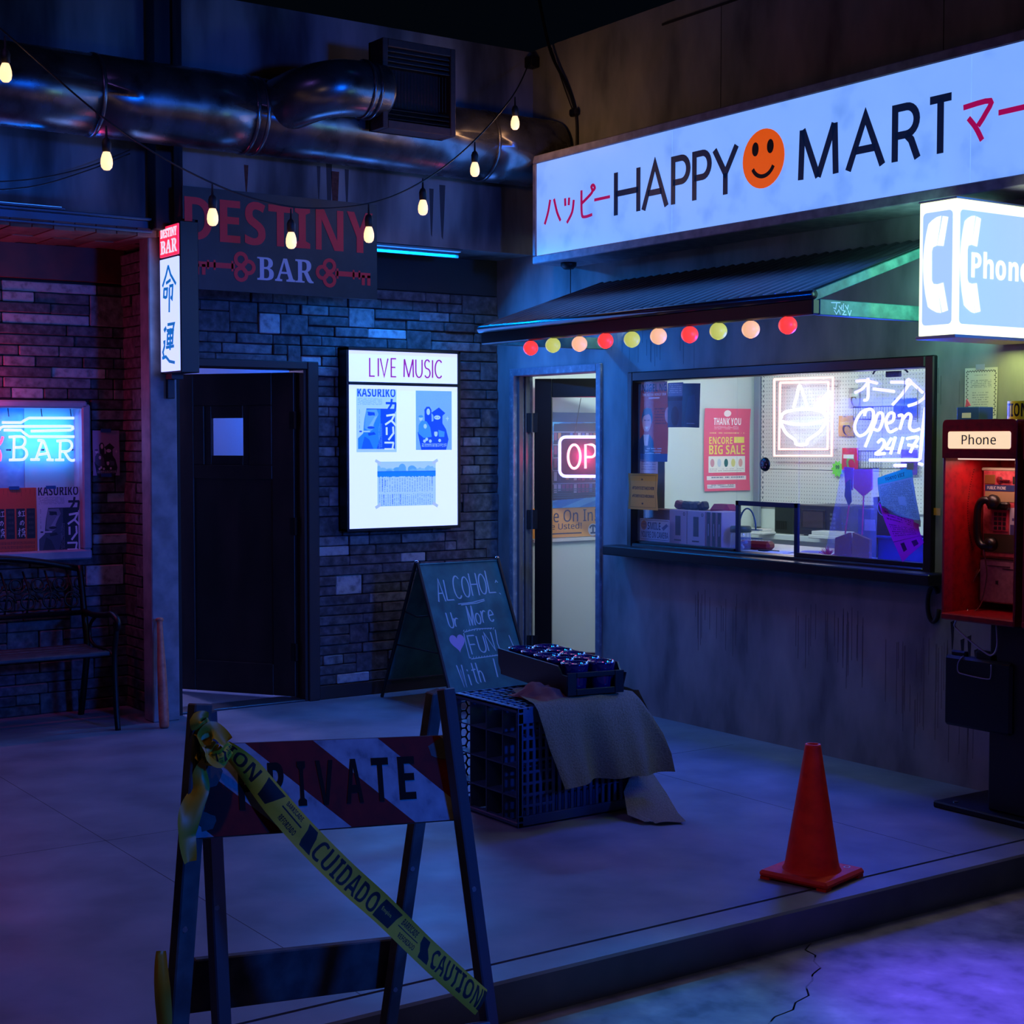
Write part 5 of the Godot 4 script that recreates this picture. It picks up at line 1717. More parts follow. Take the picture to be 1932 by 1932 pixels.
# things on, against and just behind the shop window; (z, y) are measured on the glass
func window_things() -> void:
	var s: SurfaceTool
	var ct := thing("serving_counter", "white counter top inside the shop window under the hatch", "counter", at(Vector3(5.945, 0, -7.19)))
	s = S()
	bb(s, Vector3(0, 0.985, 0), Vector3(0.62, 1.026, 2.18), 0.004)
	part(ct, "counter_top", s, mat("counter_white"))
	s = S()
	bb(s, Vector3(0.16, 0, 0), Vector3(0.58, 0.985, 2.18))
	part(ct, "base", s, mat("fitting_white"))
	var gx := 5.934
	# portrait poster
	var p := Paint.new(300, 490, Color(0.72, 0.25, 0.13))
	p.rect(0, 0, 1, 0.10, Color(0.66, 0.42, 0.50))
	p.text("NIGEL NG", font("sans_bold"), 0.04, 0.025, 0.92, 0.095, Color(0.10, 0.12, 0.25))
	p.text("THE HAIYAA WORLD TOUR", font("sans_bold"), 0.06, 0.14, 0.88, 0.034, Color(0.92, 0.82, 0.90))
	p.rect(0.28, 0.19, 0.40, 0.022, Color(0.88, 0.75, 0.88))
	p.rows(0.50, 0.33, 0.42, 0.22, 6, Color(0.30, 0.12, 0.14), 3)
	p.disc(1.0, 0.42, 0.13, 0.10, Color(0.80, 0.62, 0.72))
	p.poly([[0.0, 0.95], [0.0, 0.72], [0.12, 0.66], [0.36, 0.66], [0.50, 0.74], [0.56, 0.95]], Color(0.13, 0.22, 0.40))
	p.poly([[0.14, 0.66], [0.34, 0.66], [0.30, 0.80], [0.18, 0.80]], Color(0.85, 0.82, 0.90))
	p.disc(0.25, 0.45, 0.19, 0.13, Color(0.25, 0.32, 0.46))
	p.disc(0.245, 0.50, 0.155, 0.125, Color(0.86, 0.64, 0.70))
	p.poly([[0.08, 0.45], [0.11, 0.34], [0.38, 0.33], [0.43, 0.45], [0.30, 0.40], [0.16, 0.42]], Color(0.25, 0.32, 0.46))
	p.rect(0.15, 0.475, 0.07, 0.012, Color(0.2, 0.16, 0.2))
	p.rect(0.27, 0.475, 0.07, 0.012, Color(0.2, 0.16, 0.2))
	p.poly([[0.17, 0.56], [0.32, 0.56], [0.25, 0.60]], Color(0.95, 0.92, 0.95))
	p.rows(0.2, 0.83, 0.6, 0.09, 3, Color(0.75, 0.80, 0.95), 6)
	p.rect(0.0, 0.90, 1.0, 0.10, Color(0.12, 0.30, 0.60))
	p.grain(0.06, 4)
	var np := thing("portrait_poster", "red tour poster with a smiling person in a dark jacket, left in the shop window", "poster", at(Vector3(gx, 1.758, -7.062), SHOP))
	sheet(np, "printed_sheet", 0.25, 0.475, thin_paper("portrait_print", p.tex(), 0.3), Transform3D(), func(u, v): return 0.006 * sin(v * 4.0 + u * 3.0) - 0.006, 6, 8)
	p = Paint.new(128, 170, Color(0.16, 0.24, 0.36))
	p.rect(0, 0, 1, 0.3, Color(0.36, 0.46, 0.66))
	p.rows(0.1, 0.04, 0.8, 0.22, 5, Color(0.75, 0.8, 0.95), 3)
	p.rect(0, 0.33, 1, 0.08, Color(0.05, 0.06, 0.10))
	p.disc(0.5, 0.75, 0.25, 0.22, Color(0.06, 0.10, 0.16))
	var b1 := thing("gig_flyer", "slate blue flyer with a pale text block beside the red tour poster", "flyer", at(Vector3(gx, 1.855, -6.874), SHOP))
	sheet(b1, "printed_sheet", 0.135, 0.262, thin_paper("flyer_slate", p.tex(), 0.3), Transform3D(), func(u, v): return 0.004 * sin(u * 4.0) - 0.01, 3, 4)
	p = Paint.new(128, 200, Color(0.03, 0.05, 0.12))
	p.poly([[0.1, 1.0], [0.35, 0.3], [0.7, 0.25], [0.95, 0.9], [0.9, 1.0]], Color(0.08, 0.12, 0.24))
	p.rows(0.3, 0.9, 0.5, 0.04, 1, Color(0.6, 0.65, 0.8), 3)
	var b2 := thing("gig_flyer", "near black flyer hung at a tilt at the top of the shop window", "flyer", at(Vector3(gx, 1.85, -6.735), SHOP.rotated(Vector3(1, 0, 0), 0.03)))
	sheet(b2, "printed_sheet", 0.155, 0.255, thin_paper("flyer_black", p.tex(), 0.3), Transform3D(), func(u, v): return 0.005 * sin(u * 3.0) - 0.01, 3, 4)
	p = Paint.new(128, 64, Color(0.72, 0.62, 0.74))
	p.rows(0.1, 0.15, 0.8, 0.7, 4, Color(0.45, 0.35, 0.55), 8)
	var nt := thing("paper_note", "pinkish handwritten note between the tour poster and the yellow scroll", "note", at(Vector3(gx, 1.492, -7.105), SHOP))
	sheet(nt, "paper", 0.165, 0.085, thin_paper("note_print", p.tex()), Transform3D(), func(u, v): return 0.003 * sin(u * 6.0) - 0.004, 4, 2)
	p = Paint.new(200, 170, Color(0.84, 0.58, 0.26))
	p.rect(0.0, 0.0, 1.0, 0.2, Color(0.86, 0.56, 0.16))
	for q in [[0.06, 0.05, 0.88, 0.008], [0.06, 0.93, 0.88, 0.008], [0.06, 0.05, 0.006, 0.88], [0.93, 0.05, 0.006, 0.88]]:
		p.rect(q[0], q[1], q[2], q[3], Color(0.30, 0.18, 0.12))
	p.text("#TOKYOVICETAKEOVER", font("sans_bold"), 0.12, 0.36, 0.78, 0.085, Color(0.13, 0.10, 0.14))
	p.text("#TOKYOVICEHBOMAX", font("sans_bold"), 0.12, 0.58, 0.78, 0.085, Color(0.13, 0.10, 0.14))
	p.text("*", font("sans_bold"), 0.46, 0.13, 0.07, 0.06, Color(0.2, 0.14, 0.14))
	p.text("*", font("sans_bold"), 0.46, 0.80, 0.07, 0.06, Color(0.2, 0.14, 0.14))
	var ys := thing("scroll_paper", "yellow-orange scroll paper with two lines of bold hashtags taped over the window corner", "paper", at(Vector3(5.866, 1.342, -7.075), SHOP))
	sheet(ys, "printed_sheet", 0.275, 0.215, thin_paper("scroll_print", p.tex()), Transform3D(), func(u, v): return 0.012 * pow(v, 6.0) * sin(u * PI) - 0.004 * u, 8, 8, func(u, v): return Vector3(0.02 * (0.5 - absf(v - 0.5)) * (1.0 if u < 0.5 else -1.0), 0, 0))
	p = Paint.new(260, 128, Color(0.82, 0.80, 0.92))
	for q in [[0.03, 0.06, 0.94, 0.02], [0.03, 0.92, 0.94, 0.02], [0.03, 0.06, 0.01, 0.88], [0.96, 0.06, 0.01, 0.88]]:
		p.rect(q[0], q[1], q[2], q[3], Color(0.08, 0.10, 0.30))
	p.disc(0.14, 0.30, 0.10, 0.21, Color(0.72, 0.45, 0.32))
	p.disc(0.11, 0.25, 0.013, 0.035, Color(0.08, 0.10, 0.30))
	p.disc(0.17, 0.25, 0.013, 0.035, Color(0.08, 0.10, 0.30))
	p.line([[0.09, 0.37], [0.14, 0.42], [0.19, 0.37]], 0.012, Color(0.08, 0.10, 0.30))
	p.text("SMILE", font("sans_bold"), 0.27, 0.15, 0.43, 0.33, Color(0.08, 0.10, 0.36))
	p.text("YOU'RE ON CAMERA", font("sans_bold"), 0.05, 0.57, 0.90, 0.28, Color(0.08, 0.10, 0.36))
	p.poly([[0.74, 0.38], [0.90, 0.18], [0.95, 0.28], [0.80, 0.50]], Color(0.30, 0.34, 0.60))
	var sm := thing("camera_notice", "small white SMILE YOU'RE ON CAMERA notice at the foot of the shop window", "notice", at(Vector3(gx, 1.111, -7.045), SHOP))
	sheet(sm, "printed_card", 0.275, 0.133, thin_paper("camera_print", p.tex()))
	# phones boxes, standing in a row
	var bxs := [[-6.952, 0.155, 0, "white phone box facing the street, next to the camera notice"], [-6.793, 0.155, 0, "white phone box facing the street, second from the camera notice"]]
	for b in bxs:
		var o := thing("phone_box", b[3], "box", at(Vector3(5.97, 1.028, b[0]), SHOP.rotated(Vector3(0, 0, 1), 0.0)), "phone boxes on the shop window sill")
		s = S()
		bb(s, Vector3(0, 0, -0.04), Vector3(b[1], 0.21, 0), 0.002)
		part(o, "carton", s, mat("lilac_card", Color(0.70, 0.62, 0.74), 0.6))
		s = S()
		bb(s, Vector3(0.055, 0.06, 0.0), Vector3(0.10, 0.175, 0.001))
		part(o, "phone_print", s, mat("print_dark", Color(0.10, 0.12, 0.20), 0.5))
		s = S()
		bb(s, Vector3(0.045, 0.028, 0.0), Vector3(0.105, 0.036, 0.001))
		stroke(s, arc(0.132, 0.188, 0.007, 0.009, 0, 330, 11), 0.003, 0.0, 0.001, Transform3D(), true)
		part(o, "small_print", s, mat("print_dark"))
	for k in 3:
		var o := thing("phone_box", "phone box turned edge-on with a black spine, %s of three from the left" % ["first", "second", "third"][k], "box", at(Vector3(5.975, 1.028, -6.633 + k * 0.045), SHOP), "phone boxes on the shop window sill")
		s = S()
		bb(s, Vector3(0, 0, -0.15), Vector3(0.041, 0.21, 0), 0.002)
		part(o, "carton", s, mat("lilac_card"))
		s = S()
		bb(s, Vector3(0.006, 0.004, 0.0), Vector3(0.035, 0.206, 0.001))
		part(o, "spine_print", s, mat("print_dark"))
		s = S()
		bb(s, Vector3(0.018, 0.07, 0.001), Vector3(0.023, 0.14, 0.0016))
		part(o, "small_print", s, mat("lilac_card"))
	var rb := thing("red_carton", "dark red carton behind the camera notice", "carton", at(Vector3(5.99, 1.028, -7.17), SHOP))
	s = S()
	bb(s, Vector3(0, 0, -0.12), Vector3(0.20, 0.205, 0), 0.003)
	part(rb, "carton", s, mat("maroon_card", Color(0.34, 0.05, 0.10), 0.6))
	var dt := thing("display_tray", "dark display tray of wrapped bars behind the phone boxes", "tray", at(Vector3(6.16, 1.028, -7.17), SHOP))
	s = S()
	bb(s, Vector3(0, 0, -0.16), Vector3(0.30, 0.20, 0.0), 0.004)
	part(dt, "carton", s, mat("tray_navy", Color(0.08, 0.11, 0.18), 0.4))
	for k in 4:
		s = S()
		box(s, Vector3(0.04 + 0.07 * k, 0.225, -0.05), Vector3(0.06, 0.05, 0.06), 0.012, Basis(Vector3(0, 0, 1), 0.2 * (k - 1.5)))
		part(dt, "wrapped_bar", s, [mat("wrap_red", Color(0.45, 0.12, 0.14), 0.3), mat("wrap_teal", Color(0.10, 0.25, 0.32), 0.25), mat("wrap_steel", Color(0.25, 0.33, 0.42), 0.25), mat("wrap_navy", Color(0.07, 0.12, 0.22), 0.25)][k])
	var pc := thing("pink_case", "magenta rounded case lying behind the phone boxes", "case", at(Vector3(6.18, 1.028, -6.855), SHOP))
	s = S()
	bb(s, Vector3(0, 0, -0.12), Vector3(0.17, 0.242, 0), 0.03)
	part(pc, "shell", s, mat("magenta_plastic", Color(0.66, 0.10, 0.36), 0.4))
	s = S()
	bb(s, Vector3(-0.002, 0.19, -0.122), Vector3(0.172, 0.194, 0.002), 0.0)
	part(pc, "zip", s, mat("print_dark"))
	var bo := thing("pump_bottle", "lavender plastic bottle between the phone boxes and the jar", "bottle", at(Vector3(6.18, 1.026, -6.64)))
	s = S(true)
	lathe(s, [Vector2(0, 0), Vector2(0.028, 0), Vector2(0.030, 0.01), Vector2(0.030, 0.13), Vector2(0.014, 0.15), Vector2(0.012, 0.16), Vector2(0, 0.16)], 16)
	part(bo, "body", s, mat("lavender_plastic", Color(0.62, 0.55, 0.80), 0.4))
	s = S(true)
	lathe(s, [Vector2(0, 0.16), Vector2(0.016, 0.16), Vector2(0.016, 0.18), Vector2(0.006, 0.185), Vector2(0.006, 0.20), Vector2(0, 0.20)], 12)
	tube(s, [Vector3(0, 0.20, 0), Vector3(-0.02, 0.205, 0.03)], 0.006, 6)
	part(bo, "pump", s, mat("print_dark"))
	var jr := thing("glass_jar", "round glass jar with a green lid beside the hatch frame", "jar", at(Vector3(6.05, 1.026, -6.425)))
	s = S(true)
	lathe(s, [Vector2(0, 0.002), Vector2(0.056, 0.002), Vector2(0.060, 0.012), Vector2(0.060, 0.09), Vector2(0.052, 0.10), Vector2(0.052, 0.105)], 24)
	part(jr, "glass", s, pane("jar_glass", Color(0.75, 0.82, 0.95, 0.22)))
	s = S(true)
	lathe(s, [Vector2(0, 0.135), Vector2(0.055, 0.135), Vector2(0.060, 0.128), Vector2(0.060, 0.10), Vector2(0.052, 0.10)], 24)
	part(jr, "lid", s, mat("olive_lid", Color(0.30, 0.36, 0.28), 0.5))
	s = S()
	var rj := RandomNumberGenerator.new()
	rj.seed = 12
	for k in 14:
		box(s, Vector3(rj.randf_range(-0.032, 0.032), rj.randf_range(0.012, 0.05), rj.randf_range(-0.032, 0.032)), Vector3(0.02, 0.012, 0.02), 0.003, Basis(Vector3(0.3, 0.8, 0.5).normalized(), rj.randf() * 3.0))
	var cf := part(jr, "wrapped_sweets", s, mat("sweet_grey", Color(0.55, 0.52, 0.62), 0.4))
	cf.set_meta("kind", "stuff")
	var hp := thing("wire_basket", "small blue wire basket with an arched handle behind the jar", "basket", at(Vector3(6.24, 1.026, -6.57), SHOP))
	s = S(true)
	var hoop := []
	for q in arc(0.0, 0.10, 0.07, 0.125, 0, 180, 14):
		hoop.append(Vector3(q.x, q.y, 0.0))
	tube(s, hoop, 0.005, 6)
	part(hp, "handle", s, mat("blue_wire", Color(0.15, 0.35, 0.55), 0.3))
	s = S(true)
	for y in [0.004, 0.05, 0.10]:
		tube(s, [Vector3(-0.07, y, 0.05), Vector3(0.07, y, 0.05), Vector3(0.07, y, -0.05), Vector3(-0.07, y, -0.05)], 0.003, 5, true)
	for k in 6:
		tube(s, [Vector3(-0.07 + 0.028 * k, 0.004, 0.05), Vector3(-0.07 + 0.028 * k, 0.10, 0.05)], 0.002, 4)
	part(hp, "wires", s, mat("blue_wire"))
	var cr := thing("card_reader", "crimson card reader lying on the counter in the hatch", "card reader", at(Vector3(6.14, 1.026, -6.385), SHOP.rotated(Vector3.UP, 0.25)))
	s = S()
	bb(s, Vector3(-0.10, 0, -0.04), Vector3(0.10, 0.05, 0.04), 0.016)
	part(cr, "body", s, mat("crimson_plastic", Color(0.55, 0.03, 0.12), 0.35))
	s = S()
	for k in 8:
		bb(s, Vector3(-0.07 + 0.02 * k, 0.05, -0.01), Vector3(-0.058 + 0.02 * k, 0.053, 0.01), 0.001)
	part(cr, "key", s, mat("fitting_white"))
	for q in [[Vector3(6.12, 1.026, -6.14), "loose white paper sheet on the hatch counter nearest the glass", 0.2], [Vector3(6.28, 1.027, -6.05), "lavender paper sheet lying further back on the hatch counter", 0.5]]:
		var ps := thing("loose_paper", q[1], "paper", at(q[0]), "loose papers on the hatch counter")
		sheet(ps, "paper", 0.21, 0.15, mat("paper_%s" % str(q[2]), Color(0.85, 0.85, 0.9) if q[2] < 0.4 else Color(0.60, 0.58, 0.85), 0.7), Transform3D(Basis(Vector3(0, 1, 0), q[2]) * Basis(Vector3(1, 0, 0), -PI / 2), Vector3(0, 0.001, 0)), func(u, v): return 0.004 * sin(u * 4.0), 4, 2)
	var pn := thing("dark_pen", "dark pen lying on the hatch counter beside the loose paper", "pen", at(Vector3(6.06, 1.031, -6.22)))
	s = S(true)
	tube(s, [Vector3(0, 0, -0.07), Vector3(0.02, 0, 0.05), Vector3(0.023, 0, 0.07)], 0.0045, 8)
	part(pn, "barrel", s, mat("print_dark"))
	# Open 24/7 neon
	var no := thing("window_neon_sign", "large white-violet neon sign reading Open 24/7 under Japanese characters in the shop window", "neon sign", at(Vector3(6.04, 1.5, -5.56), SHOP))
	var oo := Vector2(-5.56, 1.5)
	var wm := glow_lin("neon_open_white", 1.1, 1.0, 4.2)
	neon(no, "letter_neon_tube", NEON_OPEN, 0.0082, 0.0, wm, true, oo)
	neon(no, "border_neon_tube", NEON_OPEN_LINES, 0.0085, 0.0, wm, false, oo)
	s = S()
	bb(s, Vector3(0.0, 0.04, -0.022), Vector3(0.46, 0.49, -0.018))
	part(no, "acrylic_back", s, pane("acrylic_violet", Color(0.75, 0.70, 1.0, 0.07)))
	s = S(true)
	for q in [[0.10, 0.49], [0.33, 0.49]]:
		var ch := []
		for k in 9:
			ch.append(Vector3(lerpf(q[0], 0.22, k / 8.0), lerpf(q[1], 0.60, k / 8.0), -0.02 + 0.004 * (k % 2)))
		tube(s, ch, 0.005, 6)
	part(no, "hanging_chain", s, mat("black_metal"))
	s = S()
	bb(s, Vector3(0.18, 0.47, -0.045), Vector3(0.27, 0.50, -0.022), 0.003)
	part(no, "transformer", s, mat("black_metal"))
	lamp_area("window_neon_glow", Transform3D(Basis(Vector3(0, 0, 1), deg_to_rad(35)) * Basis(Vector3(0, 1, 0), PI / 2), Vector3(6.0, 1.75, -5.31)), 0.46, 0.42, col(0.005, 0.055, 1.0), 5.2)
	lamp_area("window_neon_back_glow", Transform3D(Basis(Vector3(0, 1, 0), -PI / 2), Vector3(6.07, 1.75, -5.31)), 0.46, 0.42, col(0.45, 0.40, 1.0), 0.10)
	# clear bag of fly swatters and brushes
	var bg := thing("bag_of_swatters", "clear plastic bag holding pink fly swatters and red and orange brushes in the window", "bag", at(Vector3(6.07, 1.026, -5.60), SHOP))
	s = S()
	prism(s, v2([[-0.05, 0.47], [0.16, 0.475], [0.145, 0.0], [-0.17, 0.0]]), -0.02, 0.03)
	part(bg, "clear_bag", s, pane("clear_bag", Color(0.85, 0.80, 1.0, 0.16)))
	var sw := [[[[0.02, 0.472], [0.148, 0.474], [0.15, 0.37], [0.087, 0.33], [0.02, 0.375]], mat("hot_pink", Color(0.92, 0.06, 0.42), 0.35), 0.012], [[[-0.055, 0.482], [0.012, 0.478], [0.005, 0.36], [-0.045, 0.375]], mat("magenta_deep", Color(0.72, 0.04, 0.50), 0.35), 0.004], [[[-0.03, 0.40], [0.0, 0.42], [0.01, 0.30], [-0.01, 0.28], [-0.04, 0.33]], mat("swatter_slate", Color(0.12, 0.16, 0.36), 0.4), 0.016]]
	for q in sw:
		s = S()
		prism(s, v2(q[0]), q[2], q[2] + 0.004)
		part(bg, "swatter_head", s, q[1])
	s = S()
	tube(s, [Vector3(0.087, 0.34, 0.012), Vector3(0.08, 0.13, 0.012)], 0.004, 6)
	tube(s, [Vector3(-0.01, 0.29, 0.014), Vector3(-0.04, 0.13, 0.010)], 0.004, 6)
	part(bg, "swatter_handle", s, mat("hot_pink"))
	for q in [[[[-0.10, 0.105], [-0.005, 0.137], [0.022, 0.0], [-0.105, 0.0]], mat("brush_red", Color(0.55, 0.06, 0.16), 0.5)], [[[0.022, 0.139], [0.135, 0.109], [0.137, 0.0], [0.018, 0.0]], mat("brush_amber", Color(0.62, 0.28, 0.12), 0.5)]]:
		s = S()
		prism(s, v2(q[0]), 0.0, 0.022)
		part(bg, "brush_head", s, q[1])
	var bt := thing("pink_duster", "fluffy pink duster head at the foot of the clear bag", "duster", at(Vector3(6.04, 1.027, -5.77)))
	s = S()
	var rb2 := RandomNumberGenerator.new()
	rb2.seed = 9
	for k in 60:
		var dv := Vector3(rb2.randf_range(-1, 0.6), rb2.randf_range(0.05, 1.0), rb2.randf_range(-1, 1)).normalized()
		tube(s, [Vector3(0, 0.004, 0.03), Vector3(0, 0.006, 0.03) + dv * 0.055], 0.003, 4, false, 0.0006)
	part(bt, "bristles", s, mat("hot_pink"))
	var bp := thing("blue_bin", "blue plastic bin in the lower right corner of the shop window", "bin", at(Vector3(6.13, 1.026, -5.48), SHOP))
	s = S()
	for q in [[0, 0, 0.42, 0.125, -0.01, 0.0], [0, 0, 0.01, 0.125, -0.2, 0.0], [0.41, 0, 0.42, 0.125, -0.2, 0.0], [0, 0, 0.42, 0.125, -0.2, -0.19], [0, 0, 0.42, 0.01, -0.2, 0.0]]:
		bb(s, Vector3(q[0], q[1], q[4]), Vector3(q[2], q[3], q[5]), 0.003)
	part(bp, "shell", s, mat("bin_blue", Color(0.05, 0.16, 0.55), 0.45))
	s = S()
	bb(s, Vector3(-0.006, 0.115, -0.206), Vector3(0.426, 0.127, -0.19), 0.002)
	bb(s, Vector3(-0.006, 0.115, -0.01), Vector3(0.426, 0.127, 0.006), 0.002)
	part(bp, "rim", s, mat("bin_blue"))
	var bk := thing("dark_booklet", "dark red-brown booklet with a ring motif leaning in the blue bin", "booklet", at(Vector3(6.18, 1.10, -5.53), SHOP.rotated(Vector3(1, 0, 0), -0.12)))
	s = S()
	bb(s, Vector3(0, 0, -0.01), Vector3(0.17, 0.25, 0), 0.002)
	part(bk, "cover", s, mat("booklet_brown", Color(0.16, 0.06, 0.12), 0.4))
	s = S()
	stroke(s, arc(0.07, 0.19, 0.042, 0.042, 0, 345, 23), 0.003, 0.0, 0.001, Transform3D(), true)
	part(bk, "ring_print", s, mat("lilac_card"))
	var db := thing("navy_box", "navy blue box standing behind the clear bag", "box", at(Vector3(6.24, 1.026, -5.72), SHOP))
	s = S()
	bb(s, Vector3(0, 0, -0.1), Vector3(0.20, 0.255, 0), 0.004)
	part(db, "carton", s, mat("navy_card", Color(0.06, 0.11, 0.36), 0.5))
	s = S()
	bb(s, Vector3(0.05, 0.14, 0.0), Vector3(0.15, 0.2, 0.001))
	part(db, "label", s, mat("lilac_card"))
	# flyers taped outside, sagging
	p = Paint.new(200, 230, Color(0.52, 0.60, 0.50))
	p.rect(0, 0, 1, 0.20, Color(0.16, 0.62, 0.46))
	p.text("TOKYO VICE", font("sans_bold"), 0.22, 0.07, 0.55, 0.08, Color(0.08, 0.30, 0.24))
	p.rows(0.05, 0.24, 0.9, 0.72, 30, Color(0.28, 0.34, 0.30), 5)
	p.rect(0.52, 0.55, 0.2, 0.18, Color(0.55, 0.62, 0.54))
	p.grain(0.1, 5)
	flyer("green_flyer", "creased green newsprint flyer taped to the right window frame", [[-5.25, 1.461], [-5.03, 1.525], [-4.972, 1.254], [-5.217, 1.291]], 5.868, thin_paper("green_print", p.tex()), 0.012)
	p = Paint.new(200, 200, Color(0.72, 0.10, 0.62))
	p.rows(0.1, 0.1, 0.7, 0.2, 3, Color(0.25, 0.03, 0.25), 7)
	p.rows(0.1, 0.35, 0.8, 0.25, 6, Color(0.35, 0.05, 0.35), 8)
	p.rect(0.0, 0.66, 1.0, 0.01, Color(0.3, 0.04, 0.3))
	p.rect(0.2, 0.72, 0.16, 0.16, Color(0.25, 0.03, 0.25))
	p.rect(0.62, 0.75, 0.18, 0.16, Color(0.3, 0.04, 0.3))
	flyer("magenta_flyer", "magenta flyer hanging askew under the green flyer", [[-5.245, 1.337], [-4.985, 1.25], [-4.955, 1.155], [-5.09, 1.05]], 5.872, thin_paper("magenta_print", p.tex()), 0.015)


func flyer(called: String, label: String, c: Array, x: float, m: Material, lift: float) -> void:
	var k := []
	for q in c:
		k.append(Vector3(x, q[1], q[0]))
	var o := thing(called, label, "flyer", at(k[3]))
	var s := S(true)
	var n := 8
	var p := func(i: int, j: int) -> Array:
		var u := float(i) / n
		var v := float(j) / n
		var a: Vector3 = k[0].lerp(k[1], u)
		var b: Vector3 = k[3].lerp(k[2], u)
		var q: Vector3 = a.lerp(b, v) - k[3]
		q.x -= lift * sin(v * PI) * (0.4 + 0.6 * u) + 0.003 * sin(u * 8.0 + v * 5.0)
		return [q, Vector2(u, v)]
	for i in n:
		for j in n:
			var t := [p.call(i, j), p.call(i + 1, j), p.call(i + 1, j + 1), p.call(i, j + 1)]
			for w in [0, 1, 2, 0, 2, 3]:
				s.set_uv(t[w][1])
				s.add_vertex(t[w][0])
	part(o, "printed_sheet", s, m)
	s = S()
	var tc: Vector3 = k[1] - k[3]
	bb(s, tc + Vector3(-0.006, -0.02, -0.03), tc + Vector3(-0.004, 0.012, 0.012))
	part(o, "tape", s, mat("tape_clear", Color(0.6, 0.62, 0.7), 0.3))


func phone_corner() -> void:
	var s: SurfaceTool
	# projecting lit phone sign
	var X := 5.3
	var ph := thing("phone_light_box_sign", "bright blue and white lit Phone box sign with handset symbols projecting from the wall", "sign", at(Vector3(X, 2.10, -4.52)))
	var W := 0.60
	var T := 0.20
	var H := 0.575
	var white := glow_lin("phone_white", 1.25, 1.42, 0.92)
	var blue := glow_lin("phone_blue", 0.38, 0.60, 1.0)
	s = S()
	bb(s, Vector3(0, 0, 0), Vector3(W, H, T), 0.004)
	part(ph, "white_light_case", s, white)
	s = S()
	bb(s, Vector3(-0.008, -0.014, -0.008), Vector3(W, 0.0, T + 0.008), 0.002)
	part(ph, "base_plate", s, mat("cream_metal", Color(0.80, 0.80, 0.68), 0.5))
	s = S()
	bb(s, Vector3(-0.004, H, -0.004), Vector3(W, H + 0.008, T + 0.004), 0.002)
	part(ph, "top_plate", s, mat("cream_metal"))
	var round_rect := func(x0: float, y0: float, x1: float, y1: float, r: float) -> Array:
		var o := []
		for c in [[x1 - r, y1 - r, 0], [x0 + r, y1 - r, 90], [x0 + r, y0 + r, 180], [x1 - r, y0 + r, 270]]:
			o += arc(c[0], c[1], r, r, c[2], c[2] + 90, 5)
		return o
	var side := Transform3D(SHOP, Vector3(-0.0005, 0, 0))
	s = S()
	prism(s, round_rect.call(0.022, 0.045, 0.182, 0.53, 0.02), 0.0, 0.002, side)
	part(ph, "blue_light_panel", s, blue)
	s = S()
	prism(s, round_rect.call(0.022, 0.045, 0.60, 0.53, 0.02), T + 0.0005, T + 0.0025)
	part(ph, "blue_light_panel", s, blue)
	for k in 2:   # the handset, end and front; its outline is given on the end face
		s = S()
		for pl in HANDSET:
			var q := []
			for v in pl:
				q.append(Vector2((v[0] + 4.52) - (0.0 if k == 0 else 0.003), v[1] - 2.10))
			prism(s, q, 0.002, 0.0035, side if k == 0 else at(Vector3(0, 0, T + 0.001)))
		part(ph, "handset_light", s, white)
	lettering(ph, "Phone", "sans_bold", 0.098, 0.245, 0.40, 0.115, T + 0.0025, white, 0.0015)
	lamp_area("phone_sign_front_glow", Transform3D(Basis(Vector3(0, 1, 0), PI), Vector3(5.6, 2.38, -4.28)), 0.55, 0.5, col(0.80, 1.0, 0.30), 0.22)
	lamp_area("phone_sign_end_glow", Transform3D(Basis(Vector3(0, 1, 0), PI / 2), Vector3(5.27, 2.38, -4.42)), 0.18, 0.5, col(0.75, 1.0, 0.55), 0.05)
	lamp_area("phone_sign_far_glow", Transform3D(Basis(), Vector3(5.6, 2.38, -4.56)), 0.55, 0.5, col(0.12, 1.0, 0.78), 0.4)
	lamp_area("phone_sign_under_glow", Transform3D(Basis(Vector3(1, 0, 0), -PI / 2), Vector3(5.6, 2.06, -4.42)), 0.5, 0.18, col(0.80, 1.0, 0.28), 0.30)
	# red phone hoods
	var red := mottled("hood_red", [[0.0, Color(0.42, 0.02, 0.05)], [0.5, Color(0.55, 0.03, 0.07)], [1.0, Color(0.60, 0.05, 0.09)]], 2.0, 0.35, 0.0, 151, 0.02)
	var hood := thing("phone_hood", "red payphone hood with a lit Phone label, nearest the shop window", "phone booth", at(Vector3(5.45, 0.855, -4.50), SHOP), "payphone hoods on one pedestal")
	var D := 0.40
	s = S()
	bb(s, Vector3(0, 0.02, -D), Vector3(0.012, 0.87, 0), 0.004)
	bb(s, Vector3(0.378, 0.02, -D), Vector3(0.39, 0.87, 0), 0.004)
	bb(s, Vector3(0, 0.868, -D), Vector3(0.39, 0.882, 0), 0.004)
	bb(s, Vector3(0.0, 0.0, -D), Vector3(0.39, 0.03, 0.004), 0.006)
	bb(s, Vector3(0, 0.02, -D), Vector3(0.39, 0.87, -D + 0.015))
	part(hood, "shell", s, red)
	s = S()
	prism(s, [Vector2(0.0, 0.715), Vector2(0.39, 0.715)] + arc(0.368, 0.862, 0.022, 0.022, 0, 90, 4) + arc(0.022, 0.862, 0.022, 0.022, 90, 180, 4), -0.03, 0.004)
	part(hood, "header", s, red)
	s = S()
	prism(s, round_rect.call(0.033, 0.757, 0.362, 0.832, 0.01), 0.004, 0.007)
	part(hood, "label_light", s, glow_lin("phone_label", 0.95, 0.68, 0.36))
	lettering(hood, "Phone", "sans", 0.108, 0.775, 0.18, 0.044, 0.0072, mat("label_teal", Color(0.05, 0.18, 0.26), 0.5), 0.001)
	s = S()   # dotted handset outline on the side wall
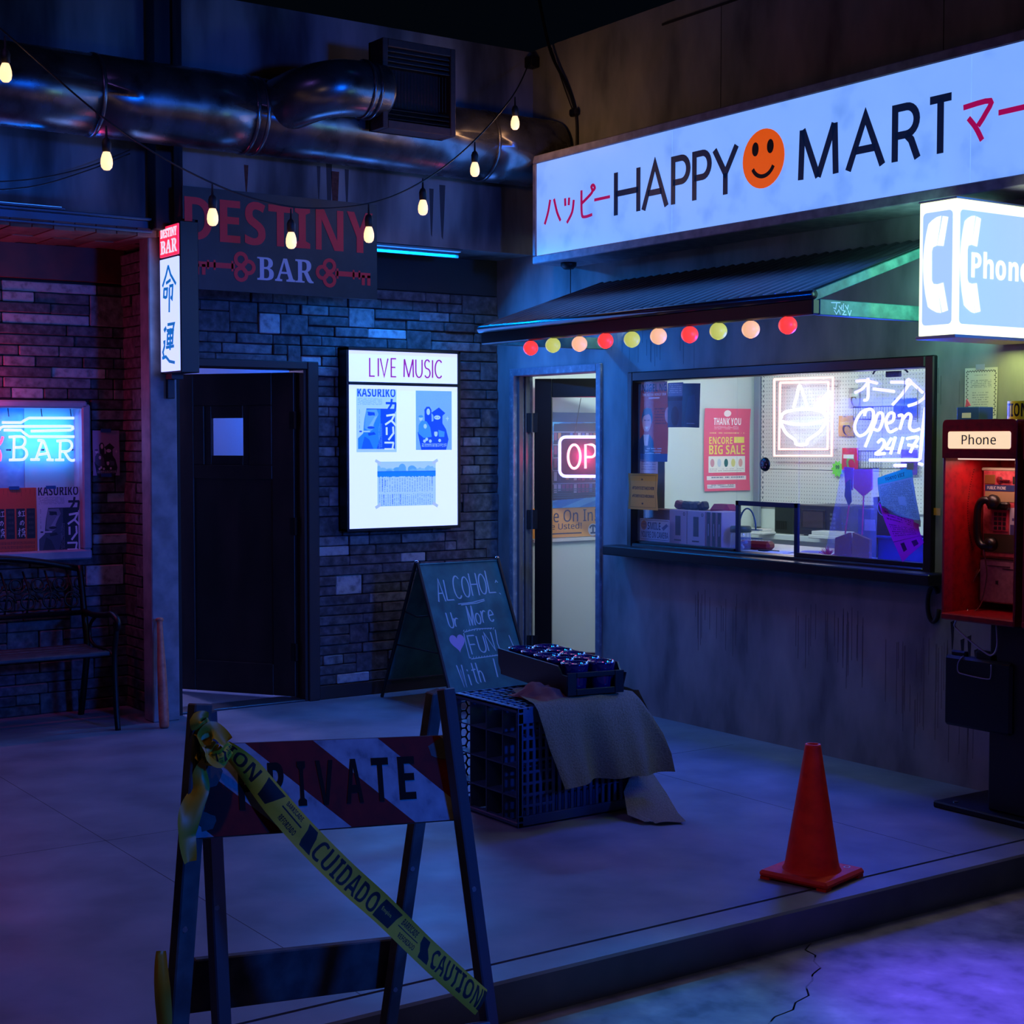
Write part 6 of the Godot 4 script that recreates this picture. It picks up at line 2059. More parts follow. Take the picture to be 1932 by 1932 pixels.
	for k in 34:
		var a := k / 33.0
		var q := Vector2(lerpf(-0.20, -0.16, sin(a * PI)), lerpf(0.30, 0.66, a))
		bb(s, Vector3(0.012, q.y, q.x), Vector3(0.0135, q.y + 0.004, q.x + 0.004))
	var dots := part(hood, "dotted_line", s, mat("oxblood_dot", Color(0.20, 0.01, 0.03), 0.5))
	dots.set_meta("kind", "stuff")
	lamp_area("unseen_hood_glow", Transform3D(Basis(Vector3(1, 0, 0), -PI / 2), Vector3(5.56, 1.56, -4.30)), 0.15, 0.3, col(1.0, 0.50, 0.42), 0.13)  # unseen lamp under the header, placed to light the payphone
	s = S()
	bb(s, Vector3(0.04, 0.708, -0.18), Vector3(0.35, 0.716, -0.05), 0.002)
	part(hood, "unseen_down_light", s, glow_lin("unseen_hood_down_light", 0.9, 0.6, 0.5))
	var h2: Node3D = hood.duplicate()
	h2.name = numbered("phone_hood")
	add_child(h2)
	h2.position = Vector3(5.45, 0.855, -4.075)
	h2.set_meta("label", "red payphone hood at the right edge, further from the shop window")
	payphone()
	var pd := thing("phone_pedestal", "black pedestal and floor plate carrying the payphones", "pedestal", at(Vector3(5.46, 0, -4.54)))
	s = S()
	bb(s, Vector3(0, 0, 0), Vector3(0.38, 0.03, 0.90), 0.006)
	part(pd, "floor_plate", s, mat("black_metal"))
	s = S()
	bb(s, Vector3(0.06, 0.03, 0.25), Vector3(0.34, 0.855, 0.65), 0.008)
	part(pd, "column", s, mat("black_metal"))
	s = S()
	for z in [0.08, 0.82]:
		tube(s, [Vector3(0.06, 0.03, z), Vector3(0.06, 0.034, z)], 0.012, 8)
	part(pd, "bolt", s, mat("chrome"))
	var bd := thing("directory_holder", "black directory holder with a white wire handle under the phone hood", "holder", at(Vector3(5.50, 0.375, -4.52), SHOP))
	s = S()
	bb(s, Vector3(0, 0, -0.06), Vector3(0.36, 0.315, 0), 0.012)
	part(bd, "case", s, mat("black_plastic", Color(0.03, 0.03, 0.04), 0.4))
	s = S()
	bb(s, Vector3(0.02, 0.300, -0.05), Vector3(0.10, 0.335, -0.02), 0.006)
	part(bd, "latch", s, mat("black_plastic"))
	s = S()
	bb(s, Vector3(0.15, 0.305, -0.06), Vector3(0.28, 0.35, -0.02), 0.01)
	part(bd, "carrying_grip", s, mat("black_plastic"))
	s = S(true)
	tube(s, curve([Vector3(0.10, 0.32, -0.01), Vector3(0.085, 0.29, 0.006), Vector3(0.085, 0.25, 0.008), Vector3(0.12, 0.24, 0.008), Vector3(0.24, 0.235, 0.008), Vector3(0.26, 0.25, 0.008), Vector3(0.26, 0.30, 0.006)], 4), 0.0028, 6)
	part(bd, "wire_handle", s, mat("pale_wire", Color(0.65, 0.62, 0.7), 0.35, 0.5))
	var wb := thing("wire_bail", "bent pale wire bail hanging under the phone hood", "wire", at(Vector3(5.50, 0.84, -4.46), SHOP))
	s = S(true)
	tube(s, curve([Vector3(0.02, 0.02, 0), Vector3(0.0, 0.0, 0), Vector3(0.01, -0.03, 0), Vector3(0.16, -0.11, 0.01), Vector3(0.21, -0.12, 0.01), Vector3(0.225, -0.08, 0.0), Vector3(0.22, 0.01, 0)], 5), 0.004, 6)
	part(wb, "wire", s, mat("pale_wire"))
	var lp := thing("cable_loop", "black cable loop fixed to the wall beside the red phone hood", "cable", at(Vector3(5.885, 0.858, -4.905), SHOP))
	s = S(true)
	var ring := []
	for q in arc(0, 0, 0.035, 0.085, 40, 345, 22):
		ring.append(Vector3(q.x, q.y, 0.0))
	tube(s, ring, 0.011, 8)
	part(lp, "cable", s, mat("rubber_black"))
	s = S()   # smears of black paint under the hood
	for q in [[-4.80, 0.78, 0.13], [-4.74, 0.70, 0.11], [-4.70, 0.72, 0.16], [-4.66, 0.66, 0.08]]:
		prism(s, v2([[q[0] - 0.012, q[1]], [q[0] + 0.010, q[1] + 0.01], [q[0] + 0.007, q[1] - q[2] * 0.6], [q[0] + 0.002, q[1] - q[2]], [q[0] - 0.002, q[1] - q[2]], [q[0] - 0.006, q[1] - q[2] * 0.5]]), 0.0, 0.0012, Transform3D(SHOP, Vector3(SHOP_X, 0, 0)))
	part(get_node("wall_right"), "paint_smear", s, mat("black_vinyl"))
	# paper notice
	var p := Paint.new(200, 256, Color(0.78, 0.78, 0.74))
	for q in [[0.06, 0.06, 0.88, 0.008], [0.06, 0.93, 0.88, 0.008], [0.06, 0.06, 0.01, 0.88], [0.93, 0.06, 0.01, 0.88]]:
		p.rect(q[0], q[1], q[2], q[3], Color(0.2, 0.22, 0.22))
	for k in 22:
		for x in [0.07, 0.93]:
			p.disc(x + (0.025 if k % 2 else -0.02), 0.08 + 0.04 * k, 0.018, 0.010, Color(0.22, 0.25, 0.24))
		p.disc(0.08 + 0.04 * k, 0.065 + (0.014 if k % 2 else -0.008), 0.014, 0.010, Color(0.22, 0.25, 0.24))
	p.rows(0.30, 0.14, 0.4, 0.03, 1, Color(0.35, 0.38, 0.4), 2)
	p.rows(0.18, 0.24, 0.64, 0.16, 5, Color(0.45, 0.48, 0.48), 3)
	p.rows(0.24, 0.48, 0.5, 0.32, 7, Color(0.5, 0.52, 0.52), 4)
	var nt := thing("paper_notice", "white notice with an ivy border taped to the wall above the phone hood", "notice", at(Vector3(5.892, 1.867, -4.648), SHOP))
	sheet(nt, "printed_sheet", 0.186, 0.238, printed("notice_print", p.tex()), Transform3D(), func(u, v): return 0.006 * pow(1.0 - v, 2.0) * u, 4, 6)
	s = S()
	bb(s, Vector3(-0.03, 0.11, 0.0005), Vector3(0.02, 0.135, 0.002))
	part(nt, "tape", s, mat("tape_clear"))
	# tape roll and box on the hood
	p = Paint.new(512, 64, Color(0.92, 0.80, 0.06))
	for k in 2:
		p.rect(0.5 * k, 0.0, 0.05, 1.0, Color(0.04, 0.04, 0.04))
		p.text("CAUTION", font("sans_bold"), 0.5 * k + 0.08, 0.12, 0.36, 0.72, Color(0.04, 0.04, 0.04))
	var roll := thing("tape_roll", "roll of yellow CAUTION tape lying on top of the phone hood", "tape", turned(Vector3(5.60, 1.738, -4.17), 0))
	s = S(true)
	var seg := 32
	for k in seg:
		var u0 := float(k) / seg
		var u1 := float(k + 1) / seg
		var a0 := -TAU * u0 - 1.0
		var a1 := -TAU * u1 - 1.0
		var pts := [[Vector3(0.085 * cos(a0), 0.0, 0.085 * sin(a0)), Vector2(u0, 1)], [Vector3(0.085 * cos(a0), 0.078, 0.085 * sin(a0)), Vector2(u0, 0)], [Vector3(0.085 * cos(a1), 0.078, 0.085 * sin(a1)), Vector2(u1, 0)], [Vector3(0.085 * cos(a1), 0.0, 0.085 * sin(a1)), Vector2(u1, 1)]]
		for w in [0, 1, 2, 0, 2, 3]:
			s.set_uv(pts[w][1])
			s.add_vertex(pts[w][0])
	part(roll, "printed_wrap", s, printed("caution_wrap", p.tex(), 0.35))
	s = S()
	lathe(s, [Vector2(0.085, 0.0), Vector2(0.04, 0.0), Vector2(0.04, 0.078), Vector2(0.085, 0.078)], 28)
	part(roll, "core", s, mat("tape_yellow", Color(0.80, 0.68, 0.10), 0.5))
	var bx := thing("blue_carton", "small blue carton with a white label on top of the phone hood", "carton", at(Vector3(5.70, 1.738, -4.63), SHOP))
	s = S()
	bb(s, Vector3(0, -0.0, -0.1), Vector3(0.125, 0.062, 0), 0.003)
	part(bx, "carton", s, mat("carton_blue", Color(0.10, 0.25, 0.48), 0.5))
	s = S()
	bb(s, Vector3(0.03, 0.012, 0.0), Vector3(0.08, 0.035, 0.001))
	part(bx, "label", s, mat("fitting_white"))
	s = S()
	prism(s, v2([[0.01, 0.062], [0.04, 0.07], [0.018, 0.10]]), -0.05, -0.045)
	part(bx, "torn_flap", s, mat("flap_rose", Color(0.75, 0.30, 0.40), 0.6))
	var yl := thing("yellow_slip", "small torn yellow slip stuck to the wall behind the phone hood", "paper", at(Vector3(5.885, 1.306, -4.885), SHOP))
	sheet(yl, "paper", 0.05, 0.035, mat("slip_yellow", Color(0.82, 0.62, 0.12), 0.6), Transform3D(), func(u, v): return 0.012 * u, 3, 2)


func payphone() -> void:
	var s: SurfaceTool
	var body := mottled("payphone_paint", [[0.0, Color(0.52, 0.16, 0.20)], [0.5, Color(0.68, 0.24, 0.28)], [1.0, Color(0.76, 0.36, 0.38)]], 3.0, 0.45, 0.02, 161, 0.02)
	var ph := thing("payphone", "faded red coin payphone with a black handset inside the hood", "payphone", at(Vector3(5.69, 0.92, -4.475), SHOP))
	s = S()
	bb(s, Vector3(0, 0.20, -0.12), Vector3(0.30, 0.60, 0), 0.010)
	part(ph, "upper_housing", s, body)
	s = S()
	bb(s, Vector3(-0.006, 0.0, -0.12), Vector3(0.30, 0.192, 0.004), 0.006)
	part(ph, "coin_vault", s, mottled("vault_paint", [[0.0, Color(0.52, 0.32, 0.38)], [1.0, Color(0.66, 0.42, 0.48)]], 3.0, 0.5, 0.02, 165, 0.02))
	s = S()
	bb(s, Vector3(-0.004, 0.592, -0.124), Vector3(0.304, 0.606, 0.004), 0.005)
	part(ph, "top_cap", s, mat("cap_pale", Color(0.72, 0.70, 0.62), 0.35, 0.4))
	s = S()
	bb(s, Vector3(0.015, 0.533, 0.0), Vector3(0.072, 0.574, 0.004), 0.002)
	part(ph, "coin_plate", s, mat("brass_dull", Color(0.52, 0.36, 0.20), 0.4, 0.5))
	s = S()
	lathe(s, [Vector2(0, 0.0), Vector2(0.016, 0.0), Vector2(0.016, 0.008), Vector2(0, 0.010)], 14, Transform3D(Basis(Vector3(1, 0, 0), PI / 2), Vector3(0.098, 0.552, 0.0)))
	bar(s, Vector3(0.10, 0.553, 0.010), Vector3(0.155, 0.550, 0.012), 0.006, 0.01)
	part(ph, "lever", s, mat("chrome"))
	s = S()
	bb(s, Vector3(0.165, 0.535, 0.0), Vector3(0.185, 0.568, 0.002))
	bb(s, Vector3(0.19, 0.530, 0.0), Vector3(0.194, 0.572, 0.003))
	part(ph, "coin_slot", s, mat("black_vinyl"))
	s = S()
	bb(s, Vector3(0.018, 0.502, 0.0), Vector3(0.27, 0.530, 0.002))
	part(ph, "title_strip", s, mat("title_blue", Color(0.10, 0.16, 0.36), 0.5))
	lettering(ph, "PUBLIC PHONE", "sans", 0.030, 0.509, 0.10, 0.014, 0.0021, mat("fitting_white"), 0.0006)
	s = S()
	bb(s, Vector3(0.018, 0.455, 0.0), Vector3(0.27, 0.500, 0.002))
	part(ph, "notice_strip", s, mat("strip_buff", Color(0.58, 0.48, 0.36), 0.5))
	s = S()
	bb(s, Vector3(0.014, 0.228, 0.0), Vector3(0.27, 0.310, 0.002))
	part(ph, "instruction_plate", s, mat("plate_brown", Color(0.30, 0.23, 0.18), 0.35, 0.4))
	s = S()
	bb(s, Vector3(0.064, 0.322, 0.0), Vector3(0.145, 0.430, 0.006), 0.003)
	var kp := part(ph, "keypad", s, mat("keypad_rose", Color(0.78, 0.22, 0.30), 0.4))
	for r in 4:
		for c in 3:
			s = S()
			bb(s, Vector3(0.073 + 0.023 * c, 0.330 + 0.0205 * r, 0.006), Vector3(0.091 + 0.023 * c, 0.346 + 0.0205 * r, 0.010), 0.002)
			part(kp, "key", s, mat("key_dark", Color(0.18, 0.10, 0.13), 0.4))
	s = S()
	bb(s, Vector3(0.152, 0.305, 0.0), Vector3(0.215, 0.430, 0.0015))
	var stk := part(ph, "sticker", s, mat("sticker_white", Color(0.70, 0.66, 0.72), 0.5))
	s = S()
	bb(s, Vector3(0.156, 0.310, 0.0015), Vector3(0.211, 0.355, 0.002))
	bb(s, Vector3(0.165, 0.372, 0.0015), Vector3(0.205, 0.384, 0.002))
	part(stk, "sticker_print", s, mat("sticker_violet", Color(0.26, 0.22, 0.42), 0.5))
	s = S()
	for q in [[0.0, 0.196, 0.28, 0.199], [0.03, 0.165, 0.16, 0.168], [0.12, 0.155, 0.25, 0.158]]:
		bb(s, Vector3(q[0], q[1], 0.0), Vector3(q[2], q[3], 0.006))
	bb(s, Vector3(0.18, 0.10, 0.004), Vector3(0.235, 0.13, 0.006))
	bb(s, Vector3(0.18, 0.035, 0.004), Vector3(0.235, 0.065, 0.006))
	bb(s, Vector3(0.085, 0.085, 0.004), Vector3(0.097, 0.102, 0.006))
	part(ph, "seam_and_locks", s, mat("key_dark"))
	# handset on its cradle, and the cord
	s = S()
	bb(s, Vector3(0.05, 0.42, 0.0), Vector3(0.16, 0.455, 0.035), 0.008)
	part(ph, "cradle", s, mat("gloss_black"))
	s = S(true)
	var spine := curve([Vector3(0.095, 0.455, 0.05), Vector3(0.055, 0.462, 0.06), Vector3(0.030, 0.43, 0.062), Vector3(0.026, 0.36, 0.064), Vector3(0.030, 0.29, 0.062), Vector3(0.055, 0.258, 0.06), Vector3(0.095, 0.265, 0.05)], 5)
	tube(s, spine, 0.017, 12)
	lathe(s, [Vector2(0, -0.012), Vector2(0.03, -0.012), Vector2(0.034, 0.006), Vector2(0.024, 0.024), Vector2(0, 0.028)], 16, Transform3D(Basis(Vector3(1, 0, 0), PI / 2), Vector3(0.095, 0.455, 0.042)))
	lathe(s, [Vector2(0, -0.012), Vector2(0.03, -0.012), Vector2(0.034, 0.006), Vector2(0.024, 0.024), Vector2(0, 0.028)], 16, Transform3D(Basis(Vector3(1, 0, 0), PI / 2), Vector3(0.085, 0.266, 0.042)))
	part(ph, "handset", s, mat("gloss_black"))
	s = S(true)
	tube(s, curve([Vector3(0.055, 0.25, 0.055), Vector3(0.062, 0.20, 0.05), Vector3(0.072, 0.12, 0.05), Vector3(0.05, 0.0, 0.06), Vector3(0.01, -0.045, 0.075), Vector3(-0.022, -0.01, 0.07), Vector3(-0.015, 0.10, 0.03), Vector3(0.0, 0.17, -0.03)], 6), 0.0035, 6)
	part(ph, "armoured_cord", s, mat("chrome"))


func upper_things() -> void:
	var s := S(true)
	var zinc := mat("zinc", Color(0.50, 0.51, 0.53), 0.36, 0.9)
	zinc.roughness_texture = rough_tex(171, 0.02, 0.55, 1.0)
	zinc.uv1_triplanar = true
	zinc.uv1_scale = Vector3.ONE * 0.9
	zinc.albedo_texture = noise_tex(172, 0.01, [[0.0, Color(0.45, 0.40, 0.38)], [0.35, Color(0.8, 0.78, 0.78)], [1.0, Color(1, 1, 1)]], 512)
	var du := thing("ventilation_duct", "long round galvanised duct running along the upper wall", "duct", at(Vector3(0, 3.47, -8.01)))
	var joints := [-3.0, -0.2, 1.3, 2.86, 3.73, 5.33, 5.87]
	for k in joints.size() - 1:
		s = S(true)
		var pts := []
		for i in 5:
			pts.append(Vector3(lerpf(joints[k], joints[k + 1], i / 4.0), 0, 0))
		tube(s, pts, 0.213 + 0.002 * (k % 2), 40)
		part(du, "duct_section", s, zinc)
	for x in [-0.2, 1.3, 2.86, 3.73, 3.79, 5.33]:
		s = S(true)
		lathe(s, [Vector2(0.213, -0.012), Vector2(0.2195, -0.010), Vector2(0.2195, 0.010), Vector2(0.213, 0.012)], 40, Transform3D(Basis(Vector3(0, 0, 1), PI / 2), Vector3(x, 0, 0)))
		part(du, "joint_band", s, zinc)
	for x in [1.0, 3.0, 4.7]:
		s = S()
		bb(s, Vector3(x - 0.015, 0.18, -0.24), Vector3(x + 0.015, 0.20, 0.05), 0.002)
		part(du, "wall_strap", s, mat("black_metal"))
	var br := thing("branch_duct", "short galvanised elbow duct feeding the louvred vent box", "duct", at(Vector3(4.0, 3.6, -7.75)))
	s = S(true)
	tube(s, curve([Vector3(-0.10, -0.09, -0.20), Vector3(-0.02, -0.04, 0.0), Vector3(0.12, 0.0, 0.10), Vector3(0.28, 0.02, 0.085), Vector3(0.42, 0.03, 0.06)], 6), 0.155, 32)
	part(br, "elbow", s, zinc)
	for q in [[0.30, 0.085], [0.35, 0.075]]:
		s = S(true)
		lathe(s, [Vector2(0.155, -0.01), Vector2(0.164, -0.008), Vector2(0.164, 0.008), Vector2(0.155, 0.01)], 32, Transform3D(Basis(Vector3(0, 0, 1), PI / 2), Vector3(q[0], 0.022, q[1])))
		part(br, "collar", s, zinc)
	var vb := thing("vent_box", "dark louvred vent box on the end of the elbow duct", "vent", at(Vector3(4.397, 3.412, -7.62)))
	var darkm := mat("vent_paint", Color(0.10, 0.09, 0.10), 0.5, 0.3)
	s = S()
	for q in [[0, 0, 0.035, 0.5], [0.453, 0, 0.488, 0.5], [0.035, 0, 0.453, 0.045], [0.035, 0.455, 0.453, 0.5]]:
		bb(s, Vector3(q[0], q[1], -0.14), Vector3(q[2], q[3], 0.02), 0.003)
	bb(s, Vector3(0, 0, -0.14), Vector3(0.488, 0.5, -0.12))
	part(vb, "case", s, mottled("vent_case", [[0.0, Color(0.16, 0.09, 0.09)], [1.0, Color(0.26, 0.15, 0.14)]], 2.0, 0.5, 0.02, 175, 0.02))
	for k in 4:
		s = S()
		box(s, Vector3(0.244, 0.44 - 0.028 * k, 0.0), Vector3(0.418, 0.024, 0.004), 0.001, Basis(Vector3(1, 0, 0), -0.7))
		part(vb, "top_louvre", s, mat("louvre_zinc", Color(0.30, 0.32, 0.34), 0.4, 0.6))
	for k in 3:
		s = S()
		box(s, Vector3(0.244, 0.115 - 0.026 * k, 0.0), Vector3(0.418, 0.02, 0.004), 0.001, Basis(Vector3(1, 0, 0), -0.7))
		part(vb, "bottom_louvre", s, darkm)
	for k in 19:
		s = S()
		box(s, Vector3(0.05 + 0.0215 * k, 0.235, -0.01), Vector3(0.012, 0.20, 0.004), 0.001, Basis(Vector3(0, 1, 0), 0.6))
		part(vb, "slat", s, darkm)
	# string of bulbs
	var wire := [Vector3(1.6, 3.70, -6.72), Vector3(2.031, 3.396, -6.734), Vector3(2.476, 3.039, -6.648), Vector3(2.982, 2.858, -6.774), Vector3(3.428, 2.787, -6.826), Vector3(3.886, 2.848, -6.877), Vector3(4.337, 3.034, -7.062), Vector3(4.833, 3.334, -7.343), Vector3(5.317, 3.71, -7.64), Vector3(5.85, 4.12, -8.20)]
	var sl := thing("string_light_cable", "black cable of the bulb string sagging from the left to the far corner", "cable")
	s = S(true)
	tube(s, curve(wire, 8), 0.0042, 6)
	part(sl, "cable", s, mat("rubber_black"))
	s = S()
	bb(s, Vector3(5.83, 4.06, -8.25), Vector3(5.90, 4.13, -8.17), 0.006)
	part(sl, "anchor", s, mat("black_metal"))
	var bulb := [Vector3(2.027, 3.23, -6.728), Vector3(2.445, 2.887, -6.661), Vector3(2.99, 2.697, -6.76), Vector3(3.426, 2.627, -6.818), Vector3(3.888, 2.695, -6.867), Vector3(4.328, 2.893, -7.06), Vector3(4.839, 3.184, -7.331), Vector3(5.322, 3.55, -7.625)]
	var nth := ["at the left edge of the frame", "second from the left, before the upper wall", "before the D of the DESTINY board", "before the T of the DESTINY board", "before the Y of the DESTINY board", "right of the DESTINY board", "seventh from the left, left of the shop sign", "nearest the far corner, before the duct"]
	var first: Node3D
	for i in bulb.size():
		var top: Vector3 = wire[i + 1]
		var o: Node3D
		if i == 0:
			o = thing("string_bulb", "", "light bulb", Transform3D(), "bulbs on the string")
			s = S(true)
			lathe(s, [Vector2(0, -0.046), Vector2(0.014, -0.043), Vector2(0.0235, -0.032), Vector2(0.0265, -0.015), Vector2(0.0255, 0.004), Vector2(0.020, 0.024), Vector2(0.0145, 0.036), Vector2(0.0135, 0.040)], 20)
			part(o, "bulb_glass", s, glow_lin("bulb_glow", 1.7, 0.98, 0.50, Color(0.9, 0.8, 0.6)))
			s = S(true)
			lathe(s, [Vector2(0.014, 0.034), Vector2(0.020, 0.040), Vector2(0.021, 0.075), Vector2(0.015, 0.092), Vector2(0.006, 0.100), Vector2(0.004, 0.15)], 14)
			part(o, "socket", s, mat("rubber_black"))
			first = o
		else:
			o = first.duplicate()
			o.name = numbered("string_bulb")
			add_child(o)
		o.position = bulb[i]
		o.set_meta("label", "glowing warm string bulb " + nth[i])
		lamp_omni("bulb_light", bulb[i], col(1.0, 0.50, 0.20), 0.010 if i < 6 else 0.05, 0.025)
	var nb: Node3D = first.duplicate()   # unseen bulb above the frame, placed to warm the tape and barricade
	nb.name = numbered("string_bulb")
	add_child(nb)
	nb.position = Vector3(1.25, 2.75, -2.75)
	nb.set_meta("label", "unseen warm bulb above the frame, placed to light the tape and barricade")
	lamp_omni("unseen_near_bulb_light", nb.position, col(1.0, 0.58, 0.24), 0.24, 0.03)
	# loose cables in the corner above the shop sign
	var cc := thing("corner_cable", "black cable hanging down the corner beside the end of the shop sign", "cable")
	s = S(true)
	tube(s, curve([Vector3(5.85, 4.6, -8.15), Vector3(5.85, 4.25, -8.04), Vector3(5.86, 4.067, -7.97), Vector3(5.885, 3.857, -7.84), Vector3(5.89, 3.685, -7.77), Vector3(5.89, 3.499, -7.76), Vector3(5.89, 3.43, -7.77)], 5), 0.010, 8)
	tube(s, curve([Vector3(5.88, 4.15, -8.02), Vector3(5.885, 3.9, -7.9), Vector3(5.885, 3.72, -7.80)], 4), 0.004, 6)
	part(cc, "cable", s, mat("rubber_black"))
	s = S()
	box(s, Vector3(5.875, 3.70, -7.77), Vector3(0.04, 0.05, 0.07), 0.01)
	part(cc, "junction", s, mat("black_plastic"))


func pavement_things() -> void:
	bench()
	var s := S(true)
	# bat leaning on the post
	var b0 := Vector3(3.351, 0.0, -8.312)
	var b1 := Vector3(3.392, 0.625, -8.47)
	var up := (b1 - b0).normalized()
	var bx := up.cross(Vector3(0, 0, 1)).normalized()
	var bt := thing("baseball_bat", "reddish wooden baseball bat leaning upside down against the post", "bat", Transform3D(Basis(bx, up, bx.cross(up)), b0))
	var L := b0.distance_to(b1) - 0.008
	lathe(s, [Vector2(0, 0.0), Vector2(0.022, 0.002), Vector2(0.028, 0.012), Vector2(0.0295, 0.06), Vector2(0.029, 0.2), Vector2(0.025, L * 0.55), Vector2(0.019, L * 0.78), Vector2(0.016, L - 0.03), Vector2(0.0165, L - 0.022)], 18)
	part(bt, "barrel", s, mottled("bat_wood", [[0.0, Color(0.58, 0.30, 0.22)], [0.5, Color(0.74, 0.42, 0.32)], [1.0, Color(0.82, 0.52, 0.40)]], 4.0, 0.5, 0.0, 181, 0.01))
	s = S(true)
	lathe(s, [Vector2(0.0165, L - 0.022), Vector2(0.023, L - 0.016), Vector2(0.0235, L - 0.006), Vector2(0.018, L), Vector2(0, L)], 16)
	part(bt, "knob", s, mat("bat_wood"))
	sandwich_board()
	crate()
	# traffic cone
	var co := thing("traffic_cone", "orange-red traffic cone on a square base at the kerb", "traffic cone", turned(Vector3(4.20, 0, -4.06), 14))
	var cone_mat := mottled("cone_rubber", [[0.0, Color(0.78, 0.13, 0.03)], [0.5, Color(0.92, 0.17, 0.05)], [1.0, Color(0.96, 0.24, 0.09)]], 2.0, 0.6, 0.03, 185, 0.01)
	s = S()
	bb(s, Vector3(-0.145, 0.006, -0.145), Vector3(0.145, 0.034, 0.145), 0.010)
	for x in [-0.12, 0.12]:
		for z in [-0.12, 0.12]:
			bb(s, Vector3(x - 0.02, 0, z - 0.02), Vector3(x + 0.02, 0.01, z + 0.02))
	part(co, "base", s, cone_mat)
	s = S(true)
	lathe(s, [Vector2(0.112, 0.032), Vector2(0.104, 0.044), Vector2(0.100, 0.06), Vector2(0.030, 0.50), Vector2(0.029, 0.508), Vector2(0.022, 0.508), Vector2(0.021, 0.47), Vector2(0, 0.46)], 36)
	part(co, "cone", s, cone_mat)
	s = S()
	stroke(s, arc(0.105, 0.09, 0.014, 0.010, 0, 330, 11), 0.005, 0.0, 0.0012, Transform3D(Basis(Vector3(1, 0, 0), Vector3(0, 0, 1), Vector3(0, 1, 0)), Vector3(0, 0.034, 0)), true)
	part(co, "moulded_mark", s, mat("fitting_white"))


func bench() -> void:
	var iron := mat("cast_iron", Color(0.035, 0.035, 0.045), 0.45, 0.3)
	var slat := mottled("bench_slat", [[0.0, Color(0.13, 0.14, 0.16)], [0.5, Color(0.20, 0.21, 0.24)], [1.0, Color(0.28, 0.29, 0.31)]], 2.0, 0.5, 0.04, 191, 0.01)
	var be := thing("park_bench", "black cast-iron park bench with a scrolled back under the neon window", "bench", at(Vector3(1.95, 0, -9.04)))
	var W := 1.16
	for k in 6:
		var s := S()
		bb(s, Vector3(0.02, 0.412 + 0.004 * absf(k - 2.5), 0.16 + 0.072 * k), Vector3(W - 0.02, 0.436 + 0.004 * absf(k - 2.5), 0.222 + 0.072 * k), 0.006)
		part(be, "seat_slat", s, slat)
	for x in [0.0, W]:
		var s := S(true)
		tube(s, curve([Vector3(x, 0.0, 0.64), Vector3(x, 0.10, 0.62), Vector3(x, 0.30, 0.60), Vector3(x, 0.45, 0.60), Vector3(x, 0.56, 0.63), Vector3(x, 0.62, 0.62)], 5), 0.017, 8)
		part(be, "leg", s, iron)
		s = S(true)
		tube(s, curve([Vector3(x, 0.0, 0.02), Vector3(x, 0.15, 0.07), Vector3(x, 0.35, 0.13), Vector3(x, 0.45, 0.14), Vector3(x, 0.62, 0.10), Vector3(x, 0.90, 0.03)], 5), 0.02, 8)
		part(be, "leg", s, iron)
		s = S(true)
		tube(s, curve([Vector3(x, 0.63, 0.10), Vector3(x, 0.625, 0.25), Vector3(x, 0.64, 0.45), Vector3(x, 0.655, 0.56), Vector3(x, 0.635, 0.64), Vector3(x, 0.60, 0.66), Vector3(x, 0.575, 0.63)], 5), 0.018, 8)
		part(be, "armrest", s, iron)
		s = S(true)
		tube(s, curve([Vector3(x, 0.62, 0.30), Vector3(x, 0.56, 0.20), Vector3(x, 0.48, 0.20), Vector3(x, 0.445, 0.28), Vector3(x, 0.445, 0.42), Vector3(x, 0.43, 0.55), Vector3(x, 0.36, 0.60)], 5), 0.010, 8)
		part(be, "scroll_brace", s, iron)
	var s := S(true)
	var rail := []
	for i in 17:
		var t := i / 16.0
		rail.append(Vector3(t * W, 0.88 + 0.085 * sin(t * PI), 0.03))
	tube(s, rail, 0.019, 8)
	part(be, "top_rail", s, iron)
	s = S(true)
	tube(s, [Vector3(0, 0.625, 0.10), Vector3(W, 0.625, 0.10)], 0.016, 8)
	part(be, "lower_rail", s, iron)
	s = S(true)   # scrollwork between the rails
	for k in 9:
		var cx := 0.065 + k * (W - 0.13) / 8.0
		for q in [[0.0, 0.70, 0.055, 1.0], [0.065, 0.80, 0.05, -1.0]]:
			var pts := []
			for i in 19:
				var a := i / 18.0 * TAU * 1.35
				var r: float = q[2] * (1.0 - 0.55 * i / 18.0)
				var y: float = q[1] + r * sin(a) * q[3]
				pts.append(Vector3(clampf(cx + q[0] + r * cos(a), 0.01, W - 0.01), y, 0.10 - (y - 0.62) * 0.25))
			tube(s, pts, 0.0065, 6)
		tube(s, [Vector3(cx - 0.02, 0.63, 0.098), Vector3(cx + 0.01, 0.75, 0.07), Vector3(cx - 0.02, 0.88, 0.035)], 0.006, 6)
	part(be, "scrollwork", s, iron)


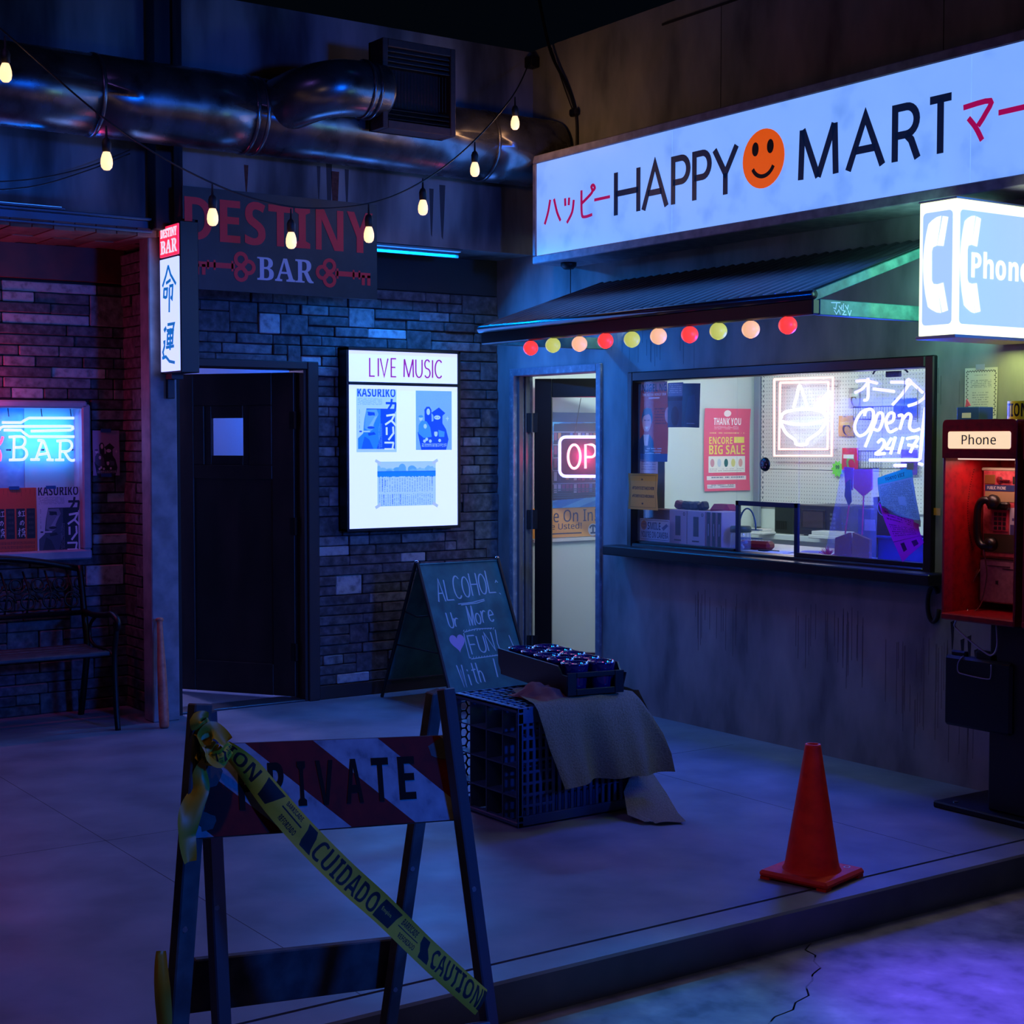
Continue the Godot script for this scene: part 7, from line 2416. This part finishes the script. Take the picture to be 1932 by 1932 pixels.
func sandwich_board() -> void:
	var s: SurfaceTool
	var a := thing("sandwich_board", "folding A-frame chalkboard with hand-chalked writing beside the shop door", "sandwich board", at(Vector3(4.91, 0, -7.65)))
	var frame := mat("sandwich_black", Color(0.03, 0.03, 0.035), 0.5)
	var W := 0.60
	var apex := Vector3(0, 0.885, -0.445)
	for sd in [0.0, 1.0]:
		var foot := Vector3(0, 0, 0.0) if sd == 0.0 else Vector3(0, 0, -0.88)
		for x in [0.0, W]:
			s = S()
			bar(s, Vector3(x, 0, foot.z), apex + Vector3(x, 0.01, 0.008 if sd == 0.0 else -0.008), 0.018, 0.018, Vector3(1, 0, 0), 0.003)
			part(a, "leg", s, frame)
	for x in [0.0, W]:
		s = S(true)
		tube(s, [Vector3(x, 0.58, -0.29), Vector3(x, 0.56, -0.44), Vector3(x, 0.58, -0.60)], 0.005, 6)
		tube(s, [Vector3(x, 0.36, -0.18), Vector3(x, 0.36, -0.70)], 0.005, 6)
		part(a, "stay_chain", s, frame)
		s = S(true)
		lathe(s, [Vector2(0, -0.01), Vector2(0.012, -0.006), Vector2(0.014, 0.0), Vector2(0.012, 0.008), Vector2(0, 0.012)], 12, at(apex + Vector3(x, 0.012, 0)))
		part(a, "hinge_knob", s, mat("chrome"))
	s = S()
	bar(s, Vector3(0, 0.10, -0.83), Vector3(W, 0.10, -0.83), 0.02, 0.02, Vector3.UP)
	bar(s, Vector3(0, 0.36, -0.705), Vector3(W, 0.36, -0.705), 0.014, 0.014, Vector3.UP)
	part(a, "cross_bar", s, frame)
	# front panel lies in the plane through its bottom edge (y .12) and the apex
	var y0 := 0.12
	var low := Vector3(0, y0, -0.445 * y0 / 0.885)
	var upv := (apex - low).normalized()
	var n := Vector3(1, 0, 0).cross(upv).normalized()
	var f := Transform3D(Basis(Vector3(1, 0, 0), upv, n), low)
	var H := apex.distance_to(low)
	var bd := Node3D.new()
	bd.name = "chalk_panel"
	a.add_child(bd)
	bd.transform = f
	s = S()
	bb(s, Vector3(0.008, 0, -0.008), Vector3(W - 0.008, H, 0.004), 0.002)
	part(bd, "board", s, mottled("chalkboard_green", [[0.0, Color(0.11, 0.29, 0.28)], [0.5, Color(0.16, 0.38, 0.36)], [1.0, Color(0.26, 0.47, 0.45)]], 1.5, 0.7, 0.02, 201, 0.008))
	var back := f
	back.origin = Vector3(0, low.y, -0.88 - low.z)
	back.basis = Basis(Vector3(1, 0, 0), Vector3(0, upv.y, -upv.z), Vector3(0, upv.z, upv.y))
	s = S()
	box(s, back * Vector3(W / 2, H / 2, 0), Vector3(W - 0.016, H, 0.008), 0.002, back.basis)
	part(a, "rear_panel", s, mat("chalkboard_green"))
	var chalk := mat("chalk", Color(0.66, 0.74, 0.74), 0.95)
	# writing: [text, left, baseline, width, height, slant]
	for q in [["ALCOHOL", 0.085, 0.60, 0.45, 0.15, 0.06], ["Ur", 0.115, 0.425, 0.09, 0.10, -0.02], ["More", 0.265, 0.43, 0.20, 0.13, 0.04], ["FUN", 0.225, 0.245, 0.19, 0.12, -0.02], ["With", 0.10, 0.045, 0.18, 0.14, -0.05], ["It", 0.345, 0.085, 0.10, 0.12, 0.03]]:
		s = S()
		var txt: String = q[0]
		var cw: float = q[3] / txt.length()
		for i in txt.length():
			var ch := txt[i]
			for pl in placed(glyph(ch), q[1] + i * cw, q[2] + 0.006 * i, cw * 0.78, q[4] * (0.9 if i % 2 else 1.0), q[5]):
				stroke(s, pl, 0.0065, 0.004, 0.0048)
				var wob := []
				for v in pl:
					wob.append(v + Vector2(0.004, -0.003))
				stroke(s, wob, 0.003, 0.004, 0.0046)
		part(bd, "chalk_writing", s, chalk)
	for pl in [[[0.22, 0.575], [0.33, 0.58], [0.42, 0.595]], [[0.24, 0.568], [0.36, 0.573], [0.42, 0.586]], [[0.21, 0.39], [0.30, 0.405], [0.42, 0.40]], [[0.44, 0.39], [0.43, 0.30], [0.44, 0.23]], [[0.43, 0.225], [0.33, 0.22], [0.21, 0.215]], [[0.20, 0.22], [0.20, 0.30], [0.205, 0.385]], [[0.53, 0.345], [0.54, 0.28], [0.56, 0.25]], [[0.535, 0.70], [0.545, 0.715], [0.555, 0.70]], [[0.545, 0.63], [0.555, 0.62]]]:
		s = S()
		stroke(s, v2(pl), 0.006, 0.004, 0.0048)
		part(bd, "chalk_line", s, chalk)
	s = S()
	for k in 12:
		stroke(s, v2([[0.205 + 0.02 * k, 0.395 + 0.003 * sin(k)], [0.215 + 0.02 * k, 0.405]]), 0.004, 0.004, 0.0048)
		stroke(s, v2([[0.205 + 0.02 * k, 0.218], [0.212 + 0.02 * k, 0.228]]), 0.004, 0.004, 0.0048)
	var dashes := part(bd, "chalk_dashes", s, chalk)
	dashes.set_meta("kind", "stuff")
	s = S()
	var heart := []
	for i in 28:
		var t := TAU * i / 28
		heart.append(Vector2(0.145 + 0.0034 * 16 * pow(sin(t), 3), 0.33 + 0.0040 * (13 * cos(t) - 5 * cos(2 * t) - 2 * cos(3 * t) - cos(4 * t))))
	prism(s, heart, 0.004, 0.0048)
	part(bd, "chalk_heart", s, mat("chalk_pink", Color(0.70, 0.58, 0.72), 0.95))


func crate() -> void:
	var s: SurfaceTool
	var blue := mat("crate_plastic", Color(0.22, 0.36, 0.52), 0.5)
	var x0 := 3.705
	var x1 := 4.33
	var z0 := -5.79
	var z1 := -5.285
	var H := 0.515
	var c := thing("bottle_crate", "large blue plastic bottle crate lying on its side, open end to the left", "crate", at(Vector3(x0, 0, z0)))
	var W := x1 - x0
	var D := z1 - z0
	s = S()   # rim of the open end
	for q in [[0, 0, 0.024, D], [0, H - 0.024, H, D]]:
		bb(s, Vector3(0, q[1], 0), Vector3(0.03, q[2], D), 0.004)
	bb(s, Vector3(0, 0.024, 0), Vector3(0.03, H - 0.024, 0.02), 0.004)
	bb(s, Vector3(0, 0.024, D - 0.02), Vector3(0.03, H - 0.024, D), 0.004)
	part(c, "rim", s, blue)
	for k in 3:
		s = S()
		bb(s, Vector3(0.006, 0.012, D * (k + 1) / 4 - 0.003), Vector3(W - 0.02, H - 0.012, D * (k + 1) / 4 + 0.003))
		part(c, "divider", s, blue)
		s = S()
		bb(s, Vector3(0.006, H * (k + 1) / 4 - 0.003, 0.012), Vector3(W - 0.02, H * (k + 1) / 4 + 0.003, D - 0.012))
		part(c, "divider", s, blue)
	s = S()   # far side: hexagon lattice
	var hr := 0.023
	var col_n := int((W - 0.05) / (hr * 1.5))
	for i in col_n:
		for j in 12:
			var cx := 0.05 + i * hr * 1.5
			var cy := 0.05 + j * hr * 1.732 + (hr * 0.866 if i % 2 else 0.0)
			if cy < H - 0.04:
				stroke(s, arc(cx, cy, hr, hr, 0, 300, 5), 0.007, 0.0, 0.006, Transform3D(), true)
	part(c, "hexagon_side", s, blue)
	s = S()
	bb(s, Vector3(0, 0, 0), Vector3(W, 0.035, 0.012), 0.002)
	bb(s, Vector3(0, H - 0.04, 0), Vector3(W, H, 0.012), 0.002)
	part(c, "side_band", s, blue)
	s = S()   # near side: tall slots
	bb(s, Vector3(0, 0, D - 0.012), Vector3(W, 0.05, D), 0.003)
	bb(s, Vector3(0, H - 0.07, D - 0.012), Vector3(W, H, D), 0.003)
	bb(s, Vector3(0, 0.05, D - 0.012), Vector3(0.022, H - 0.07, D), 0.003)
	bb(s, Vector3(W - 0.022, 0.05, D - 0.012), Vector3(W, H - 0.07, D), 0.003)
	part(c, "slotted_side", s, blue)
	var bars := int((W - 0.05) / 0.034)
	for k in bars:
		s = S()
		bb(s, Vector3(0.044 + 0.034 * k, 0.05, D - 0.011), Vector3(0.060 + 0.034 * k, H - 0.07, D - 0.001), 0.002)
		if k < 5:
			for j in 8:
				bb(s, Vector3(0.022 + 0.034 * k, 0.085 + 0.048 * j, D - 0.010), Vector3(0.048 + 0.034 * k, 0.097 + 0.048 * j, D - 0.002))
		part(c, "slat", s, blue)
	s = S()   # top: square grid
	for k in 11:
		bb(s, Vector3(0.0, H - 0.01, 0.004 + (D - 0.016) * k / 10.0), Vector3(W, H, 0.012 + (D - 0.016) * k / 10.0))
	for k in 14:
		bb(s, Vector3((W - 0.008) * k / 13.0, H - 0.01, 0), Vector3((W - 0.008) * k / 13.0 + 0.008, H - 0.0005, D))
	part(c, "grid_top", s, blue)
	s = S()
	bb(s, Vector3(W - 0.012, 0, 0), Vector3(W, H, D), 0.002)
	bb(s, Vector3(0, 0, 0), Vector3(W, 0.008, D))
	part(c, "closed_end", s, blue)
	# burlap cloth over the near right of the crate
	var burlap := mottled("burlap", [[0.0, Color(0.34, 0.31, 0.24)], [0.5, Color(0.46, 0.43, 0.34)], [1.0, Color(0.56, 0.53, 0.44)]], 5.0, 0.95, 0.25, 211, 0.05)
	var cl := thing("burlap_cloth", "coarse brown cloth draped over the crate and trailing to the floor", "cloth", at(Vector3(4.1, 0.0, -5.3)))
	var org := Vector3(4.1, 0.0, -5.3)
	var prof := [[-5.66, 0.524, 3.93, 4.345], [-5.52, 0.524, 3.86, 4.352], [-5.38, 0.524, 3.81, 4.36], [-5.29, 0.524, 3.785, 4.37], [-5.262, 0.500, 3.785, 4.385], [-5.250, 0.43, 3.795, 4.41], [-5.240, 0.34, 3.81, 4.435], [-5.232, 0.25, 3.835, 4.455], [-5.226, 0.165, 3.86, 4.455]]
	var nu := 40
	var grid := []
	for j in prof.size():
		var row := []
		var q: Array = prof[j]
		for i in nu + 1:
			var u := float(i) / nu
			var x := lerpf(q[2], q[3], u)
			var y: float = q[1]
			var z: float = q[0]
			var hang := maxf(0.0, (0.52 - y) / 0.36)
			var fold := 0.030 * sin(u * 11.0 + 0.6) + 0.012 * sin(u * 24.0 + j * 0.25)
			z += 0.006 + hang * (fold + 0.035)
			y += 0.003 * sin(u * 19.0 + j) + 0.004
			if x > x1 + 0.005:   # past the end of the crate the cloth slopes away
				var over := x - x1
				y = minf(y, 0.53 - over * 1.6)
				z += over * 0.5 * hang
			if j == prof.size() - 1:
				y += 0.006 * sin(u * 5.0) + 0.012 * u
			row.append(Vector3(x, y, z) - org)
		grid.append(row)
	s = S(true)
	for j in grid.size() - 1:
		for i in nu:
			quad(s, grid[j][i], grid[j][i + 1], grid[j + 1][i + 1], grid[j + 1][i])
	part(cl, "drape", s, burlap)
	s = S(true)   # the end hanging beyond the crate and its corner trailing on the floor
	var side := [[-5.70, 4.34, 0.53], [-5.62, 4.43, 0.36], [-5.50, 4.50, 0.22], [-5.36, 4.50, 0.13], [-5.20, 4.47, 0.06], [-5.05, 4.41, 0.018], [-4.93, 4.34, 0.006]]
	var edge := [[-5.29, 4.36, 0.526], [-5.235, 4.41, 0.40], [-5.23, 4.40, 0.27], [-5.24, 4.32, 0.20], [-5.22, 4.22, 0.10], [-5.13, 4.16, 0.018], [-5.03, 4.18, 0.006]]
	var m := 10
	for j in side.size() - 1:
		for i in m:
			var pt := func(jj: int, ii: int) -> Vector3:
				var t := float(ii) / m
				var av := Vector3(side[jj][1], side[jj][2], side[jj][0])
				var bv := Vector3(edge[jj][1], edge[jj][2], edge[jj][0])
				var v := av.lerp(bv, t)
				v += Vector3(0.016 * sin(t * 9.0 + jj), 0.010 * absf(sin(t * 7.0 + jj * 1.3)), 0.0)
				return v - org
			quad(s, pt.call(j, i), pt.call(j, i + 1), pt.call(j + 1, i + 1), pt.call(j + 1, i))
	part(cl, "trailing_end", s, burlap)
	# crumpled rag under the tray
	var rag := thing("pink_rag", "crumpled dusty pink rag wedged under the bottle tray", "rag", at(Vector3(3.93, 0.518, -5.44)))
	s = S(true)
	var rn := FastNoiseLite.new()
	rn.seed = 5
	rn.frequency = 9.0
	var gp := func(i: int, j: int) -> Vector3:
		var x := -0.09 + 0.19 * i / 14.0
		var z := -0.11 + 0.24 * j / 14.0
		var e := sin(PI * i / 14.0) * sin(PI * j / 14.0)
		return Vector3(x + 0.02 * rn.get_noise_2d(z * 2.0, 3.0), 0.006 + 0.055 * e + 0.05 * e * rn.get_noise_2d(x, z), z + 0.03 * rn.get_noise_2d(x * 2.0, 8.0))
	for i in 14:
		for j in 14:
			quad(s, gp.call(i, j), gp.call(i + 1, j), gp.call(i + 1, j + 1), gp.call(i, j + 1))
	part(rag, "folds", s, mat("rag_pink", Color(0.52, 0.33, 0.32), 0.95))
	# bottle tray with upturned glasses
	var tr := thing("bottle_tray", "black plastic bottle tray set on the cloth on top of the crate", "tray", turned(Vector3(4.185, 0.536, -5.635), -10))
	var TL := 0.36
	var TW := 0.15
	var th := 0.125
	var black := mat("tray_plastic", Color(0.025, 0.027, 0.04), 0.4)
	s = S()
	bb(s, Vector3(-TW + 0.02, 0, -TL + 0.02), Vector3(TW - 0.02, 0.012, TL - 0.02), 0.003)
	part(tr, "floor_panel", s, black)
	for sx in [-1, 1]:
		s = S()
		prism(s, v2([[-TL + 0.02, 0.0], [TL - 0.02, 0.0], [TL - 0.004, th * 0.55], [TL, th * 0.72], [TL - 0.05, th * 0.72], [TL - 0.08, th], [-TL, th], [-TL - 0.01, th * 0.4]]), -0.004, 0.004, Transform3D(Basis(Vector3(0, 0, 1), Vector3(0.12 * sx, 1, 0).normalized(), Vector3(1, -0.12 * sx, 0).normalized()), Vector3(sx * (TW - 0.016), 0, 0)))
		part(tr, "long_side", s, black)
	for sz in [-1, 1]:
		for q in [[-TW + 0.01, 0, -TW + 0.055, th * 0.8], [TW - 0.055, 0, TW - 0.01, th * 0.8], [-TW + 0.055, 0, TW - 0.055, th * 0.22], [-TW + 0.055, th * 0.62, TW - 0.055, th * 0.8]]:
			s = S()
			bb(s, Vector3(q[0], q[1], sz * (TL - 0.012) - 0.005), Vector3(q[2], q[3], sz * (TL - 0.012) + 0.005), 0.002)
			part(tr, "end_bar", s, black)
	var glass := mat("upturned_glass", Color(0.05, 0.07, 0.30), 0.12)
	glass.clearcoat_enabled = true
	glass.clearcoat = 1.0
	glass.clearcoat_roughness = 0.05
	var proto: Node3D
	for i in 5:
		for j in 2:
			var o: Node3D
			if proto == null:
				o = thing("upturned_tumbler", "", "tumbler", Transform3D(), "upturned tumblers in the tray")
				s = S(true)
				lathe(s, [Vector2(0.050, 0.0), Vector2(0.056, 0.05), Vector2(0.062, 0.108), Vector2(0.0635, 0.116), Vector2(0.060, 0.122), Vector2(0.056, 0.120), Vector2(0.052, 0.113), Vector2(0.046, 0.112), Vector2(0.042, 0.117), Vector2(0.038, 0.117), Vector2(0.034, 0.111), Vector2(0.024, 0.110), Vector2(0.019, 0.114), Vector2(0.012, 0.114), Vector2(0.0, 0.110)], 24)
				part(o, "body", s, glass)
				proto = o
			else:
				o = proto.duplicate()
				o.name = numbered("upturned_tumbler")
				add_child(o)
			o.transform = tr.transform * Transform3D(Basis(Vector3(0, 1, 0), 0.5 * i + j), Vector3(-0.066 + 0.132 * j, 0.013, -0.275 + 0.1375 * i))
			o.set_meta("label", "upturned dark glass in the tray, %s from the open end, %s row" % [["fifth", "fourth", "third", "second", "first"][i], ["crate-side", "wall-side"][j]])


func barricade() -> void:
	var s: SurfaceTool
	var ba := thing("folding_barricade", "striped folding barricade board reading PRIVATE on wooden and steel legs", "barricade", at(Vector3(1.6, FLOOR_LOW, -3.08)))
	var o := Vector3(1.6, FLOOR_LOW, -3.08)
	var wood := mottled("barricade_wood", [[0.0, Color(0.17, 0.17, 0.18)], [0.5, Color(0.30, 0.30, 0.30)], [1.0, Color(0.42, 0.41, 0.39)]], 2.0, 0.75, 0.05, 221, 0.008)
	var steel := mat("leg_steel", Color(0.36, 0.38, 0.42), 0.4, 0.6)
	var bolt := mat("bolt_pale", Color(0.7, 0.7, 0.72), 0.35, 0.6)
	var legs := [["front_leg", Vector3(1.315, 1.087, -3.06), Vector3(1.158, FLOOR_LOW, -2.95), wood, 0.055], ["rear_leg", Vector3(1.362, 1.054, -3.135), Vector3(1.463, FLOOR_LOW, -3.26), steel, 0.045], ["front_leg", Vector3(1.929, 1.064, -3.05), Vector3(1.955, FLOOR_LOW, -2.80), steel, 0.045], ["rear_leg", Vector3(1.95, 1.045, -3.13), Vector3(1.901, FLOOR_LOW, -3.36), wood, 0.050]]
	for l in legs:
		s = S()
		bar(s, l[2] - o + Vector3(0, 0.004, 0), l[1] - o, l[4], 0.025, Vector3(0.45, 0, 1), 0.003)
		var lg := part(ba, l[0], s, l[3])
		for t in [0.35, 0.62]:
			s = S()
			var p: Vector3 = l[2].lerp(l[1], t) - o
			tube(s, [p + Vector3(-0.004, 0, 0.012), p + Vector3(-0.006, 0, 0.020)], 0.006, 8)
			part(lg, "bolt", s, bolt)
	# the striped board: x along it, y up its face
	var bas := Basis(Vector3(0.997, -0.07, 0.045), Vector3(0.012, 0.961, -0.276), Vector3(-0.024, 0.276, 0.959)).orthonormalized()
	var bd := Node3D.new()
	bd.name = "striped_board"
	ba.add_child(bd)
	bd.transform = Transform3D(bas, Vector3(1.298, 0.997, -3.082) - o)
	var L := 0.66
	var white := mottled("board_white", [[0.0, Color(0.36, 0.37, 0.40)], [0.35, Color(0.58, 0.59, 0.62)], [1.0, Color(0.70, 0.71, 0.73)]], 2.5, 0.8, 0.03, 225, 0.012)
	var redm := mottled("board_red", [[0.0, Color(0.28, 0.03, 0.025)], [0.4, Color(0.46, 0.05, 0.04)], [1.0, Color(0.54, 0.08, 0.06)]], 2.5, 0.85, 0.03, 227, 0.012)
	striped(bd, L, 0.2, white, redm, wood)
	var ink := mat("stencil_black", Color(0.01, 0.01, 0.012), 0.95)
	var xs := [0.105, 0.175, 0.245, 0.29, 0.362, 0.43, 0.498]
	for i in 7:
		lettering(bd, "PRIVATE"[i], "sans_bold", xs[i], -0.145, 0.020 if i == 2 else 0.043, 0.098, 0.0055, ink, 0.0008, "letter")
	# scuffs of bare wood
	for q in [[0.615, -0.035, 0.07, 0.055], [0.03, -0.165, 0.05, 0.045], [0.045, -0.06, 0.05, 0.08]]:
		var r := RandomNumberGenerator.new()
		r.seed = int(q[0] * 100)
		s = S()
		var pts := []
		for k in 12:
			var a := -TAU * k / 12
			pts.append(Vector2(q[0] + q[2] * 0.5 * cos(a) * r.randf_range(0.6, 1.1), q[1] + q[3] * 0.5 * sin(a) * r.randf_range(0.6, 1.1)))
		prism(s, pts, 0.005, 0.0056)
		part(bd, "scuff", s, wood)
	# lower boards
	var lo := Node3D.new()
	lo.name = "lower_board"
	ba.add_child(lo)
	lo.transform = Transform3D(bas, bd.position + bas * Vector3(-0.01, -0.655, 0.0))
	striped(lo, 0.70, 0.2, white, redm, wood)
	s = S()
	var k0 := Vector3(1.36, 0.41, -3.245) - o
	var k1 := Vector3(1.95, 0.335, -3.305) - o
	bar(s, k0, k1, 0.13, 0.02, Vector3(0, -0.15, 1), 0.003)
	part(ba, "rear_plank", s, wood)
	# caution tape: a ribbon knotted at the left and drawn down across the board
	var p := Paint.new(1400, 128, Color(0.86, 0.72, 0.12))
	var bk := Color(0.03, 0.03, 0.03)
	var x := 0.0
	p.text("ION", font("sans_bold"), 0.03, 0.16, 0.13, 0.62, bk)
	p.poly([[0.185, 0.10], [0.26, 0.10], [0.235, 0.85], [0.20, 0.85]], bk)
	p.text("BARRICADE", font("sans_bold"), 0.275, 0.12, 0.06, 0.2, bk)
	p.rect(0.27, 0.42, 0.075, 0.05, bk)
	p.text("REFORZADO", font("sans_bold"), 0.285, 0.62, 0.06, 0.2, bk)
	p.poly([[0.355, 0.10], [0.385, 0.10], [0.405, 0.85], [0.37, 0.85]], bk)
	p.text("CUIDADO", font("sans_bold"), 0.405, 0.12, 0.205, 0.72, bk)
	p.poly([[0.62, 0.10], [0.675, 0.10], [0.66, 0.85], [0.61, 0.85]], bk)
	p.text("Empire", font("sans_bold"), 0.625, 0.3, 0.03, 0.2, Color(0.86, 0.72, 0.12))
	p.text("BARRICADE", font("sans_bold"), 0.685, 0.12, 0.05, 0.2, bk)
	p.rect(0.68, 0.42, 0.065, 0.05, bk)
	p.text("REFORZADO", font("sans_bold"), 0.69, 0.62, 0.05, 0.2, bk)
	p.poly([[0.75, 0.10], [0.775, 0.10], [0.795, 0.85], [0.76, 0.85]], bk)
	p.text("CAUTION", font("sans_bold"), 0.80, 0.12, 0.18, 0.72, bk)
	p.rect(0.985, 0.1, 0.015, 0.75, bk)
	var tm := printed("caution_tape", p.tex(), 0.7)
	tm.backlight_enabled = true
	tm.backlight = Color(0.35, 0.30, 0.08)
	var tp := thing("caution_tape", "yellow CUIDADO CAUTION tape knotted on the barricade and drawn down across it", "tape", at(Vector3(1.332, 1.009, -3.053)))
	var ko := Vector3(1.332, 1.009, -3.053)
	var run := [Vector3(1.36, 0.995, -3.040), Vector3(1.414, 0.938, -3.031), Vector3(1.466, 0.865, -3.009), Vector3(1.529, 0.78, -2.983), Vector3(1.605, 0.689, -2.955), Vector3(1.683, 0.607, -2.929), Vector3(1.763, 0.519, -2.902), Vector3(1.833, 0.448, -2.88), Vector3(1.905, 0.375, -2.857)]
	ribbon(tp, "printed_band", run, ko, [0.03, 0.05, 0.062, 0.066, 0.068, 0.068, 0.068, 0.068, 0.068], [0.9, 0.5, 0.2, 0.1, 0.0, -0.05, -0.1, -0.1, -0.1], tm, true)
	var plain := mat("tape_plain", Color(0.72, 0.58, 0.14), 0.45)
	plain.backlight_enabled = true
	plain.backlight = Color(0.35, 0.30, 0.08)
	var tail := [Vector3(1.341, 1.003, -3.040), Vector3(1.312, 0.963, -3.030), Vector3(1.292, 0.912, -3.015), Vector3(1.268, 0.872, -3.005), Vector3(1.250, 0.827, -2.992), Vector3(1.254, 0.770, -2.985)]
	ribbon(tp, "loose_tail", tail, ko, [0.02, 0.045, 0.04, 0.05, 0.06, 0.03], [0.3, -0.5, 0.9, 0.5, -0.2, 0.1], plain, false)
	ribbon(tp, "knot_loop", [Vector3(1.36, 0.985, -3.035), Vector3(1.335, 0.972, -3.015), Vector3(1.308, 0.985, -3.025), Vector3(1.305, 1.015, -3.04), Vector3(1.33, 1.03, -3.025), Vector3(1.355, 1.005, -3.015)], ko, [0.03, 0.04, 0.045, 0.045, 0.045, 0.03], [0.2, 0.8, 1.4, 0.6, -0.5, 0.2], plain, false)
	ribbon(tp, "knot_loop", [Vector3(1.318, 1.0, -3.03), Vector3(1.312, 1.035, -3.035), Vector3(1.300, 1.055, -3.03), Vector3(1.318, 1.06, -3.04)], ko, [0.03, 0.05, 0.04, 0.03], [0.3, 0.0, -0.4, 0.8], plain, false)
	ribbon(tp, "knot_wrap", [Vector3(1.37, 0.992, -3.028), Vector3(1.345, 0.978, -3.010), Vector3(1.318, 0.975, -3.018), Vector3(1.30, 0.985, -3.04), Vector3(1.30, 0.99, -3.08)], ko, [0.03, 0.032, 0.03, 0.03, 0.03], [0.0, 0.3, 0.1, 0.0, 0.0], tm, true)
	ribbon(tp, "lower_wrap", [Vector3(1.185, 0.60, -2.97), Vector3(1.175, 0.53, -2.945), Vector3(1.178, 0.45, -2.935), Vector3(1.170, 0.36, -2.93)], ko, [0.02, 0.035, 0.03, 0.04], [0.6, 1.1, 0.5, 0.9], plain, false)


func striped(parent: Node3D, L: float, H: float, white: Material, redm: Material, edge: Material) -> void:
	var s := S()
	bb(s, Vector3(0, -H, -0.018), Vector3(L, 0, 0.0), 0.002)
	part(parent, "board_core", s, edge)
	var w := 0.163
	for k in range(-2, 6):   # slanting bands, clipped to the board
		var xa := k * w - 0.04
		var poly := PackedVector2Array([Vector2(xa, 0), Vector2(xa + w, 0), Vector2(xa + w + H * 1.25, -H), Vector2(xa + H * 1.25, -H)])
		var clip := Geometry2D.intersect_polygons(poly, PackedVector2Array([Vector2(0.002, -0.002), Vector2(L - 0.002, -0.002), Vector2(L - 0.002, -H + 0.002), Vector2(0.002, -H + 0.002)]))
		for c in clip:
			s = S()
			prism(s, Array(c), 0.0, 0.005)
			part(parent, "stripe", s, redm if posmod(k, 2) == 1 else white)


# a ribbon through points, its width turned about the run by the given angles; u runs along it
func ribbon(parent: Node, called: String, pts: Array, o: Vector3, widths: Array, turns: Array, m: Material, mapped: bool) -> void:
	var path := curve(pts, 6)
	var n := path.size()
	var s := S(true)
	var prev := []
	for i in n:
		var t: Vector3 = (path[mini(i + 1, n - 1)] - path[maxi(i - 1, 0)]).normalized()
		var f := float(i) / (n - 1) * (pts.size() - 1)
		var k := mini(int(f), pts.size() - 2)
		var wd: float = lerpf(widths[k], widths[k + 1], f - k)
		var tw: float = lerpf(turns[k], turns[k + 1], f - k)
		var side := Vector3(0.35, 0.0, 1.0).normalized().cross(t).normalized().rotated(t, tw)
		var nr := side.cross(t)
		var row := []
		for j in 4:
			var v := j / 3.0
			row.append([path[i] - o + side * wd * (0.5 - v) + nr * 0.006 * sin(v * PI * 2.0 + f), Vector2(float(i) / (n - 1), v)])
		if prev:
			for j in 3:
				for q in [prev[j], row[j], row[j + 1], prev[j], row[j + 1], prev[j + 1]]:
					if mapped:
						s.set_uv(q[1])
					s.add_vertex(q[0])
		prev = row
	part(parent, called, s, m)
